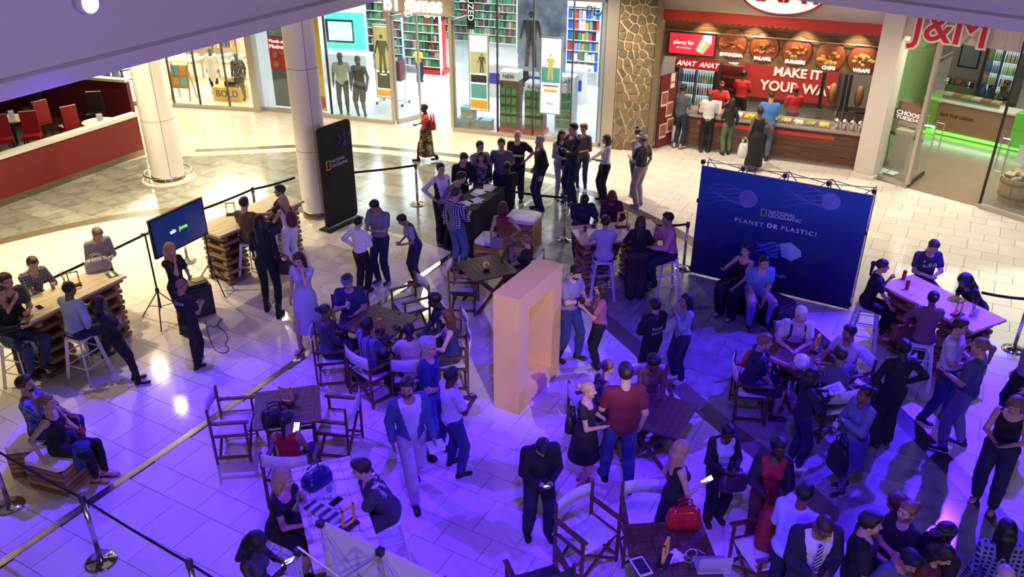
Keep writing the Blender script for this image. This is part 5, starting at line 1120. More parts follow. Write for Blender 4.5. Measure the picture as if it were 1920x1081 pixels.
rest_chair(75, 228, 60, 'red high backed chair beside the far restaurant table', M_rc); rest_chair(130, 238, 50, 'red high backed chair at the round restaurant table', M_rc); rest_chair(60, 255, -160, 'red chair turned away near the restaurant wall', M_rc); rest_chair(8, 262, -150, 'red and black chair at the photo edge behind the wall', M_rc); rest_chair(62, 205, 180, 'black chair at the far restaurant table', M_dark); rest_chair(180, 215, 190, 'black chair behind the round restaurant table', M_dark)
for k, (x, y, w, lab) in enumerate(((20, 222, .8, 'square pale restaurant table with a menu card'), (185, 228, .75, 'round pale restaurant table with a menu card'))):
    p = P(x, y, .75); t = thing('restaurant_table', lab, 'table', (p[0], p[1], 0), .3)
    if k: MB().lathe([(.42, .72), (.43, .75), (.42, .76)], n=28).build('top', mat('laminate_pale', (.45, .4, .33), .3), t)
    else: MB().box((0, 0, .74), (.85, .85, .04)).build('top', mat('laminate_pale', (.45, .4, .33), .3), t)
    MB().cyl((0, 0, .03), (0, 0, .72), .04, n=10).build('pedestal', M_dark, t); MB().lathe([(.25, 0), (.25, .02), (.05, .05)], n=18).build('base', M_dark, t)
    t2 = thing('menu_card', 'white folded menu card standing on the %s' % ('round restaurant table' if k else 'square restaurant table'), 'menu', (p[0]+.05, p[1], .765), .6); MB().box((0, -.03, .1), (.14, .004, .2), R=Matrix.Rotation(.28, 3, 'X')).build('leaf', M_wwall, t2); MB().box((0, .03, .1), (.14, .004, .2), R=Matrix.Rotation(-.28, 3, 'X')).build('leaf', M_wwall, t2)
t = thing('glass_screen', 'black framed glass screen at the restaurant corner by the column', 'screen'); wq = Wall(P(243, 212), P(256, 209)); mb = MB()
for u in (0, .5): mb.bar(wq.pt(u, 0, 0), wq.pt(u, 0, 2.0), .03)
for z in (1.0, 1.3, 1.6, 2.0): mb.bar(wq.pt(0, 0, z), wq.pt(.5, 0, z), .03)
mb.build('frame', M_dark, t)
# ================================================================== event furniture
M_canvas = mat('white_canvas', (.72, .70, .68), .8, bump=.15, bscale=90); M_canvas_d = mat('dark_canvas', (.02, .035, .035), .8)
M_cwood = ramp_mat('chair_wood', 'noise', [(.3, (.075, .032, .015)), (.7, (.16, .075, .035))], 4, vec=(2, 2, 9), rough=.45, interp='LINEAR')
M_twood = ramp_mat('table_wood', 'noise', [(.25, (.06, .034, .022)), (.75, (.15, .085, .05))], 3, vec=(12, 1.5, 3), rough=.4, interp='LINEAR', detail=6)
M_pine = ramp_mat('pale_pine', 'noise', [(.3, (.50, .39, .25)), (.5, (.66, .54, .37)), (.7, (.74, .62, .45))], 2.2, vec=(1.2, 10, 3), rough=.45, interp='LINEAR', detail=6)
M_pallet = ramp_mat('pallet_wood', 'object', [(0, (.20, .10, .042)), (.5, (.30, .16, .07)), (1, (.40, .23, .10))], rough=.6, interp='LINEAR')
M_wstool = mat('white_enamel', (.78, .77, .76), .3)
FR = lambda face: math.pi+math.radians(face)
def _chair():
    t = thing('director_chair', 'x', 'chair', group='director chairs at the event'); mk = lambda mb, n, m: mb.build(n, m, t)
    sv = []; n = 9
    mb = MB(); vs = []
    for i in range(n):
        a = i/(n-1)*2-1; z = .455-.02*(1-a*a)
        vs += [(a*.265, -.2, z), (a*.265, .21, z), (a*.265, .21, z-.006), (a*.265, -.2, z-.006)]
    fs = []
    for i in range(n-1):
        for k in range(4): fs.append((i*4+k, i*4+(k+1) % 4, i*4+4+(k+1) % 4, i*4+4+k))
    mb.add(vs, fs+[(0, 3, 2, 1), (n*4-4, n*4-3, n*4-2, n*4-1)]); mb.build('seat', M_canvas, t, True)
    mb = MB(); vs = []
    for i in range(n):
        a = i/(n-1)*2-1; y = -.25-.05*(1-a*a)
        vs += [(a*.285, y, .68), (a*.285, y, .875), (a*.285, y-.008, .875), (a*.285, y-.008, .68)]
    mb.add(vs, fs+[(0, 3, 2, 1), (n*4-4, n*4-3, n*4-2, n*4-1)]); mb.build('backrest', M_canvas, t, True)
    for q in (-1, 1):
        mk(MB().box((q*.285, .0, .655), (.055, .50, .025)), 'armrest', M_cwood)
        mk(MB().bar((q*.285, -.235, .0), (q*.285, -.245, .885), .035, .028), 'rear_post', M_cwood); mk(MB().bar((q*.285, .20, .0), (q*.285, .20, .645), .035, .028), 'front_post', M_cwood)
        mk(MB().box((q*.27, 0, .44), (.03, .44, .035)), 'seat_rail', M_cwood); mk(MB().box((q*.285, 0, .10), (.026, .44, .03)), 'stretcher', M_cwood)
        mk(MB().bar((-q*.265, .185, .05), (q*.265, .185, .43), .035, .02), 'cross_leg', M_cwood); mk(MB().bar((-q*.265, -.2, .05), (q*.265, -.2, .43), .035, .02), 'cross_leg', M_cwood)
    return t
def _stool():
    t = thing('metal_stool', 'x', 'stool', group='white metal bar stools')
    MB().lathe([(.0, .73), (.19, .73), (.20, .742), (.19, .755), (.0, .752)], n=20, cap=False).build('seat', M_wstool, t, True)
    MB().lathe([(.185, .69), (.19, .735)], n=4, cap=False).frame(Matrix.Rotation(math.pi/4, 4, 'Z')).build('apron', M_wstool, t)
    for a in (-1, 1):
        for b in (-1, 1): mb = MB(); mb.bar((a*.225, b*.225, 0), (a*.135, b*.135, .74), .05, .022, (-a, b, 0)); mb.build('leg', M_wstool, t)
    for z, r in ((.28, .192), (.50, .165)):
        mb = MB()
        for p, q in (((-r, -r), (r, -r)), ((r, -r), (r, r)), ((r, r), (-r, r)), ((-r, r), (-r, -r))): mb.bar((*p, z), (*q, z), .016)
        mb.build('brace', M_wstool, t)
    return t
CHAIR0 = STOOL0 = None; NCH = [0, 0]
def chair(loc, face, label, dark=False):
    global CHAIR0
    if CHAIR0 is None: CHAIR0 = _chair(); o = CHAIR0; o.location = (loc[0], loc[1], 0); o.rotation_euler = (0, 0, FR(face)); o['label'] = label
    else: o = copy_tree(CHAIR0, None, (loc[0], loc[1], 0), FR(face), label)
    if dark:
        for c in o.children:
            if c.name.split('.')[0] in ('seat', 'backrest'): c.data = c.data.copy(); c.data.materials[0] = M_canvas_d
    return o
def stool(loc, face, label):
    global STOOL0
    if STOOL0 is None: STOOL0 = _stool(); o = STOOL0; o.location = (loc[0], loc[1], 0); o.rotation_euler = (0, 0, FR(face)); o['label'] = label; return o
    return copy_tree(STOOL0, None, (loc[0], loc[1], 0), FR(face), label)
def dining_table(c, rz, label, L=.86, Wd=.86, h=.74):
    t = thing('slatted_table', label, 'table', (c[0], c[1], 0), rz, 'dark slatted wooden tables'); n = 7; w = (Wd-.16)/n
    for k in range(n): MB().box((0, -Wd/2+.08+w*(k+.5), h-.012), (L-.16, w-.006, .022)).build('slat', M_twood, t)
    for q in (-1, 1): MB().box((0, q*(Wd/2-.04), h-.012), (L, .078, .026)).build('edge_board', M_twood, t); MB().box((q*(L/2-.04), 0, h-.012), (.078, Wd-.16, .026)).build('edge_board', M_twood, t)
    for q in (-1, 1):
        MB().box((q*.3, 0, h-.05), (.05, Wd-.2, .05)).build('bearer', M_cwood, t)
        for r in (-1, 1): MB().bar((q*.3, r*.33, 0), (q*.3, -r*.3, h-.05), .05, .035, (1, 0, 0)).build('leg', M_cwood, t)
    MB().box((0, 0, .36), (.6, .04, .04)).build('stretcher', M_cwood, t)
    return t
def bar_table(c, rz, label, L=1.7, Wd=.78, h=1.08):
    t = thing('pallet_bar_table', label, 'table', (c[0], c[1], 0), rz, 'pallet bar tables'); n = 5; w = Wd/n
    for k in range(n): MB().box((0, -Wd/2+w*(k+.5), h-.02), (L, w-.004, .04)).build('plank', M_pine, t)
    for q in (-1, 1): MB().box((0, q*(Wd/2-.06), h-.07), (L-.1, .04, .06)).build('apron', M_pallet, t)
    for q in (-1, 1):
        cx = q*(L/2-.36); lev = 10; dz = (h-.1)/lev
        lg = obj('pallet_leg', MB().box((cx, 0, (h-.1)/2), (.36, .38, h-.1)).mesh('core'), mat('pallet_core', (.06, .03, .015), .7), t)
        for k in range(lev):
            z = dz*(k+.5)
            for r in (-1, 1):
                if k % 2: MB().box((cx+r*.19, 0, z), (.10, .60, dz*.62)).build('slat', M_pallet, lg)
                else: MB().box((cx, r*.25, z), (.52, .10, dz*.62)).build('slat', M_pallet, lg)
    return t
def crate_seat(c, rz, label, s=.5, h=.38):
    t = thing('slatted_cube_seat', label, 'seat', (c[0], c[1], 0), rz, 'slatted cube seats'); lev = 5; dz = h/lev
    MB().box((0, 0, h/2), (s-.05, s-.05, h-.01)).build('core', mat('pallet_core', (.06, .03, .015), .7), t)
    for k in range(lev):
        for r in (-1, 1):
            MB().box((r*(s/2-.012), 0, dz*(k+.5)), (.024, s, dz-.014)).build('slat', M_pallet, t); MB().box((0, r*(s/2-.012), dz*(k+.5)), (s-.05, .024, dz-.014)).build('slat', M_pallet, t)
    b = s/2+.01; mb = MB(); vs = []
    prof = [(b-.03, 0), (b, .02), (b, .07), (b-.03, .09)]
    for r, z in prof:
        for (x, y) in ((-1, -.8), (-.8, -1), (.8, -1), (1, -.8), (1, .8), (.8, 1), (-.8, 1), (-1, .8)): vs.append((x*r, y*r, h+z))
    fs = [(i*8+k, i*8+(k+1) % 8, i*8+8+(k+1) % 8, i*8+8+k) for i in range(3) for k in range(8)]+[tuple(range(7, -1, -1)), tuple(range(24, 32))]
    mb.add(vs, fs); mb.build('cushion', mat('cushion_white', (.74, .72, .73), .7), t, True); return t
def stanchion(x, y, label, loc=None):
    p = P(x, y) if loc is None else loc; t = thing('barrier_post', label, 'barrier post', (p[0], p[1], 0), 0, 'belt barrier posts')
    MB().lathe([(.18, 0), (.18, .012), (.16, .022), (.04, .05), (.033, .09)], n=28).build('base', M_chrome, t, True); MB().cyl((0, 0, .06), (0, 0, .93), .030, n=16).build('pole', M_steel, t, True); MB().lathe([(.036, .88), (.038, .92), (.038, .985), (.03, .995)], n=16).build('belt_head', mat('post_head', (.05, .05, .06), .4), t, True)
    return Vector((p[0], p[1], .95))
def belt(a, b, label, sag=.02):
    a = Vector(a); b = Vector(b); d = (b-a); n = 8; mb = MB(); pts = [a+d*k/n-Vector((0, 0, sag*4*(k/n)*(1-k/n))) for k in range(n+1)]; s_ = Vector((-d.y, d.x, 0)).normalized()*.002
    vs = []
    for p in pts: vs += [p+s_+Vector((0, 0, .025)), p-s_+Vector((0, 0, .025)), p-s_-Vector((0, 0, .025)), p+s_-Vector((0, 0, .025))]
    mb.add(vs, [(i*4+k, i*4+(k+1) % 4, i*4+4+(k+1) % 4, i*4+4+k) for i in range(n) for k in range(4)]+[(0, 3, 2, 1), (n*4, n*4+1, n*4+2, n*4+3)])
    mb.build('barrier_belt', mat('belt_black', (.008, .008, .010), .7), label=label, cat='barrier belt', group='barrier belts')
# ---- tables
rzq = lambda p, q: math.atan2(q[1]-p[1], q[0]-p[0])
def T4(l, z): ps = [P(x, y, z) for x, y in l]; return sum(ps)/len(ps), ps
c, p = T4([(483, 735), (600, 720), (603, 790), (468, 805)], .74); dining_table(c, rzq(p[0], p[1]), 'dark slatted table with a black bag and yellow frame on it'); TB1 = c
c, p = T4([(637, 617), (702, 569), (782, 592), (722, 640)], .74); dining_table(c, rzq(p[1], p[2]), 'dark slatted table ringed by people left of the yellow box', .88, .88); TB2 = c
c, p = T4([(856, 494), (930, 478), (967, 500), (892, 530)], .74); dining_table(c, rzq(p[3], p[0]), 'dark slatted table behind the tall yellow box'); TB3 = c
c = P(1232, 772, .74); dining_table(c, math.radians(62), 'dark slatted table beside the burgundy shirt man'); TB4 = c
c = P(1500, 666, .74); dining_table(c, math.radians(25), 'dark slatted table with a white ball and five people', .88, .88); TB5 = c
c = P(1258, 1032, .74); dining_table(c, math.radians(5), 'dark slatted table in front with laptop and cables', .9, .86); TB6 = c
# ---- pallet bar tables
c, p = T4([(232, 515), (167, 506), (25, 580), (50, 602)], 1.08); bar_table(c, rzq(p[3], p[0]), 'pale pallet bar table at the left photo edge', 1.75, .70); BT1 = c
c = P(470, 400, 1.08); bar_table(c, math.radians(57), 'pale pallet bar table behind the television screen', 2.1, .75); BT2 = c
c, p = T4([(1072, 422), (1086, 456), (1242, 442), (1225, 412)], 1.08); bar_table(c, rzq(p[1], p[2]), 'pale pallet bar table near the blue backdrop', 1.62, .8); BT3 = c
c, p = T4([(1703, 506), (1682, 542), (1828, 616), (1858, 602)], 1.08); bar_table(c, rzq(p[1], p[2]), 'pale pallet bar table at the right with red cans', 1.7, .78); BT4 = c
BT5 = bar_table((-1.895, 6.81), math.radians(-69), 'pale veined bar table above the white display frame', 1.62, .68)
M_vein = ramp_mat('veined_wood', 'wave', [(0, (.42, .36, .34)), (.18, (.72, .68, .66)), (1, (.78, .74, .72))], scale=1.6, dist=9, detail=2, rough=.4, interp='LINEAR')
for ch in BT5.children:
    if ch.name.startswith('plank'): ch.data.materials[0] = M_vein
# ---- cube seats
crate_seat(P(980, 462, 0), math.radians(-20), 'taller slatted cube with white cushion behind the short haired child', .62, .62); crate_seat(P(922, 488, 0), math.radians(-20), 'slatted cube under the woman in the rust top', .55, .42)
# ---- belt barrier
SP = {k: stanchion(x, y, l) for k, (x, y, l) in {'a': (18, 948, 'steel barrier post at the left photo edge near the cube seats'), 'b': (190, 1052, 'steel barrier post in the lower left corner'), 'd': (352, 490, 'steel barrier post standing behind the television'), 'e': (783, 383, 'steel barrier post on the grey stone right of the black banner'), 'f': (1058, 449, 'steel barrier post beside the striped shirt man'), 'g': (1281, 503, 'steel barrier post at the left edge of the blue backdrop'), 'h': (1900, 655, 'steel barrier post at the right photo edge')}.items()}
SP['c'] = stanchion(0, 0, 'steel barrier post cut by the bottom photo edge', P(354, 1052, .97)); pe = P(473, 353, .97); SP['i'] = stanchion(0, 0, 'steel barrier post behind the bar table by the column', pe)
q_ = SP['b']+(SP['b']-SP['c']).normalized()*2.4
belt(SP['a'] + (SP['b']-SP['c']).normalized()*.0, SP['b'], 'black barrier belt running along the cube seats'); belt(SP['b'], SP['c'], 'black barrier belt in the lower left corner'); belt(SP['c'], SP['c']+(SP['c']-SP['b'])*.9, 'black barrier belt leaving the bottom photo edge')
belt(SP['d'], SP['i'], 'black barrier belt behind the television and bar table'); belt(SP['d'], Vector(P(-30, 580, .95)), 'black barrier belt behind the left bar table'); belt(SP['i'], Vector((-4.75, 17.3, .95)), 'black barrier belt running up to the round column'); belt(Vector((-4.1, 17.5, .95)), SP['e'], 'black barrier belt from the banner to the steel post')
belt(SP['f'], Vector(P(955, 358, .95)), 'black barrier belt beside the registration queue'); belt(SP['g'], Vector(P(1225, 422, .95)), 'short black barrier belt near the pink shirt man'); belt(SP['h'], Vector(P(1840, 548, .95)), 'black barrier belt behind the right bar table')
# ---- tall yellow frame box
M_ybox = mat('yellow_frame_paint', (.78, .54, .16), .45)
b0, b1, b2_ = P(922, 765), P(972, 778), P(1047, 700); yb = thing('giant_frame', 'giant hollow yellow picture frame standing in the plaza', 'frame', (b1[0], b1[1], 0)); ex = Vector((b2_-b1)).normalized(); ey = Vector((-ex.y, ex.x, 0)); Lx, Ly, Hy = 1.28, .42, 1.91; yb.rotation_euler = (0, 0, math.atan2(ex.y, ex.x)); fw = .27
for (a, z0, z1, x0, x1, n) in ((0, 0, Hy, 0, fw, 'upright'), (0, 0, Hy, Lx-fw, Lx, 'upright'), (0, 0, fw*1.05, fw, Lx-fw, 'sill_block'), (0, Hy-fw, Hy, fw, Lx-fw, 'head_block')): MB().b2((x0, 0, z0), (x1, Ly, z1)).build(n, M_ybox, yb)
# ---- black banner
bn = Wall(P(612, 433), P(672, 405)); t = thing('fabric_banner', 'tall black rounded banner with small logo by the column', 'banner'); Lb = .98; mb = MB(); r = .1; zt = 2.26; pts = []
for (cu, cz, a0) in ((Lb-r, zt-r, 0), (r, zt-r, 90), (r, .06+r, 180), (Lb-r, .06+r, 270)): pts += [(cu+r*math.cos(math.radians(a0+k*15)), cz+r*math.sin(math.radians(a0+k*15))) for k in range(7)]
n = len(pts); mb.add([bn.pt(u, -.02, z) for u, z in pts]+[bn.pt(u, .02, z) for u, z in pts], [tuple(range(n-1, -1, -1)), tuple(range(n, 2*n))]+[(k, (k+1) % n, n+(k+1) % n, n+k) for k in range(n)])
mb.build('fabric', ramp_mat('banner_black', 'noise', [(.35, (.004, .004, .006)), (.8, (.014, .010, .018))], 2, interp='LINEAR', rough=.55), t); mb = MB(); bn.box(mb, -.06, Lb+.02, -.16, .16, .0, .03); mb.build('foot_plate', M_black, t)
M_nat = mat('nat_yellow', (.75, .5, .05), .5); u0 = .17; zc = 1.42
mb = MB()
for (a, b, c_, d) in ((u0, u0+.13, zc-.10, zc-.08), (u0, u0+.13, zc+.08, zc+.10), (u0, u0+.022, zc-.1, zc+.1), (u0+.108, u0+.13, zc-.1, zc+.1)): bn.box(mb, a, b, .02, .026, c_, d)
mb.build('logo_frame', M_nat, t); bn.text('NATIONAL', .53, .024, zc+.05, .10, mat('print_grey', (.45, .45, .5), .7), t, width=.40); bn.text('GEOGRAPHIC', .57, .024, zc-.05, .10, MATS['print_grey'], t, width=.48)
mb = MB()
for k in range(9): c = bn.pt(.55+.35*random.random(), .022, 1.72+.25*random.random()); mb.tube([c, c+Vector((0, 0, .07))+bn.e*.05], [.03, .01], 6)
mb.build('printed_picture', mat('print_smoke', (.10, .08, .12), .6), t)
# ---- blue pop-up backdrop
bd = Wall(P(1293, 512), P(1590, 582)); LB = bd.len; HB = 2.2; t = thing('popup_backdrop', 'large blue pop-up backdrop asking planet or plastic', 'backdrop')
mb = MB(); bd.box(mb, 0, LB, -.03, 0, .03, HB)
mb.build('fabric', ramp_mat('deep_sea_print', 'grad', [(0, (.003, .004, .035)), (.45, (.004, .010, .085)), (.8, (.006, .035, .22)), (1, (.012, .09, .33))], interp='LINEAR'), t)
mb = MB(); frame_u = [0, LB/4, LB/2, 3*LB/4, LB]
for u in frame_u: mb.cyl(bd.pt(u, -.06, 0), bd.pt(u, -.06, HB+.06), .012, n=6); mb.cyl(bd.pt(u, -.38, 0), bd.pt(u, -.38, HB+.0), .012, n=6)
for a, b in zip(frame_u[:-1], frame_u[1:]):
    for z0, z1 in ((HB+.04, HB-.7), (HB-.7, HB+.04), (HB-.7, .1), (.1, HB-.7)): mb.cyl(bd.pt(a, -.38, z0), bd.pt(b, -.38, z1), .009, n=6)
    mb.cyl(bd.pt(a, -.06, HB+.05), bd.pt(b, -.38, HB+.02), .008, n=6); mb.cyl(bd.pt(a, -.38, HB+.02), bd.pt(b, -.06, HB+.05), .008, n=6)
mb.build('scissor_frame', mat('frame_rod', (.35, .33, .42), .4, .6), t)
for u in frame_u:
    for z in (HB+.06, HB-.7, .1):
        if z < HB and u not in (0, LB): continue
        mb = MB(); bd.box(mb, u-.035, u+.035, -.1, -.03, z-.035, z+.035); mb.build('hub', M_black, t)
M_jelly = mat('jelly_print', (.17, .20, .52), .7, var=.3, scale=9); M_prw = mat('print_white', (.8, .8, .8), .7); M_bag = mat('bag_print', (.30, .48, .75), .7, var=.2, scale=6)
def flat(W, pts, v, name, m, parent): mb = MB(); mb.add([W.pt(u, v, z) for u, z in pts], [tuple(range(len(pts)))]); return mb.build(name, m, parent)
for (x, y, r) in ((1400, 372, .20), (1555, 377, .19)):
    u, z = bd.px(x, y); flat(bd, [(u+r*math.cos(a)*(1 if math.cos(a) > 0 else .7), z+r*.85*math.sin(a)) for a in [k*math.pi/10 for k in range(20)]], .004, 'jellyfish_bell', M_jelly, t)
    for k in range(7):
        mb = MB(); v0 = z+.12-.04*k; pts = [bd.pt(u-.1-.7*s_, .005, v0+.05*math.sin(5*s_+k)+.09*(3-k)/3*s_) for s_ in [i/9 for i in range(10)]]; mb.tube(pts, [.012*(1-i/11) for i in range(10)], 4); mb.build('tentacle', M_jelly, t)
u, z = bd.px(1432, 398); mb = MB(); s_ = .055
for (a, b, c_, d) in ((-.05, .05, .055, .07), (-.05, .05, -.07, -.055), (-.05, -.035, -.07, .07), (.035, .05, -.07, .07)): bd.box(mb, u+a, u+b, .001, .006, z+c_, z+d)
mb.build('logo_frame', M_nat, t); bd.text('NATIONAL', u+.08, .004, z+.037, .095, M_prw, t, align='LEFT'); bd.text('GEOGRAPHIC', u+.08, .004, z-.037, .095, M_prw, t, align='LEFT')
for tx, xa, xb, ya, yb, bo in (('PLANET', 1378, 1431, 412, 421, 0), ('OR', 1437, 1458, 422, 426, .005), ('PLASTIC?', 1465, 1531, 427, 440, 0)):
    (ua, za), (ub, zb) = bd.px(xa, ya), bd.px(xb, yb); bd.text(tx, (ua+ub)/2, .004, (za+zb)/2, .115, M_prw, t, bold=bo, sp=1.25, width=ub-ua)
u, z = bd.px(1480, 470); flat(bd, [(u-.19, z+.10), (u+.0, z+.17), (u+.2, z+.05), (u+.22, z-.06), (u+.06, z-.19), (u-.12, z-.14)], .004, 'floating_bag', M_bag, t)
for k in range(5): mb = MB(); mb.tube([bd.pt(u-.18-.42*q, .005, z+.05-.045*k+.05*math.sin(6*q+k)) for q in [i/7 for i in range(8)]], [.03, .035, .03, .035, .025, .03, .02, .005], 5); mb.build('bag_handle', mat('bag_tail_print', (.05, .14, .45), .7), t)
u, z = bd.px(1478, 521); bd.text('@NATGEOPLANET', u-.4, .004, z, .085, M_prw, t)
# ---- white pop-up display seen from behind at the bottom edge
e0 = P(606, 972, 2.1); e1 = P(846, 1084, 2.1); wd_ = Wall(e1, e0); LW = wd_.len; t = thing('popup_display', 'white pop-up display seen from behind at the bottom edge', 'backdrop')
mb = MB(); wd_.box(mb, -.8, LW, -.02, 0, .15, 2.08); mb.build('fabric', mat('white_fabric', (.70, .69, .72), .7), t)
M_rod = mat('alu_rod', (.6, .6, .66), .35, .5); mb = MB(); us = [LW-k*.66 for k in range(3)]
for u in us: mb.cyl(wd_.pt(u, -.035, .1), wd_.pt(u, -.035, 2.1), .010, n=6); mb.cyl(wd_.pt(u, -.33, .1), wd_.pt(u, -.33, 2.0), .013, n=6)
for a, b in zip(us[:-1], us[1:]):
    for z0, z1 in ((2.05, 1.4), (1.4, 2.05), (1.4, .75), (.75, 1.4)): mb.cyl(wd_.pt(a, -.04, z0), wd_.pt(b, -.33, z1), .009, n=6); mb.cyl(wd_.pt(a, -.33, z0), wd_.pt(b, -.04, z1), .009, n=6)
mb.build('scissor_frame', M_rod, t)
for u in us:
    for v, z in ((-.04, 2.08), (-.33, 2.0), (-.04, 1.4), (-.33, 1.4)): mb = MB(); mb.box(wd_.pt(u, v, z), (.06, .06, .06), rz=wd_.rz); mb.build('hub', M_black, t)
# ---- television on two tripod stands
tv = Wall(P(295, 484, 1.2), P(389, 437, 1.2)); t = thing('television', 'flat dark blue television screen on two tripod stands', 'television'); u1, z0 = tv.px(389, 437); u0, z1 = tv.px(281, 422); u1b, z1b = tv.px(377, 377); Lt = (tv.len); z0 = 1.2; z1 = 1.2+Lt*.57
mb = MB(); tv.box(mb, -.02, Lt+.02, -.05, 0, z0-.02, z1+.02); mb.build('case', M_black, t); mb = MB(); tv.box(mb, 0.01, Lt-.01, 0, .004, z0+.01, z1-.01); mb.build('display', mat('screen_navy', (.006, .012, .06), .15, emit=(.008, .018, .10), es=1.0), t)
tv.text('ein', Lt*.36, .01, (z0+z1)/2, .11, M_white_e, t); tv.text('jove', Lt*.56, .01, (z0+z1)/2, .11, emis('text_green', (.35, .9, .1), 1.2), t)
def tripod(base, top, lab, rz):
    t = thing('tripod_stand', lab, 'stand', (base[0], base[1], 0), rz); MB().cyl((0, 0, .25), (0, 0, top), .016, n=8).build('pole', M_black, t); MB().lathe([(.03, .55), (.035, .6), (.03, .64)], n=10).build('collar', M_black, t)
    for k in range(3):
        a = 2*math.pi*k/3+.5; MB().tube([(0, 0, .58), (.42*math.cos(a), .42*math.sin(a), .012)], .011).build('leg', M_black, t); MB().tube([(0, 0, .28), (.24*math.cos(a), .24*math.sin(a), .26)], .007).build('strut', M_black, t)
    MB().box((0, 0, top), (.12, .04, .03)).build('bracket', M_black, t)
pa = tv.pt(-.06, -.1, 0); pb = tv.pt(Lt+.02, -.1, 0); tripod(pa, 1.65, 'black tripod stand holding the left side of the television', .3); tripod(pb, 1.75, 'black tripod stand holding the right side of the television', .8)
# ---- speaker case with papers, cables
p = P(378, 588); t = thing('loudspeaker', 'black wheeled loudspeaker with a yellow paper on top', 'loudspeaker', (p[0], p[1], 0), math.radians(35)); MB().box((0, 0, .32), (.42, .36, .56)).build('cabinet', mat('speaker_black', (.010, .010, .011), .5), t); MB().box((0, -.185, .30), (.36, .012, .46)).build('grille', mat('grille_black', (.02, .02, .022), .7), t); MB().box((0, 0, .62), (.34, .28, .06)).build('top_pocket', MATS['speaker_black'], t); MB().box((.06, .02, .656), (.2, .14, .006), rz=.3).build('paper', mat('paper_lime', (.55, .62, .12), .7), t)
for a in (-.17, .17): MB().cyl((a-.02, .15, .04), (a+.02, .15, .04), .04, n=12).build('wheel', M_black, t)
mb = MB(); pts = [(385, 600), (388, 615), (392, 632), (398, 648), (408, 660), (425, 662), (430, 650), (420, 646), (428, 636), (424, 622), (412, 615), (408, 605), (415, 595)]; mb.tube([tuple(P(x, y, .008)) for x, y in smooth_line(pts, 2)], .006, 5); mb.build('power_cable', mat('cable_black', (.02, .018, .02), .6), label='thin dark cable looping over the tiles by the loudspeaker', cat='cable')
mb = MB(); mb.tube([tuple(P(x, y, .008)) for x, y in smooth_line([(418, 597), (402, 614), (395, 610), (388, 612)], 2)], .005, 5); mb.build('power_cable', MATS['cable_black'], label='short dark cable beside the loudspeaker wheels', cat='cable')
# ---- black cube ottoman at the backdrop
# ---- registration desk
p = P(897, 455); t = thing('registration_desk', 'black clothed registration desk with papers behind the checked shirt man', 'desk', (p[0], p[1], 0), math.radians(65)); MB().box((0, 0, .52), (1.4, .55, 1.03)).build('cloth', mat('black_cloth', (.008, .008, .012), .8), t); MB().box((0, 0, 1.045), (1.45, .6, .02)).build('top', MATS['black_cloth'], t)
for k, (a, b) in enumerate(((-.55, .05), (-.35, -.1), (.1, .05), (.45, -.05))): q = t.matrix_basis @ Vector((a, b, 1.06)); pp = thing('paper_sheet', ['loose white sheets at the near end of the registration desk', 'white form under the checked shirt man hand', 'white papers in the middle of the registration desk', 'white papers at the far end of the registration desk'][k], 'paper', q, .4*k); MB().box((0, 0, .004), (.3, .21, .006)).build('sheet', M_wwall, pp); MB().box((.06, .05, .011), (.3, .21, .004), rz=.4).build('sheet', M_wwall, pp)
# ---- empty director chairs
for (x, y, f, lab, dk) in ((440, 792, 97, 'empty white director chair left of the bag table', 0), (632, 790, 262, 'empty white director chair right of the bag table', 0), (768, 570, 300, 'empty white director chair behind the ringed table', 0), (872, 535, 85, 'empty white director chair left of the table behind the yellow box', 0), (1103, 1000, 40, 'empty white director chair in the foreground by the man with two phones', 0), (1215, 985, 0, 'empty white director chair behind the laptop table', 0), (1010, 1095, 200, 'dark canvas director chair cut by the bottom photo edge', 1), (1428, 1035, 285, 'director chair holding the red rucksack', 0)):
    chair(P(x, y, .45), f, lab, dk)
# ---- table top things
def yframe(x, y, z, rz, label, s=1.0):
    p = P(x, y, z); t = thing('yellow_frame_stand', label, 'table frame', (p[0], p[1], z), rz, 'small yellow table frames'); w, h_, b = .17*s, .25*s, .022
    for (a0, a1, z0, z1) in ((-w/2, w/2, 0.02, 0.02+b), (-w/2, w/2, h_-b, h_), (-w/2, -w/2+b, .02, h_), (w/2-b, w/2, .02, h_)): MB().b2((a0, -.012, z0), (a1, .012, z1)).build('bar', mat('frame_yellow', (.80, .58, .05), .45), t)
    MB().box((0, 0, .01), (w*1.15, .12, .02)).build('foot', M_black, t)
def wine(x, y, z, label, liquid=None, stem=True):
    p = P(x, y, z); t = thing('glass', label, 'glass', (p[0], p[1], z), 0, 'drinking glasses on the tables'); gm = glass('clear_glass', (.80, .82, .86))
    if stem: MB().lathe([(.032, .0), (.03, .004), (.005, .01), (.004, .085), (.03, .11), (.037, .15), (.030, .19), (.028, .19), (.034, .15), (.027, .115), (.002, .095)], n=14, cap=False).build('bowl', gm, t, True)
    else: MB().lathe([(.0, .0), (.032, .0), (.037, .12), (.035, .12), (.030, .008), (0, .008)], n=14, cap=False).build('tumbler', gm, t, True)
    if liquid: MB().lathe([(.026, .118) if stem else (.028, .01), (.033, .145) if stem else (.034, .09)], n=12).build('drink', mat('drink_%d' % int(liquid[0]*99), liquid, .2), t, True)
def phone(x, y, z, rz, label, lit=0, tilt=0):
    p = P(x, y, z); t = thing('phone', label, 'phone', (p[0], p[1], z), rz); MB().box((0, 0, .005), (.075, .15, .009)).build('case', M_black, t); MB().box((0, 0, .0105), (.068, .138, .002)).build('display', emis('phone_lit', (.75, 1.0, .85), 1.5) if lit else mat('phone_dark', (.01, .01, .02), .1), t)
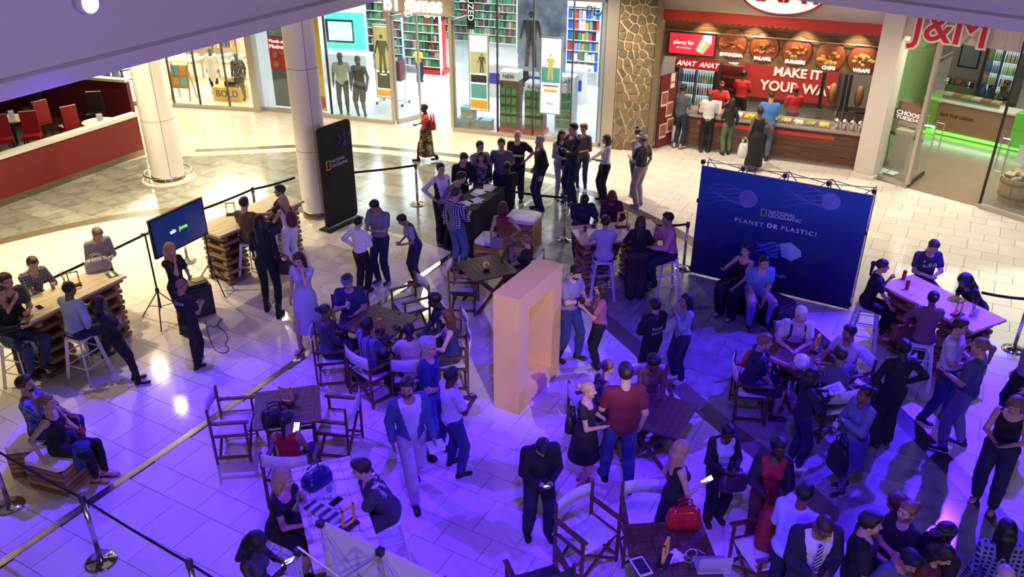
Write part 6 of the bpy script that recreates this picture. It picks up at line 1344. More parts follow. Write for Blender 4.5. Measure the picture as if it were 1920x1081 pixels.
def can(x, y, z, label, c=(.45, .02, .03)): p = P(x, y, z); t = thing('drink_can', label, 'can', (p[0], p[1], z)); MB().lathe([(.026, 0), (.033, .012), (.033, .145), (.026, .16)], n=16).build('can', mat('can_red', c, .3, .4), t, True); MB().lathe([(.026, .158), (.024, .163)], n=16).build('lid', M_steel, t)
def bag(loc, rz, label, c, s=(.32, .16, .24), gloss=.5, name='handbag', cat='bag'):
    t = thing(name, label, cat, loc, rz); w, d, h_ = s; mb = MB(); vs = []
    for (k, z) in ((.92, 0), (1.0, .12), (1.0, .5), (.9, .85), (.7, 1.0)):
        for a in range(16):
            th = 2*math.pi*a/16; cx = math.copysign(abs(math.cos(th))**.5, math.cos(th)); sy = math.copysign(abs(math.sin(th))**.5, math.sin(th)); vs.append((cx*w/2*k, sy*d/2*k*(1.0 if z < .6 else .75), z*h_))
    mb.add(vs, [(i*16+k, i*16+(k+1) % 16, i*16+16+(k+1) % 16, i*16+16+k) for i in range(4) for k in range(16)]+[tuple(range(15, -1, -1)), tuple(range(64, 80))]); m = mat('bag_%03d_%03d_%03d' % tuple(int(v*999) for v in c), c, gloss, var=.2, scale=9); mb.build('body', m, t, True)
    for q in (-1, 1): MB().tube([(-w*.25, q*d*.28, h_*.85), (-w*.2, q*d*.2, h_*1.3), (0, q*d*.15, h_*1.45), (w*.2, q*d*.2, h_*1.3), (w*.25, q*d*.28, h_*.85)], .010, 6).build('handle', m, t, True)
    return t
yframe(538, 755, .755, -.15, 'small yellow frame on the table with the black bag'); yframe(141, 535, 1.08, .5, 'small yellow frame on the left bar table'); yframe(434, 402, 1.08, .3, 'small yellow frame on the bar table behind the television'); yframe(1166, 425, 1.08, .15, 'small yellow frame with a photo on the bar table near the backdrop', 1.2); yframe(1795, 590, 1.08, .55, 'small yellow frame on the right bar table'); yframe(1530, 655, .755, .9, 'small yellow frame on the table with the white ball'); yframe(1246, 1050, .755, 1.1, 'small yellow frame on the laptop table', 1.1); yframe(655, 985, 1.08, .9, 'small yellow frame on the veined bar table'); yframe(713, 618, .755, .1, 'small photo frame on the ringed slatted table', .8); yframe(912, 505, .755, .1, 'low menu stand on the table behind the yellow box', .6)
for i, (x, y, z, lab, lq, st) in enumerate(((558, 760, .755, 'wine glass right of the yellow frame on the bag table', None, 1), (551, 775, .755, 'wine glass beside the phone woman on the bag table', None, 1), (749, 600, .755, 'glass of wine at the far side of the ringed table', (.5, .35, .1), 1), (740, 592, .755, 'empty glass at the far corner of the ringed table', None, 1), (716, 625, .755, 'red bottle glass at the near side of the ringed table', (.4, .05, .03), 0), (873, 497, .755, 'glass at the left of the table behind the yellow box', None, 1), (941, 493, .755, 'tall glass at the right of the table behind the yellow box', None, 0), (1097, 433, 1.08, 'glass of red drink in front of the striped shirt man', (.4, .04, .05), 0), (1178, 431, 1.08, 'water tumbler beside the yellow frame near the backdrop', None, 0), (1829, 592, 1.08, 'tumbler with a plant sprig on the right bar table', None, 0), (1262, 740, .755, 'wine glass in front of the seated woman in tan', None, 1), (1237, 1075, .755, 'glass nearest the bottom edge on the laptop table', None, 0), (1265, 1068, .755, 'tumbler beside the white napkin on the laptop table', None, 0), (1290, 1062, .755, 'stemmed glass beside the laptop cables', None, 1), (100, 540, 1.08, 'glass in front of the checked shirt man on the left bar table', (.6, .5, .2), 0), (62, 552, 1.08, 'second glass on the left bar table', None, 0), (620, 935, 1.08, 'wine glass in the middle of the veined bar table', None, 1), (1508, 640, .755, 'small glass between the old man hands', None, 0))): wine(x, y, z, lab, lq, st)
can(1694, 523, 1.08, 'red drink can at the far end of the right bar table'); can(1700, 541, 1.08, 'red drink can nearer the ponytailed woman')
phone(630, 940, 1.08, -.6, 'black phone lying on the veined bar table'); phone(744, 613, .755, .7, 'phone lying on the ringed slatted table'); phone(1114, 425, 1.08, .1, 'phone lying near the striped shirt man'); phone(74, 576, 1.08, .9, 'small dark phone on the left bar table')
p = P(518, 790, .75); bag((p[0], p[1], .752), .4, 'black slouchy handbag on the slatted table', (.008, .008, .010), (.36, .22, .2)); p = P(185, 505, 1.08); bag((p[0], p[1], 1.08), .6, 'grey white rucksack on the left bar table', (.35, .33, .33), (.4, .22, .2)); p = P(210, 515, 1.08); t = thing('menu_card', 'black and white menu card on the left bar table', 'card', (p[0], p[1], 1.081), .7); MB().box((0, 0, .004), (.16, .22, .006)).build('sheet', M_ink, t); MB().box((0, 0, .008), (.05, .18, .002)).build('print', M_wwall, t)
p = P(1280, 985, .755); bag((p[0], p[1], .752), .05, 'glossy red leather handbag on the laptop table', (.42, .015, .02), (.38, .17, .26), .22)
p = P(595, 905, 1.08); bag((p[0], p[1], 1.08), .9, 'blue and black sports helmet bag on the veined bar table', (.015, .03, .10), (.34, .24, .17), .35)
p = P(1438, 1010, .47); bag((p[0], p[1], .46), 1.2, 'large red rucksack standing on the director chair', (.30, .012, .018), (.42, .28, .52), .5, 'rucksack')
# striped scarf on the veined table, ball, laptop, napkin, cables, e-reader
p = P(608, 962, 1.08); t = thing('striped_cloth', 'grey striped cloth lying on the veined bar table', 'cloth', (p[0], p[1], 1.08), -.6)
for k in range(8): MB().box((-.2+k*.055, 0, .012+.006*(k % 2)), (.05, .16, .02)).build('fold', mat('scarf_%d' % (k % 2), [(.06, .07, .06), (.5, .5, .5)][k % 2], .8), t)
p = P(1503, 678, .86); t = thing('white_ball', 'white football with black marks on the slatted table', 'ball', (p[0], p[1], .752)); R_ = .115
mb = MB(); mb.lathe([(R_*math.sin(math.pi*k/14)+1e-4, R_-R_*math.cos(math.pi*k/14)) for k in range(15)], n=24, cap=False); mb.build('shell', mat('ball_white', (.80, .80, .80), .3), t, True)
for k in range(9):
    a = k*2.4; e = -.9+k*.22; c = Vector((math.cos(a)*math.cos(e), math.sin(a)*math.cos(e), math.sin(e))); b_ = c.cross(Vector((0, 0, 1))).normalized(); d_ = c.cross(b_); mb = MB(); mb.add([(c*.98+b_*x+d_*y).normalized()*(R_+.002)+Vector((0, 0, R_)) for x, y in ((-.3, 0), (-.05, .14), (.3, .05), (.02, -.04))], [(0, 1, 2, 3)]); mb.build('mark', M_ink, t)
p = P(1334, 1062, .755); t = thing('laptop', 'silver laptop opened at the right of the front table', 'laptop', (p[0], p[1], .753), .05); MB().box((0, .02, .008), (.34, .24, .014)).build('base', mat('laptop_silver', (.6, .6, .64), .3, .6), t); MB().box((0, -.10, .12), (.34, .01, .23), R=Matrix.Rotation(.12, 3, 'X')).build('lid', MATS['laptop_silver'], t)
p = P(1264, 1045, .755); t = thing('paper_napkin', 'white paper napkins beside the small frame on the laptop table', 'napkin', (p[0], p[1], .753), .3); MB().box((0, 0, .006), (.16, .14, .010)).build('sheet', M_wwall, t); MB().box((.02, .02, .014), (.15, .13, .006), rz=.4).build('sheet', M_wwall, t)
mb = MB(); mb.tube([tuple(P(x, y, .765)) for x, y in smooth_line([(1322, 1038), (1305, 1028), (1290, 1030), (1283, 1042), (1296, 1048), (1310, 1038), (1300, 1026), (1285, 1034), (1280, 1048), (1292, 1056), (1302, 1048)], 2)], .004, 5); mb.build('charging_cable', M_wwall, label='coiled white charging cables on the laptop table', cat='cable')
p = P(1202, 1062, .755); t = thing('tablet', 'white framed tablet on the left of the laptop table', 'tablet', (p[0], p[1], .753), .35); MB().box((0, 0, .007), (.15, .25, .012)).build('case', M_wwall, t); MB().box((0, 0, .014), (.12, .20, .003)).build('display', M_ink, t)
p = P(1795, 500, 1.08)
for (x, y, z, lab) in ((123, 520, 1.08, 'dried grass sprig on the left bar table'), (1822, 575, 1.08, 'green plant sprig in the tumbler on the right bar table')):
    p = P(x, y+15, z); t = thing('plant_sprig', lab, 'plant', (p[0], p[1], z)); MB().lathe([(.03, 0), (.034, .07), (.03, .07)], n=12).build('pot', mat('jar_glass', (.5, .5, .5), .2), t)
    for k in range(7): a = k*.9; MB().tube([(0, 0, .05), (.03*math.cos(a), .03*math.sin(a), .2), (.07*math.cos(a), .07*math.sin(a), .34)], [.004, .004, .001], 4).build('blade', mat('dry_grass', (.16, .13, .05), .7), t)
# ================================================================== people
BK = (.008, .008, .010); NV = (.012, .018, .050); JN = (.025, .045, .12); LJ = (.13, .18, .28); WT = (.68, .68, .70); GR = (.17, .17, .18); LG_ = (.36, .36, .38); DG = (.05, .05, .055); BR = (.12, .06, .03); KH = (.42, .34, .24); BW = (.05, .03, .022)
def chk(name, a, b, sc=9):
    """woven check: two crossed bands"""
    if name in MATS: return MATS[name]
    m, N, L, B = _new(name); B.inputs['Roughness'].default_value = .8; tc = N.new('ShaderNodeTexCoord'); mx = None
    ws = []
    for d in ('X', 'Z'):
        w = N.new('ShaderNodeTexWave'); w.bands_direction = d; w.inputs['Scale'].default_value = sc; L.new(tc.outputs['Object'], w.inputs['Vector']); g = N.new('ShaderNodeMath'); g.operation = 'GREATER_THAN'; g.inputs[1].default_value = .62; L.new(w.outputs['Fac'], g.inputs[0]); ws.append(g)
    ad = N.new('ShaderNodeMath'); ad.operation = 'ADD'; ad.use_clamp = True; L.new(ws[0].outputs[0], ad.inputs[0]); L.new(ws[1].outputs[0], ad.inputs[1]); mx = N.new('ShaderNodeMix'); mx.data_type = 'RGBA'; mx.inputs[6].default_value = rgb(a); mx.inputs[7].default_value = rgb(b); L.new(ad.outputs[0], mx.inputs[0]); L.new(mx.outputs[2], B.inputs['Base Color']); MATS[name] = m; return m
def stripes(name, stops, sc, d='Z', dist=0.0):
    m = ramp_mat(name, 'wave', stops, scale=sc, rough=.8, dist=dist); next(n for n in m.node_tree.nodes if n.type == 'TEX_WAVE').bands_direction = d; return m
floral = lambda name, stops, sc=16: ramp_mat(name, 'noise', stops, scale=sc, rough=.8, detail=1)
def handpos(J, q): d = J['WR'][q]-J['ELB'][q]; d = d/np.linalg.norm(d); return wpt(J, J['WR'][q]+d*.085*J['s'])
def hold(J, q, kind, label, c=(.4, .05, .04)):
    p = handpos(J, q); rz = J['root'].rotation_euler[2]
    if kind in ('phone', 'phonelit'):
        t = thing('phone', label, 'phone', p, rz); R = Matrix.Rotation(.6, 3, 'X'); MB().box((0, .02, .02), (.078, .15, .009), R=R).build('case', M_black, t); MB().box((0, .016, .027), (.07, .138, .002), R=R).build('display', emis('phone_lit', (.75, 1.0, .85), 1.5) if kind == 'phonelit' else mat('phone_dark', (.01, .01, .02), .1), t)
    elif kind == 'cup': t = thing('cup', label, 'cup', p, rz); MB().lathe([(.025, -.05), (.036, .06), (.034, .06), (.022, -.045)], n=14).build('cup', mat('cup_%03d_%03d' % (int(c[0]*999), int(c[1]*999)), c, .4), t, True); MB().cyl((0, 0, .0), (.01, 0, .13), .004, n=6).build('straw', M_wwall, t)
    elif kind == 'glass': t = thing('glass', label, 'glass', p, rz, ); MB().lathe([(.03, -.09), (.005, -.08), (.004, -.01), (.03, .02), (.037, .06), (.030, .10)], n=14, cap=False).build('bowl', glass('clear_glass', (.80, .82, .86)), t, True)
    elif kind == 'paper': t = thing('paper_sheet', label, 'paper', p, rz); MB().box((0, .05, .01), (.21, .28, .004), R=Matrix.Rotation(.4, 3, 'X')).build('sheet', M_wwall, t); MB().box((0, .05, .014), (.12, .18, .001), R=Matrix.Rotation(.4, 3, 'X')).build('print', LG_mat, t)
    return t
LG_mat = mat('print_light', (.45, .45, .46), .7)
def worn_bag(J, label, c, at, s=(.30, .14, .24), rz=0.0, name='handbag'):
    p = wpt(J, J['tf'](at)); return bag((p.x, p.y, p.z), J['root'].rotation_euler[2]+rz, label, c, s, .5, name)
def backpack(c):
    def fn(J):
        T4_ = J['tf']; m = mat('pack_%03d_%03d' % (int(c[0]*999), int(c[2]*999)), c, .7, var=.15, scale=8); S = SDF(); S.ell(T4_((0, -.20, .26)), np.array((.13, .085, .19))*J['s'], J['T'], .02).ell(T4_((0, -.25, .19)), np.array((.09, .06, .10))*J['s'], J['T'], .02); V, Q = S.mesh(.022); obj('rucksack', np_mesh('rucksack', V, Q, [m]), None, J['root'])
        for q in (-1, 1): MB().tube([T4_((q*.09, -.14, .42)), T4_((q*.10, -.03, .525)), T4_((q*.10, .09, .46)), T4_((q*.11, .135, .34)), T4_((q*.13, .06, .2))], .018, 6).build('strap', m, J['root'])
    return fn
def seat_of(J, face, kind, label):
    r = J['root'].matrix_basis; p = r @ Vector((0, .04, 0)); (chair if kind == 'c' else stool)((p.x, p.y), face, label)
def sit(label, hx, hy, face, kind, clabel, **kw):
    kw.setdefault('seat', {'c': .47, 's': .765, 'k': .47}[kind]); kw.setdefault('arms', ('table', 'table')); kw.setdefault('h', 1.66 if kw.get('fem') else 1.74)
    J = person(label, hx, hy, face=face, pose='sit', **kw)
    if clabel: seat_of(J, face, kind, clabel)
    return J
T_ = lambda k, c, s='x': (k, s, c)
# ---- left bar table
person('dark haired person in dark tee at the far left of the bar table', 8, 512, None, h=1.82, face=60, top=T_('tee', DG), arms=('tablein', 'chin'), skin='fair', lean=14)
sit('man in a dark checked shirt leaning on the left bar table', 61, 483, 60, 's', None, top=T_('shirt', chk('check_charcoal', (.03, .035, .05), (.22, .23, .28), 7)), arms=('table', 'tablein'), lean=22, look=(-20, 10), hair=('crop', 'brown'))
J = person('blond man in grey shirt standing at the end of the left bar table', 184, 430, 597, fx=229, face=50, top=T_('shirt', (.26, .25, .26), 'rolled'), bottom=T_('jeans', DG), arms=('phone', 'hold'), lean=12, look=(0, 25), hair=('crop', 'sandy'), feet=((.06, .10, .075), (-.02, -.02, .075)), shoes=('shoe', BW)); hold(J, 1, 'cup', 'pale cup held by the blond man in grey', (.7, .66, .6))
J = sit('person in a black jacket and jeans on a stool at the photo edge', -6, 536, 75, 's', 'white metal stool under the person in the black jacket', top=T_('long', BK), bottom=T_('jeans', JN), arms=('drink', 'table'), h=1.78, shoes=('boot', BK))
sit('shaven headed man in light blue shirt on a stool, back turned', 127, 527, 158, 's', 'white metal stool under the man in the light blue shirt', top=T_('shirt', (.30, .38, .55)), bottom=T_('trousers', NV), arms=('table', 'hip'), skin='brown', hair=('buzz', 'black'), build=1.08, lean=6)
person('woman with big black curls in black, arms folded, by the left bar table', 184, 556, 725, fx=240, face=118, fem=1, top=T_('tee', BK), bottom=T_('leggings', BK), arms=('cross', 'cross'), skin='brown', hair=('big', 'black'), lean=-10, feet=((.10, .16, .075), (.10, .20, .075)), shoes=('shoe', BK, 1))
person('blonde woman in a black tee with hand to her mouth below the television', 317, 455, None, h=1.66, face=62, fem=1, top=T_('tee', BK), bottom=T_('jeans', BK), arms=('hold', 'face'), hair=('long', 'blonde'))
J = person('shaven headed crew man in black, seen from behind by the loudspeaker', 338, 523, 684, fx=365, face=150, top=T_('tee', BK), bottom=T_('trousers', BK), arms=('hold', 'hold'), skin='tan', hair=('buzz', 'sandy'), feet=((.12, .10, .075), (.12, -.08, .075)), shoes=('shoe', BK, 1), build=1.05, parts=[shirt_print(['CREW'], .085, .38, True)])
# ---- cube seats, lower left
J0 = sit('man in blue patterned shirt sitting on the left cube seat', 41, 705, 100, 'k', None, top=T_('shirt', floral('shirt_blue_dots', [(.0, (.03, .06, .18)), (.5, (.20, .26, .42))], 40), 'rolled'), bottom=T_('jeans', JN), arms=('knee', 'knee'), hair=('crop', 'brown'), beard='brown', look=(0, -5))
J = sit('woman with a blonde ponytail in black sitting on the near cube seat', 85, 739, 92, 'k', None, fem=1, top=T_('tank', BK), bottom=T_('leggings', BK), arms=('hold', 'prop'), hair=('pony', 'sandy'), build=1.12, shoes=('sandal', (.3, .12, .08)), feet=((.02, .50, .075), (.10, .42, .075))); hold(J, -1, 'cup', 'red drink held by the woman on the cube seat', (.35, .03, .03))
p = wpt(J0, (0, -.06, 0)); crate_seat((p.x, p.y), J0['root'].rotation_euler[2], 'slatted cube seat with white cushion at the left photo edge', .60)
p = wpt(J, (0, -.03, 0)); crate_seat((p.x, p.y), J['root'].rotation_euler[2]-.35, 'slatted cube seat with white cushion under the ponytailed woman', .60)
p = wpt(J, J['tf']((.10, .34, .02))); t = thing('denim_jacket', 'blue denim jacket hanging over the knees of the seated ponytailed woman', 'jacket', (p.x, p.y, p.z-.18), J['root'].rotation_euler[2]); S = SDF().ell((0, 0, .2), (.09, .12, .06), k=.03).ell((.05, .02, .05), (.045, .10, .18), k=.05); V, Q = S.mesh(.02); obj('cloth', np_mesh('cloth', V, Q, [mat('denim_cloth', (.03, .06, .20), .8)]), None, t); MB().tube([(.06, -.05, .2), (.09, -.06, .0), (.08, -.05, -.12)], [.04, .045, .035], 8).build('sleeve', MATS['denim_cloth'], t, True)
# ---- bar table behind the television
sit('man in a brown shirt on a stool at the bar table behind the television', 456, 369, 165, 's', 'white metal stool under the man in brown', top=T_('long', (.13, .062, .02)), bottom=T_('jeans', NV), hair=('short', 'black'))
sit('man in black tee reaching over the bar table by the column', 523, 346, 285, 's', 'white metal stool beside the round column', top=T_('tee', BK), arms=('reach', 'tablein'), hair=('short', 'black'), skin='tan')
J = person('woman with long black hair in black, back turned, near the bar table', 486, 402, 585, fx=507, face=178, fem=1, top=T_('long', BK), bottom=T_('leggings', BK), arms=('hold', 'down'), hair=('long', 'black'), feet=((.13, .1, .075), (.14, -.12, .075)), shoes=('boot', BK)); worn_bag(J, 'black leather handbag on the arm of the woman in black', BK, (.30, .02, -.22))
person('blonde woman in white with a dark red rucksack at the bar table', 529, 365, 500, fx=556, face=225, fem=1, top=T_('tank', WT), bottom=T_('jeans', WT), arms=('table', 'table'), hair=('long', 'blonde'), lean=10, parts=[backpack((.10, .015, .03))])
person('woman in a pale striped dress walking with a hand over her mouth', 557, 475, 652, face=-8, fem=1, pose='walk', top=T_('midi', stripes('dress_stripes', [(0, (.30, .33, .42)), (.5, (.48, .50, .58))], 26, 'X'), 'cap'), bottom=None, arms=('face', 'down'), hair=('long', 'dark'), shoes=('sandal', BW), look=(0, 15))
# ---- three near the column
J = person('man in a white shirt and black trousers, back turned, holding a cup', 671, 406, 543, face=150, top=T_('shirt', WT), bottom=T_('trousers', BK), arms=('hip', 'hold'), hair=('short', 'black')); hold(J, 1, 'cup', 'white cup held by the man in the white shirt', WT)
person('man in a grey polo shirt and jeans looking down beside the white shirt man', 698, 378, 540, fx=708, face=-25, top=T_('tee', GR), bottom=T_('jeans', NV), arms=('phone', 'phone'), look=(0, 30), hair=('short', 'black'), skin='tan', build=1.08, shoes=('shoe', DG, 1))
person('short haired person in a blue waistcoat bending forward', 748, 404, 545, fx=764, face=-65, top=[T_('tee', LG_), T_('vest', (.02, .035, .09))], bottom=T_('jeans', NV), arms=('hold', 'hold'), lean=18, look=(0, 25), hair=('short', 'black'), fem=1, skin='tan')
# ---- registration queue
person('woman in a black waistcoat with white sleeves left of the registration desk', 826, 305, 455, fx=832, face=30, fem=1, top=[T_('long', WT), T_('vest', BK)], bottom=T_('trousers', BK), arms=('back', 'hip'), hair=('bun', 'dark'))
person('man in a black and white checked shirt and blue jeans at the desk', 855, 350, 508, fx=864, face=140, top=T_('shirt', chk('check_navy_white', (.60, .60, .66), (.02, .02, .09), 7), 'rolled'), bottom=T_('jeans', (.04, .08, .26)), arms=('down', 'hold'), hair=('short', 'brown'), shoes=('shoe', BW))
person('man in a purple plaid shirt bending over the desk', 868, 322, None, h=1.72, face=100, top=T_('shirt', chk('plaid_purple', (.09, .03, .14), (.28, .18, .34), 4)), bottom=T_('trousers', BK), arms=('reach', 'hold'), lean=38, hair=('short', 'black'))
person('man in a black shirt behind the purple plaid man', 872, 288, None, h=1.74, face=35, top=T_('shirt', BK), bottom=T_('trousers', BK), arms=('hold', 'hold'), lean=10, hair=('short', 'black'), look=(0, 20))
person('woman in a dark jacket with a patterned blouse at the registration desk', 902, 284, None, h=1.66, face=5, fem=1, top=[('inner', 'x', floral('blouse_print', [(0, (.02, .02, .03)), (.5, (.3, .3, .34))], 26)), T_('jacket', (.012, .012, .025))], bottom=T_('trousers', BK), arms=('hold', 'hold'), hair=('bob', 'dark'))
person('man in a pale shirt with dark straps behind the registration desk', 900, 264, None, h=1.74, face=30, top=T_('shirt', LG_), bottom=T_('trousers', DG), arms=('down', 'hold'), hair=('short', 'black'), parts=[backpack(DG)])
person('man in a grey blue polo shirt in the registration queue', 940, 259, None, h=1.76, face=-5, top=T_('tee', (.13, .14, .17)), bottom=T_('jeans', NV), arms=('back', 'down'), hair=('short', 'brown'), build=1.08)
person('bald man in black with hands on hips in the queue', 970, 244, 376, fx=966, face=-12, top=T_('tee', BK), bottom=T_('trousers', BK), arms=('hip', 'cross'), hair=None, skin='pale', build=1.1)
person('person all in black standing at the far end of the desk', 950, 303, 410, fx=958, face=200, top=T_('long', BK), bottom=T_('trousers', BK), arms=('hold', 'hold'), hair=('short', 'black'), skin='dark', look=(0, 20))
person('grey haired man in a black top and jeans facing the queue', 1012, 254, 392, fx=1014, face=-72, top=T_('long', BK), bottom=T_('jeans', NV), arms=('down', 'pocket'), hair=('short', 'grey'), shoes=('shoe', BK))
person('woman in a pale grey cardigan and pale trousers in the queue', 1054, 244, 372, face=22, fem=1, top=[T_('inner', BK), T_('jacket', (.34, .33, .34))], bottom=T_('leggings', (.36, .34, .34)), arms=('hold', 'hold'), hair=('long', 'dark'))
person('tall man in a navy jumper with arms folded in the queue', 1075, 230, 385, fx=1070, face=-60, top=T_('long', NV), bottom=T_('trousers', NV), arms=('cross', 'cross'), hair=('short', 'black'))
person('red haired woman in an olive top and leggings in the queue', 1095, 232, 358, fx=1100, face=-25, fem=1, top=T_('long', (.10, .09, .07), 'rolled'), bottom=T_('leggings', DG), arms=('hold', 'hip'), hair=('curly', 'red'), shoes=('shoe', WT, 1))
person('woman in a white blouse and black trousers carrying a coat', 1137, 252, 375, fx=1140, face=-75, fem=1, top=T_('long', (.6, .58, .55)), bottom=T_('trousers', BK), arms=('hold', 'down'), hair=('bob', 'brown'))
person('woman with a topknot in a pale tee by the stone pillar', 1198, 241, 366, fx=1188, face=35, fem=1, top=T_('tee', LG_), bottom=T_('jeans', (.06, .08, .13)), arms=('cross', 'cross'), hair=('topknot', 'dark'), shoes=('sandal', (.3, .14, .08)))
person('man in a white cap, grey tee and khaki trousers by the stone pillar', 1206, 250, 386, fx=1208, face=-135, top=T_('tee', DG), bottom=T_('trousers', KH), arms=('hold', 'down'), hair=('short', 'black'), hat=('cap', (.6, .6, .6)), beard='black', shoes=('shoe', GR, 1))
J = sit('woman in a rust sleeveless top on the cube near the desk', 943, 378, 172, 'k', None, fem=1, top=T_('tank', (.22, .05, .03)), bottom=T_('skirt', (.10, .09, .14)), arms=('down', 'hip'), hair=('bob', 'auburn'), seat=.66, feet=((.1, .3, .12), (.1, .3, .12)))
worn_bag(J, 'grey violet shoulder bag behind the woman in the rust top', (.13, .11, .2), (-.08, -.22, -.1), (.26, .10, .22))
sit('short haired blond child in a black tee on a director chair', 987, 442, -115, 'c', 'director chair under the short haired child', top=T_('tee', BK), h=1.45, hair=('short', 'sandy'), arms=('lap', 'lap'))
J = person('woman in a coral top and patterned long skirt walking past the shops', 795, 195, 303, fx=805, face=-75, pose='walk', fem=1, build=1.15, top=T_('tank', (.62, .08, .05), 'cap'), bottom=('longskirt', 'x', floral('skirt_print', [(0, (.02, .018, .012)), (.48, (.30, .20, .06)), (.56, (.05, .03, .03)), (.64, (.35, .3, .18))], 9)), skin='dark', hair=('short', 'black'), arms=('down', 'hold'), shoes=('shoe', BK)); worn_bag(J, 'red leather shoulder bag of the woman walking past the shops', (.35, .03, .03), (-.12, -.19, .08), (.30, .16, .28))
# ---- bar table near the backdrop
sit('man in a dark tee with white chest stripes at the bar table', 1098, 369, 8, 's', None, top=T_('tee', NV), bottom=T_('jeans', JN), arms=('table', 'tablein'), skin='dark', hair=('short', 'black'), lean=14, look=(0, 30), build=1.1, parts=[shirt_print(['____', '____', '____'], .07, .40, False, lead=.8)])
sit('woman in a maroon top at the far side of the bar table', 1148, 360, -8, 's', None, fem=1, top=T_('long', (.08, .012, .02)), arms=('table', 'tablein'), skin='brown', hair=('bob', 'auburn'), lean=12, look=(0, 20), build=1.15)
sit('woman in a white top and floral skirt on a stool, back turned', 1136, 404, 180, 's', 'white metal stool under the woman in the floral skirt', fem=1, top=T_('tee', (.45, .45, .52)), bottom=('longskirt', 'x', floral('skirt_blue_white', [(0, (.02, .02, .05)), (.5, (.4, .42, .5))], 18)), hair=('short', 'black'), build=1.12, arms=('table', 'chin'))
person('woman with very long brown hair in a dark top and brown wide trousers', 1202, 403, 556, fx=1206, face=176, fem=1, top=T_('long', BK), bottom=('wide', 'x', (.045, .03, .024)), arms=('table', 'table'), hair=('long', 'brown'), lean=6, shoes=('shoe', BK))
sit('man in a pink shirt on a stool with his hand to his chin', 1252, 398, -82, 's', 'white metal stool under the man in the pink shirt', top=T_('shirt', (.55, .20, .32)), bottom=T_('jeans', NV), arms=('table', 'chin'), hair=('short', 'black'), skin='tan', lean=10)
JA = J = sit('woman in a black strappy top on the ottoman holding a wine glass', 1400, 457, -48, 'k', None, fem=1, seat=.46, top=T_('tank', BK), bottom=T_('wide', BK), arms=('lap', (.22, .30, .30)), hair=('bun', 'black'), shoes=('sandal', BK)); hold(J, 1, 'glass', 'wine glass in the hand of the woman on the ottoman')
J = sit('man in a light blue tee and jeans on the ottoman holding a phone', 1436, 479, 5, 'k', None, seat=.46, top=T_('tee', (.12, .26, .42)), bottom=T_('jeans', (.14, .20, .34)), arms=('lap', 'lap'), hair=('short', 'black'), lean=22, build=1.12, feet=((.17, .40, .075), (.17, .40, .075))); hold(J, 1, 'phone', 'phone in the hands of the light blue tee man')
pm = (JA['root'].location+J['root'].location)/2; dv = J['root'].location-JA['root'].location; t = thing('cube_ottoman', 'black cube ottoman in front of the blue backdrop', 'ottoman', (pm.x+.16, pm.y+.02, 0), math.atan2(dv.y, dv.x)); MB().box((0, 0, .20), (1.35, .5, .40)).build('body', mat('black_vinyl', (.008, .008, .009), .4), t); MB().box((0, 0, .425), (1.32, .48, .05)).build('cushion', MATS['black_vinyl'], t)
# ---- right bar table
sit('woman with a long dark ponytail in black on a stool at the right bar table', 1659, 486, 72, 's', 'white metal stool under the ponytailed woman in black', fem=1, top=T_('tee', BK), bottom=T_('leggings', BK), arms=('chin', 'knee'), hair=('pony', 'dark'), lean=10, shoes=('sandal', (.4, .3, .25)))
sit('man in a navy tee with white chest lettering behind the right bar table', 1756, 453, 0, 's', None, top=T_('tee', (.03, .04, .06)), arms=('tablein', 'table'), hair=('short', 'brown'), look=(0, 25), parts=[shirt_print(['Lee'], .16, .34)])
sit('dark haired woman in black slumped over the right bar table', 1803, 516, -80, 's', None, fem=1, top=T_('tee', BK), arms=('tablein', 'table'), skin='brown', hair=('big', 'black'), lean=38, look=(0, 20))
J = sit('woman in a pink patterned jumper at the right bar table, back turned', 1753, 545, 165, 's', 'white metal stool under the woman in the patterned jumper', fem=1, top=T_('long', stripes('jumper_print', [(0, (.10, .02, .04)), (.45, (.50, .36, .38)), (.75, (.16, .04, .07))], 11, 'Z', 3)), bottom=T_('jeans', JN), hair=('bun', 'black'), arms=('table', 'chin'), skin='brown', build=1.1); worn_bag(J, 'brown leather bag beside the woman in the patterned jumper', (.16, .045, .02), (-.30, -.02, -.12), (.36, .16, .26), .3)
person('man in a white tee and jeans facing a friend at the right', 1806, 597, 790, fx=1757, face=48, top=T_('tee', (.55, .53, .56)), bottom=T_('jeans', JN), arms=('hold', 'hold'), hair=('short', 'brown'), skin='fair', build=1.1, feet=((.13, .10, .075), (.12, -.12, .075)), shoes=('shoe', BK, 1))
person('man with a small ponytail in a slate blue tee, back turned', 1842, 633, 838, fx=1790, face=-128, top=T_('tee', (.07, .09, .15)), bottom=T_('jeans', (.16, .18, .25)), arms=('hold', 'down'), hair=('pony', 'sandy'), build=1.1, feet=((.14, .08, .075), (.14, -.10, .075)), shoes=('shoe', BK, 1), parts=[shirt_print(['(O)'], .14, .36, True)])
person('person in a black suit standing with the back turned at the right', 1698, 637, 830, fx=1667, face=186, top=T_('long', BK), bottom=T_('wide', BK), arms=('hip', 'hip'), hair=('short', 'black'), skin='deep')
person('person in a mauve shirt and black trousers cut by the right photo edge', 1948, 618, 800, fx=1925, face=-100, top=T_('tee', (.28, .2, .26)), bottom=T_('trousers', BK), hair=('short', 'brown'))
J = person('woman in a black sleeveless top looking at her phone at the right edge', 1907, 748, 958, fx=1850, face=-42, fem=1, top=T_('tank', BK), bottom=T_('trousers', NV), arms=('hold', 'hold'), hair=('bob', 'sandy'), build=1.15, look=(0, 25), shoes=('sandal', BW), feet=((.12, .05, .075), (.10, -.05, .075))); hold(J, 1, 'phone', 'dark phone of the woman in black at the right edge')
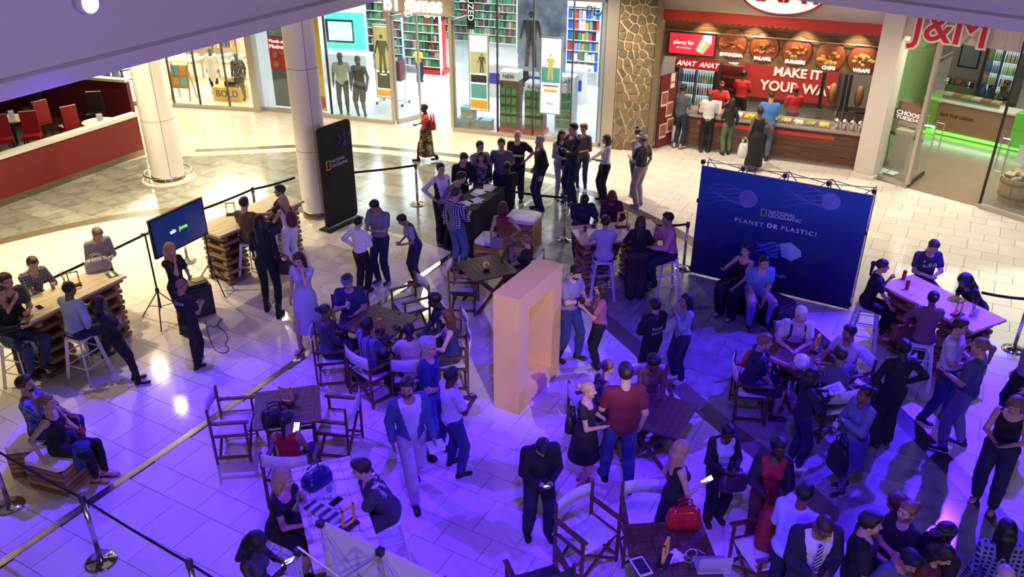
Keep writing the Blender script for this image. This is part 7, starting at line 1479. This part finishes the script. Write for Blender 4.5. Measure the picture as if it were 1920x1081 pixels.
# ---- table with the ball
sit('white haired old man in a cream polo with rucksack straps', 1506, 577, -8, 'c', 'director chair under the white haired man', top=T_('polo', (.55, .52, .48), 'polo'), arms=('tablein', 'table'), skin='pale', hair=('short', 'white'), lean=10, look=(15, 10), build=1.12, parts=[backpack((.01, .012, .03))])
sit('man in a navy jacket with orange panels at the ball table', 1437, 626, 82, 'c', 'director chair under the navy and orange jacket man', top=T_('tee', (.012, .016, .045)), arms=('reach', 'lap'), hair=('short', 'sandy'), lean=10, build=1.08, bottom=T_('shorts', NV), parts=[lambda J: MB().tube([J['tf']((-.16, -.10, .40)), J['tf']((-.17, -.12, .25)), J['tf']((-.14, -.11, .12))], [.03, .05, .04], 8).build('orange_panel', mat('panel_orange', (.5, .12, .02), .7), J['root'], True)])
sit('man in an open white shirt at the right of the ball table', 1594, 609, -72, 'c', 'director chair under the open white shirt man', top=T_('polo', (.55, .54, .54), 'polo'), arms=('tablein', 'table'), hair=('short', 'dark'), skin='tan', lean=10)
sit('man in a dark striped shirt at the ball table, back turned', 1577, 650, 195, 'c', 'director chair under the striped shirt man', top=T_('tee', stripes('shirt_stripes', [(0, (.03, .03, .06)), (.6, (.20, .20, .28))], 14, 'X')), arms=('table', 'table'), hair=('short', 'brown'), skin='tan', lean=8, build=1.1)
J = person('woman with long braids in a dark outfit and white trainers holding a drink', 1525, 690, 872, fx=1497, face=95, fem=1, top=T_('long', (.015, .012, .03)), bottom=T_('jeans', NV), arms=('drink', 'drink'), skin='deep', hair=('long', 'black'), shoes=('shoe', WT, 1)); hold(J, 1, 'cup', 'white lidded drink with straw of the woman with braids', WT); hold(J, -1, 'paper', 'white paper held by the woman with braids')
J = person('woman in a long denim dress with white trainers holding a drink', 1625, 723, 918, fx=1570, face=-75, fem=1, top=T_('coat', (.10, .15, .24), 'coat'), bottom=T_('leggings', (.2, .2, .28)), arms=('drink', 'hold'), skin='brown', hair=('pony', 'black'), shoes=('shoe', BW, 1), feet=((.08, .10, .075), (.08, -.06, .075))); hold(J, 1, 'cup', 'clear cup held by the woman in the denim dress', (.5, .5, .55)); worn_bag(J, 'black tote bag hanging from the woman in the denim dress', BK, (-.1, .28, -.45), (.32, .14, .38))
# ---- between the yellow box and the backdrop
person('bearded man in a grey tee and jeans beside the giant yellow frame', 1086, 500, 683, fx=1075, face=48, top=T_('tee', (.22, .21, .24)), bottom=T_('jeans', JN), arms=('hold', 'phone'), look=(0, 28), beard='dark', hair=('short', 'dark'), build=1.12, feet=((.13, .10, .075), (.14, -.10, .075)), shoes=('boot', BW))
J = person('woman in a dusty pink blouse with long auburn hair holding a camera', 1127, 528, 692, fx=1118, face=-95, fem=1, top=T_('tee', (.36, .13, .13)), bottom=T_('jeans', BK), arms=('drink', 'drink'), hair=('long', 'brown'), shoes=('shoe', LG_, 1)); p = handpos(J, 1); t = thing('camera', 'small black camera held by the woman in dusty pink', 'camera', p, 0); MB().box((0, 0, .02), (.12, .06, .08)).build('body', M_black, t); MB().cyl((0, -.03, .02), (0, -.08, .02), .03, n=12).build('lens', M_black, t)
person('man in a black hoodie with a white back print', 1229, 560, 712, fx=1218, face=-155, top=T_('hoodie', BK), bottom=T_('jeans', BK), arms=('hold', 'hold'), hair=('curly', 'black'), skin='tan', parts=[glasses, shirt_print(['Fettuc', '====='], .085, .30, True, rot=.12)])
J = person('woman with very long black hair in a denim jacket drinking', 1287, 550, 712, fx=1278, face=-68, fem=1, top=T_('long', (.22, .26, .38)), bottom=T_('jeans', NV), arms=('chin', 'chin'), hair=('long', 'black'), skin='tan', shoes=('shoe', WT, 1))
sit('woman in a tan strappy top sitting at the table beyond the burgundy man', 1228, 672, 2, 'c', 'director chair under the woman in tan', fem=1, top=T_('tank', (.25, .15, .09), 'strap'), arms=('tablein', 'tablein'), skin='brown', hair=('afro', 'black'), lean=14, look=(0, 20), build=1.1)
sit('woman with a plaited bun in a dark floral top leaning at the table', 1143, 674, 115, 'c', 'director chair under the woman with the plaited bun', fem=1, top=('tank', 'x', floral('top_dark_floral', [(0, (.02, .015, .03)), (.55, (.16, .08, .12))], 15)), arms=('table', 'table'), hair=('bun', 'sandy'), lean=22)
J = person('blonde woman in a short black dress and red sandals', 1104, 716, 908, fx=1098, face=72, fem=1, top=T_('dress', BK, 'cap'), bottom=None, arms=('hold', 'hold'), hair=('bun', 'blonde'), shoes=('heel', (.35, .03, .03)), build=1.08); worn_bag(J, 'black shoulder bag behind the blonde woman in the short dress', BK, (-.06, -.22, -.06), (.26, .12, .24))
person('man in a burgundy tee and blue jeans, back turned, in the centre', 1174, 681, 912, fx=1160, face=188, top=T_('tee', (.12, .006, .025)), bottom=T_('jeans', (.035, .06, .18)), arms=('hold', 'down'), hair=('short', 'dark'), build=1.12, feet=((.12, .16, .075), (.12, -.10, .075)), shoes=('shoe', BK, 1))
# ---- ringed table left of the giant frame
J = sit('man in a flat cap and dark blue shirt at the ringed table', 649, 516, 12, 'c', 'director chair under the flat cap man', top=T_('tee', (.03, .04, .10)), arms=('hold', 'drink'), hair=('short', 'dark'), hat=('flatcap', (.10, .11, .18)), look=(-15, 15), build=1.05); hold(J, 1, 'cup', 'small cup held by the flat cap man', (.5, .5, .5))
sit('dark haired woman in a grey waistcoat at the ringed table', 609, 570, 100, 'c', 'director chair under the woman in the grey waistcoat', fem=1, top=[T_('long', DG), T_('vest', (.07, .08, .11))], arms=('table', 'lap'), skin='brown', hair=('bun', 'black'))
sit('man in a shirt with orange and blue stripes at the ringed table', 687, 594, 135, 'c', 'director chair under the orange and blue stripe man', top=('tee', 'x', stripes('shirt_orange_blue', [(0, (.03, .05, .30)), (.3, (.10, .12, .22)), (.5, (.55, .14, .10)), (.8, (.05, .16, .40))], 2.6, 'X')), arms=('table', 'table'), skin='deep', hair=('short', 'black'))
sit('woman in a cream blouse at the ringed table, back turned', 766, 606, 188, 'c', 'director chair under the woman in cream', fem=1, top=T_('tee', (.55, .47, .38)), arms=('table', 'table'), skin='deep', hair=('short', 'black'), build=1.12)
sit('man in a navy shirt leaning in at the right of the ringed table', 812, 549, -78, 'c', 'director chair under the leaning navy shirt man', top=T_('long', (.015, .018, .035)), arms=('table', 'tablein'), skin='deep', hair=('short', 'black'), lean=22)
sit('woman with long brown hair in a blue tank at the ringed table', 836, 580, -85, 'c', 'director chair under the woman in the blue tank', fem=1, top=T_('tank', (.02, .03, .14)), arms=('table', 'table'), hair=('long', 'auburn'), lean=8)
J = person('grey curly haired man in a dark blue shirt standing with a beer', 803, 633, 850, fx=817, face=72, top=T_('tee', (.015, .03, .12)), bottom=T_('jeans', (.05, .08, .22)), arms=('down', 'hold'), hair=('curly', 'grey'), parts=[glasses], feet=((.12, .06, .075), (.10, -.06, .075)), shoes=('boot', BW)); hold(J, 1, 'cup', 'glass of beer held by the grey curly haired man', (.5, .35, .12))
person('man in a white tee and jeans, back turned, in the centre left', 846, 689, 884, fx=872, face=125, top=T_('tee', (.62, .58, .60)), bottom=T_('jeans', (.03, .05, .13)), arms=('hold', 'hold'), skin='dark', hair=('short', 'black'), feet=((.16, .05, .075), (.15, .02, .075)), shoes=('shoe', BK, 1), build=1.08)
J = person('man in a blue blazer and pale trousers striding with a white box', 762, 709, 930, fx=775, face=24, pose='walk', top=[T_('inner', (.62, .60, .60)), T_('jacket', (.06, .09, .20))], bottom=T_('trousers', (.46, .42, .40)), arms=('swingf', 'down'), hair=('short', 'dark'), beard='dark', skin='tan', look=(-25, 5), shoes=('shoe', BK)); p = handpos(J, -1); t = thing('takeaway_box', 'white takeaway box carried by the man in the blue blazer', 'box', (p.x, p.y, p.z-.04), .4); MB().box((0, 0, 0), (.2, .15, .06)).build('tray', M_wwall, t); MB().box((0, 0, .035), (.21, .16, .012)).build('lid', M_wwall, t)
# ---- bag table and veined bar table
J = sit('woman in a red vest top at the bag table looking at her phone', 537, 768, 178, 'c', 'director chair under the woman in the red vest top', fem=1, top=T_('tank', (.36, .015, .025)), arms=('table', 'phone'), hair=('pony', 'black'), skin='tan', look=(0, 20), build=1.08); hold(J, 1, 'phonelit', 'glowing phone of the woman in the red vest top')
sit('woman with short blonde hair in a black dress at the veined bar table', 531, 882, 80, 's', 'white metal stool under the short haired blonde woman', fem=1, top=T_('dress', BK, 'cap'), bottom=None, arms=('chin', 'table'), hair=('bob', 'blonde'), skin='fair', lean=12, build=1.1)
sit('man in a grey tee with white back lettering at the veined bar table', 672, 862, -72, 's', 'white metal stool under the man in the lettered grey tee', top=T_('tee', (.045, .045, .055)), bottom=T_('trousers', DG), arms=('tablein', 'table'), hair=('crop', 'dark'), lean=24, build=1.1, parts=[shirt_print(['my shirt', 'reads', 'sideways'], .075, .44, True, rot=-1.4)])
J = person('woman with long black hair and a lit phone at the bottom edge', 488, 1001, None, h=1.66, face=80, fem=1, top=T_('tank', DG), bottom=T_('jeans', BK), arms=('drink', 'drink'), skin='deep', hair=('long', 'black'), look=(0, 25)); hold(J, -1, 'phonelit', 'glowing phone of the woman at the bottom edge')
# ---- foreground right
J = person('man in black with two phones standing in the foreground', 1020, 836, 1046, fx=1004, face=14, top=T_('long', BK), bottom=T_('trousers', (.012, .014, .04)), arms=('hold', 'hold'), hair=('short', 'black'), look=(-8, 45), lean=8, build=1.12, feet=((.13, .06, .075), (.13, -.02, .075)), shoes=('shoe', BK)); hold(J, -1, 'phone', 'dark phone in the left hand of the man with two phones'); hold(J, 1, 'phonelit', 'lit phone in the right hand of the man with two phones')
J = person('long haired blonde woman in a black off shoulder dress holding a phone', 1281, 826, None, h=1.66, face=98, fem=1, top=T_('dress', BK, 'strap'), bottom=None, arms=('down', 'hold'), hair=('long', 'blonde'), shoes=('heel', BK)); hold(J, 1, 'phonelit', 'bright phone held by the long haired blonde woman')
J = person('woman in a black blazer over a pale top with glasses', 1369, 799, 985, fx=1345, face=10, fem=1, top=[T_('inner', (.42, .44, .62)), T_('jacket', BK)], bottom=T_('trousers', BK), arms=('hold', 'hold'), skin='dark', hair=('short', 'black'), look=(0, 18), parts=[glasses]); worn_bag(J, 'dark purple bag carried by the woman in the black blazer', (.05, .012, .05), (-.10, .22, -.20), (.34, .16, .24))
J = person('smiling woman in a dark jacket over a red top', 1463, 822, None, h=1.70, face=-12, fem=1, top=[T_('inner', (.30, .01, .02)), T_('jacket', (.02, .012, .02))], bottom=T_('trousers', (.06, .01, .02)), arms=('hold', 'hold'), skin='deep', hair=('short', 'black'), look=(20, 5)); hold(J, 1, 'phone', 'phone in the hand of the smiling woman in red')
person('man in a pale blue shirt, back turned, in the foreground', 1514, 906, None, h=1.74, face=135, top=T_('shirt', (.42, .45, .66), 'rolled'), bottom=T_('trousers', NV), arms=('hold', 'hold'), hair=('short', 'black'), skin='brown', build=1.15, lean=8)
person('balding man in a dark suit and striped tie looking down', 1553, 980, None, h=1.76, face=0, top=[T_('inner', (.60, .58, .66)), T_('jacket', (.012, .013, .03))], bottom=T_('trousers', NV), arms=('hold', 'hold'), hair=('buzz', 'brown'), skin='brown', look=(0, 30), lean=6, build=1.15, parts=[glasses, necktie()])
person('man in a black shirt with an earring facing right in the foreground crowd', 1637, 962, None, h=1.74, face=70, top=T_('tee', BK), bottom=T_('trousers', BK), arms=('hold', 'hold'), hair=('crop', 'dark'), build=1.1)
person('short curly haired person in a brown floral top in the crowd', 1683, 926, None, h=1.55, face=-150, fem=1, top=('tee', 'x', floral('top_brown_floral', [(0, (.06, .02, .015)), (.55, (.2, .1, .06))], 15)), bottom=T_('trousers', BK), hair=('curly', 'auburn'), skin='tan')
person('blonde woman in a black tee with folded arms in the crowd', 1706, 941, None, h=1.66, face=-70, fem=1, top=T_('tee', BK), bottom=T_('trousers', BK), arms=('cross', 'cross'), hair=('bun', 'sandy'), build=1.15)
person('man in a dark and white cap in the crowd at the bottom right', 1777, 981, None, h=1.70, face=-75, top=T_('tee', BK), bottom=T_('trousers', BK), hair=('short', 'black'), hat=('cap', (.03, .03, .05)), skin='deep', arms=('hold', 'hold'))
person('dark haired person in a slate top at the bottom photo edge', 1719, 1043, None, h=1.66, face=20, top=T_('tee', (.08, .10, .16)), bottom=T_('trousers', BK), hair=('crop', 'black'), look=(0, 30), skin='tan')
person('person with swept dark hair in maroon at the bottom photo edge', 1785, 1030, None, h=1.64, face=40, fem=1, top=T_('long', (.10, .02, .035)), bottom=T_('trousers', BK), hair=('bob', 'dark'), look=(0, 30))
person('person in a navy top with a white diamond pattern at the right edge', 1893, 975, None, h=1.66, face=170, fem=1, top=('long', 'x', chk('diamond_navy', (.010, .012, .05), (.20, .24, .45), 6)), bottom=T_('trousers', BK), hair=('long', 'black'), skin='tan', build=1.12)
person('bald person cut off at the bottom right corner', 1893, 1063, None, h=1.62, face=0, top=T_('tee', (.05, .02, .04)), bottom=T_('trousers', BK), hair=None, skin='pale')
# ---- shop customers and staff
person('man in a slate shirt and dark jeans first in the grill queue', 1283, 158, 277, fx=1280, face=130, top=T_('tee', (.07, .08, .11)), bottom=T_('jeans', NV), arms=('hold', 'hold'), hair=('short', 'black'), skin='brown', shoes=('shoe', KH))
person('man in a white shirt and black trousers at the grill counter', 1334, 168, 284, fx=1318, face=165, top=T_('shirt', (.6, .6, .62)), bottom=T_('trousers', BK), arms=('hold', 'hold'), hair=None, skin='dark', hat=('cap', (.45, .02, .02)))
person('woman in a black leather jacket and green trousers at the grill counter', 1373, 184, 289, fx=1352, face=188, fem=1, top=T_('long', (.015, .018, .022)), bottom=T_('jeans', (.10, .16, .08)), arms=('hold', 'down'), hair=('long', 'dark'))
J = person('woman in a long black sleeveless dress carrying a white bag', 1427, 201, 318, fx=1413, face=172, fem=1, top=T_('gown', BK), bottom=None, arms=('down', 'hip'), hair=('short', 'black'), skin='brown', build=1.15, shoes=('sandal', BW)); p = handpos(J, -1); bag((p.x-.05, p.y, p.z-.45), 0, 'white plastic bag carried by the woman in the long black dress', (.7, .7, .7), (.28, .2, .36), .4, 'plastic_bag')
person('man in a bright blue tee and jeans at the grill counter', 1448, 170, 300, fx=1441, face=168, top=T_('tee', (.06, .20, .55)), bottom=T_('jeans', (.08, .12, .2)), arms=('hold', 'hold'), hair=('buzz', 'brown'), build=1.12)
RD = (.48, .015, .02)
person('grill worker in red with a cap serving at the till', 1354, 152, None, h=1.66, face=-10, top=T_('tee', RD), bottom=T_('trousers', BK), hair=('short', 'black'), hat=('cap', (.35, .02, .03)), skin='dark', arms=('table', 'table'), lean=8)
person('tall grill worker in red turned to the kitchen, left', 1396, 131, None, h=1.74, face=150, top=T_('tee', RD), bottom=T_('trousers', BK), hair=('short', 'black'), skin='dark', arms=('hold', 'hold'))
person('grill worker in red and red cap turned to the kitchen, right', 1494, 160, None, h=1.68, face=178, top=T_('tee', RD), bottom=T_('trousers', BK), hair=('short', 'black'), hat=('cap', (.40, .02, .02)), skin='dark', arms=('hold', 'hold'))
person('man in a navy tee browsing inside the games shop', 772, 42, 116, fx=775, face=165, top=T_('tee', (.02, .025, .06)), bottom=T_('trousers', DG), hair=('short', 'black'), skin='dark', build=1.15)
person('boy in a yellow tee inside the games shop', 784, 86, 137, fx=788, h=1.25, face=150, top=T_('tee', (.75, .55, .02)), bottom=T_('jeans', NV), hair=('short', 'black'), skin='dark', cat='child', vox=.02)
person('shop clerk in dark clothes behind the games shop counter', 984, 88, None, h=1.70, face=-20, top=T_('tee', DG), bottom=T_('trousers', BK), hair=('short', 'black'), skin='tan')
person('shopper in a white tee and jeans inside the boutique', 188, 100, 184, face=150, top=T_('tee', WT), bottom=T_('jeans', (.12, .2, .35)), h=1.75, hair=('short', 'black'), skin='dark')
person('shopper in black beside the white tee shopper in the boutique', 210, 105, 184, face=30, fem=1, top=T_('long', (.2, .26, .36)), bottom=T_('leggings', BK), hair=('long', 'black'))
person('woman bending at the counter inside the takeaway', 1888, 150, None, h=1.64, face=-80, fem=1, top=T_('long', DG), bottom=T_('trousers', BK), hair=('bun', 'black'), skin='dark', arms=('table', 'table'), lean=25)
SKIN['grey_plastic'] = (.11, .11, .11)
for (x, y, fy, f, lab, tp, bt) in ((636, 97, 217, 5, 'grey mannequin in a pale tee in the games shop window', T_('tee', (.42, .42, .38)), T_('leggings', DG)), (669, 103, 221, -15, 'grey mannequin in dark clothes in the games shop window', T_('tank', DG), T_('shorts', DG)), (392, 88, 166, 0, 'boutique mannequin in a white coat', T_('coat', WT), T_('leggings', BK)), (441, 98, 187, 5, 'boutique mannequin in a dark patterned suit', ('long', 'x', floral('mann_print', [(0, (.03, .03, .03)), (.5, (.2, .2, .19))], 20)), ('jeans', 'x', floral('mann_print2', [(0, (.04, .04, .03)), (.5, (.2, .2, .17))], 20)))):
    person(lab, x, y, fy, face=f, top=tp, bottom=bt, skin='grey_plastic', hair=None, shoes=('bare', BK), name='mannequin', cat='mannequin')
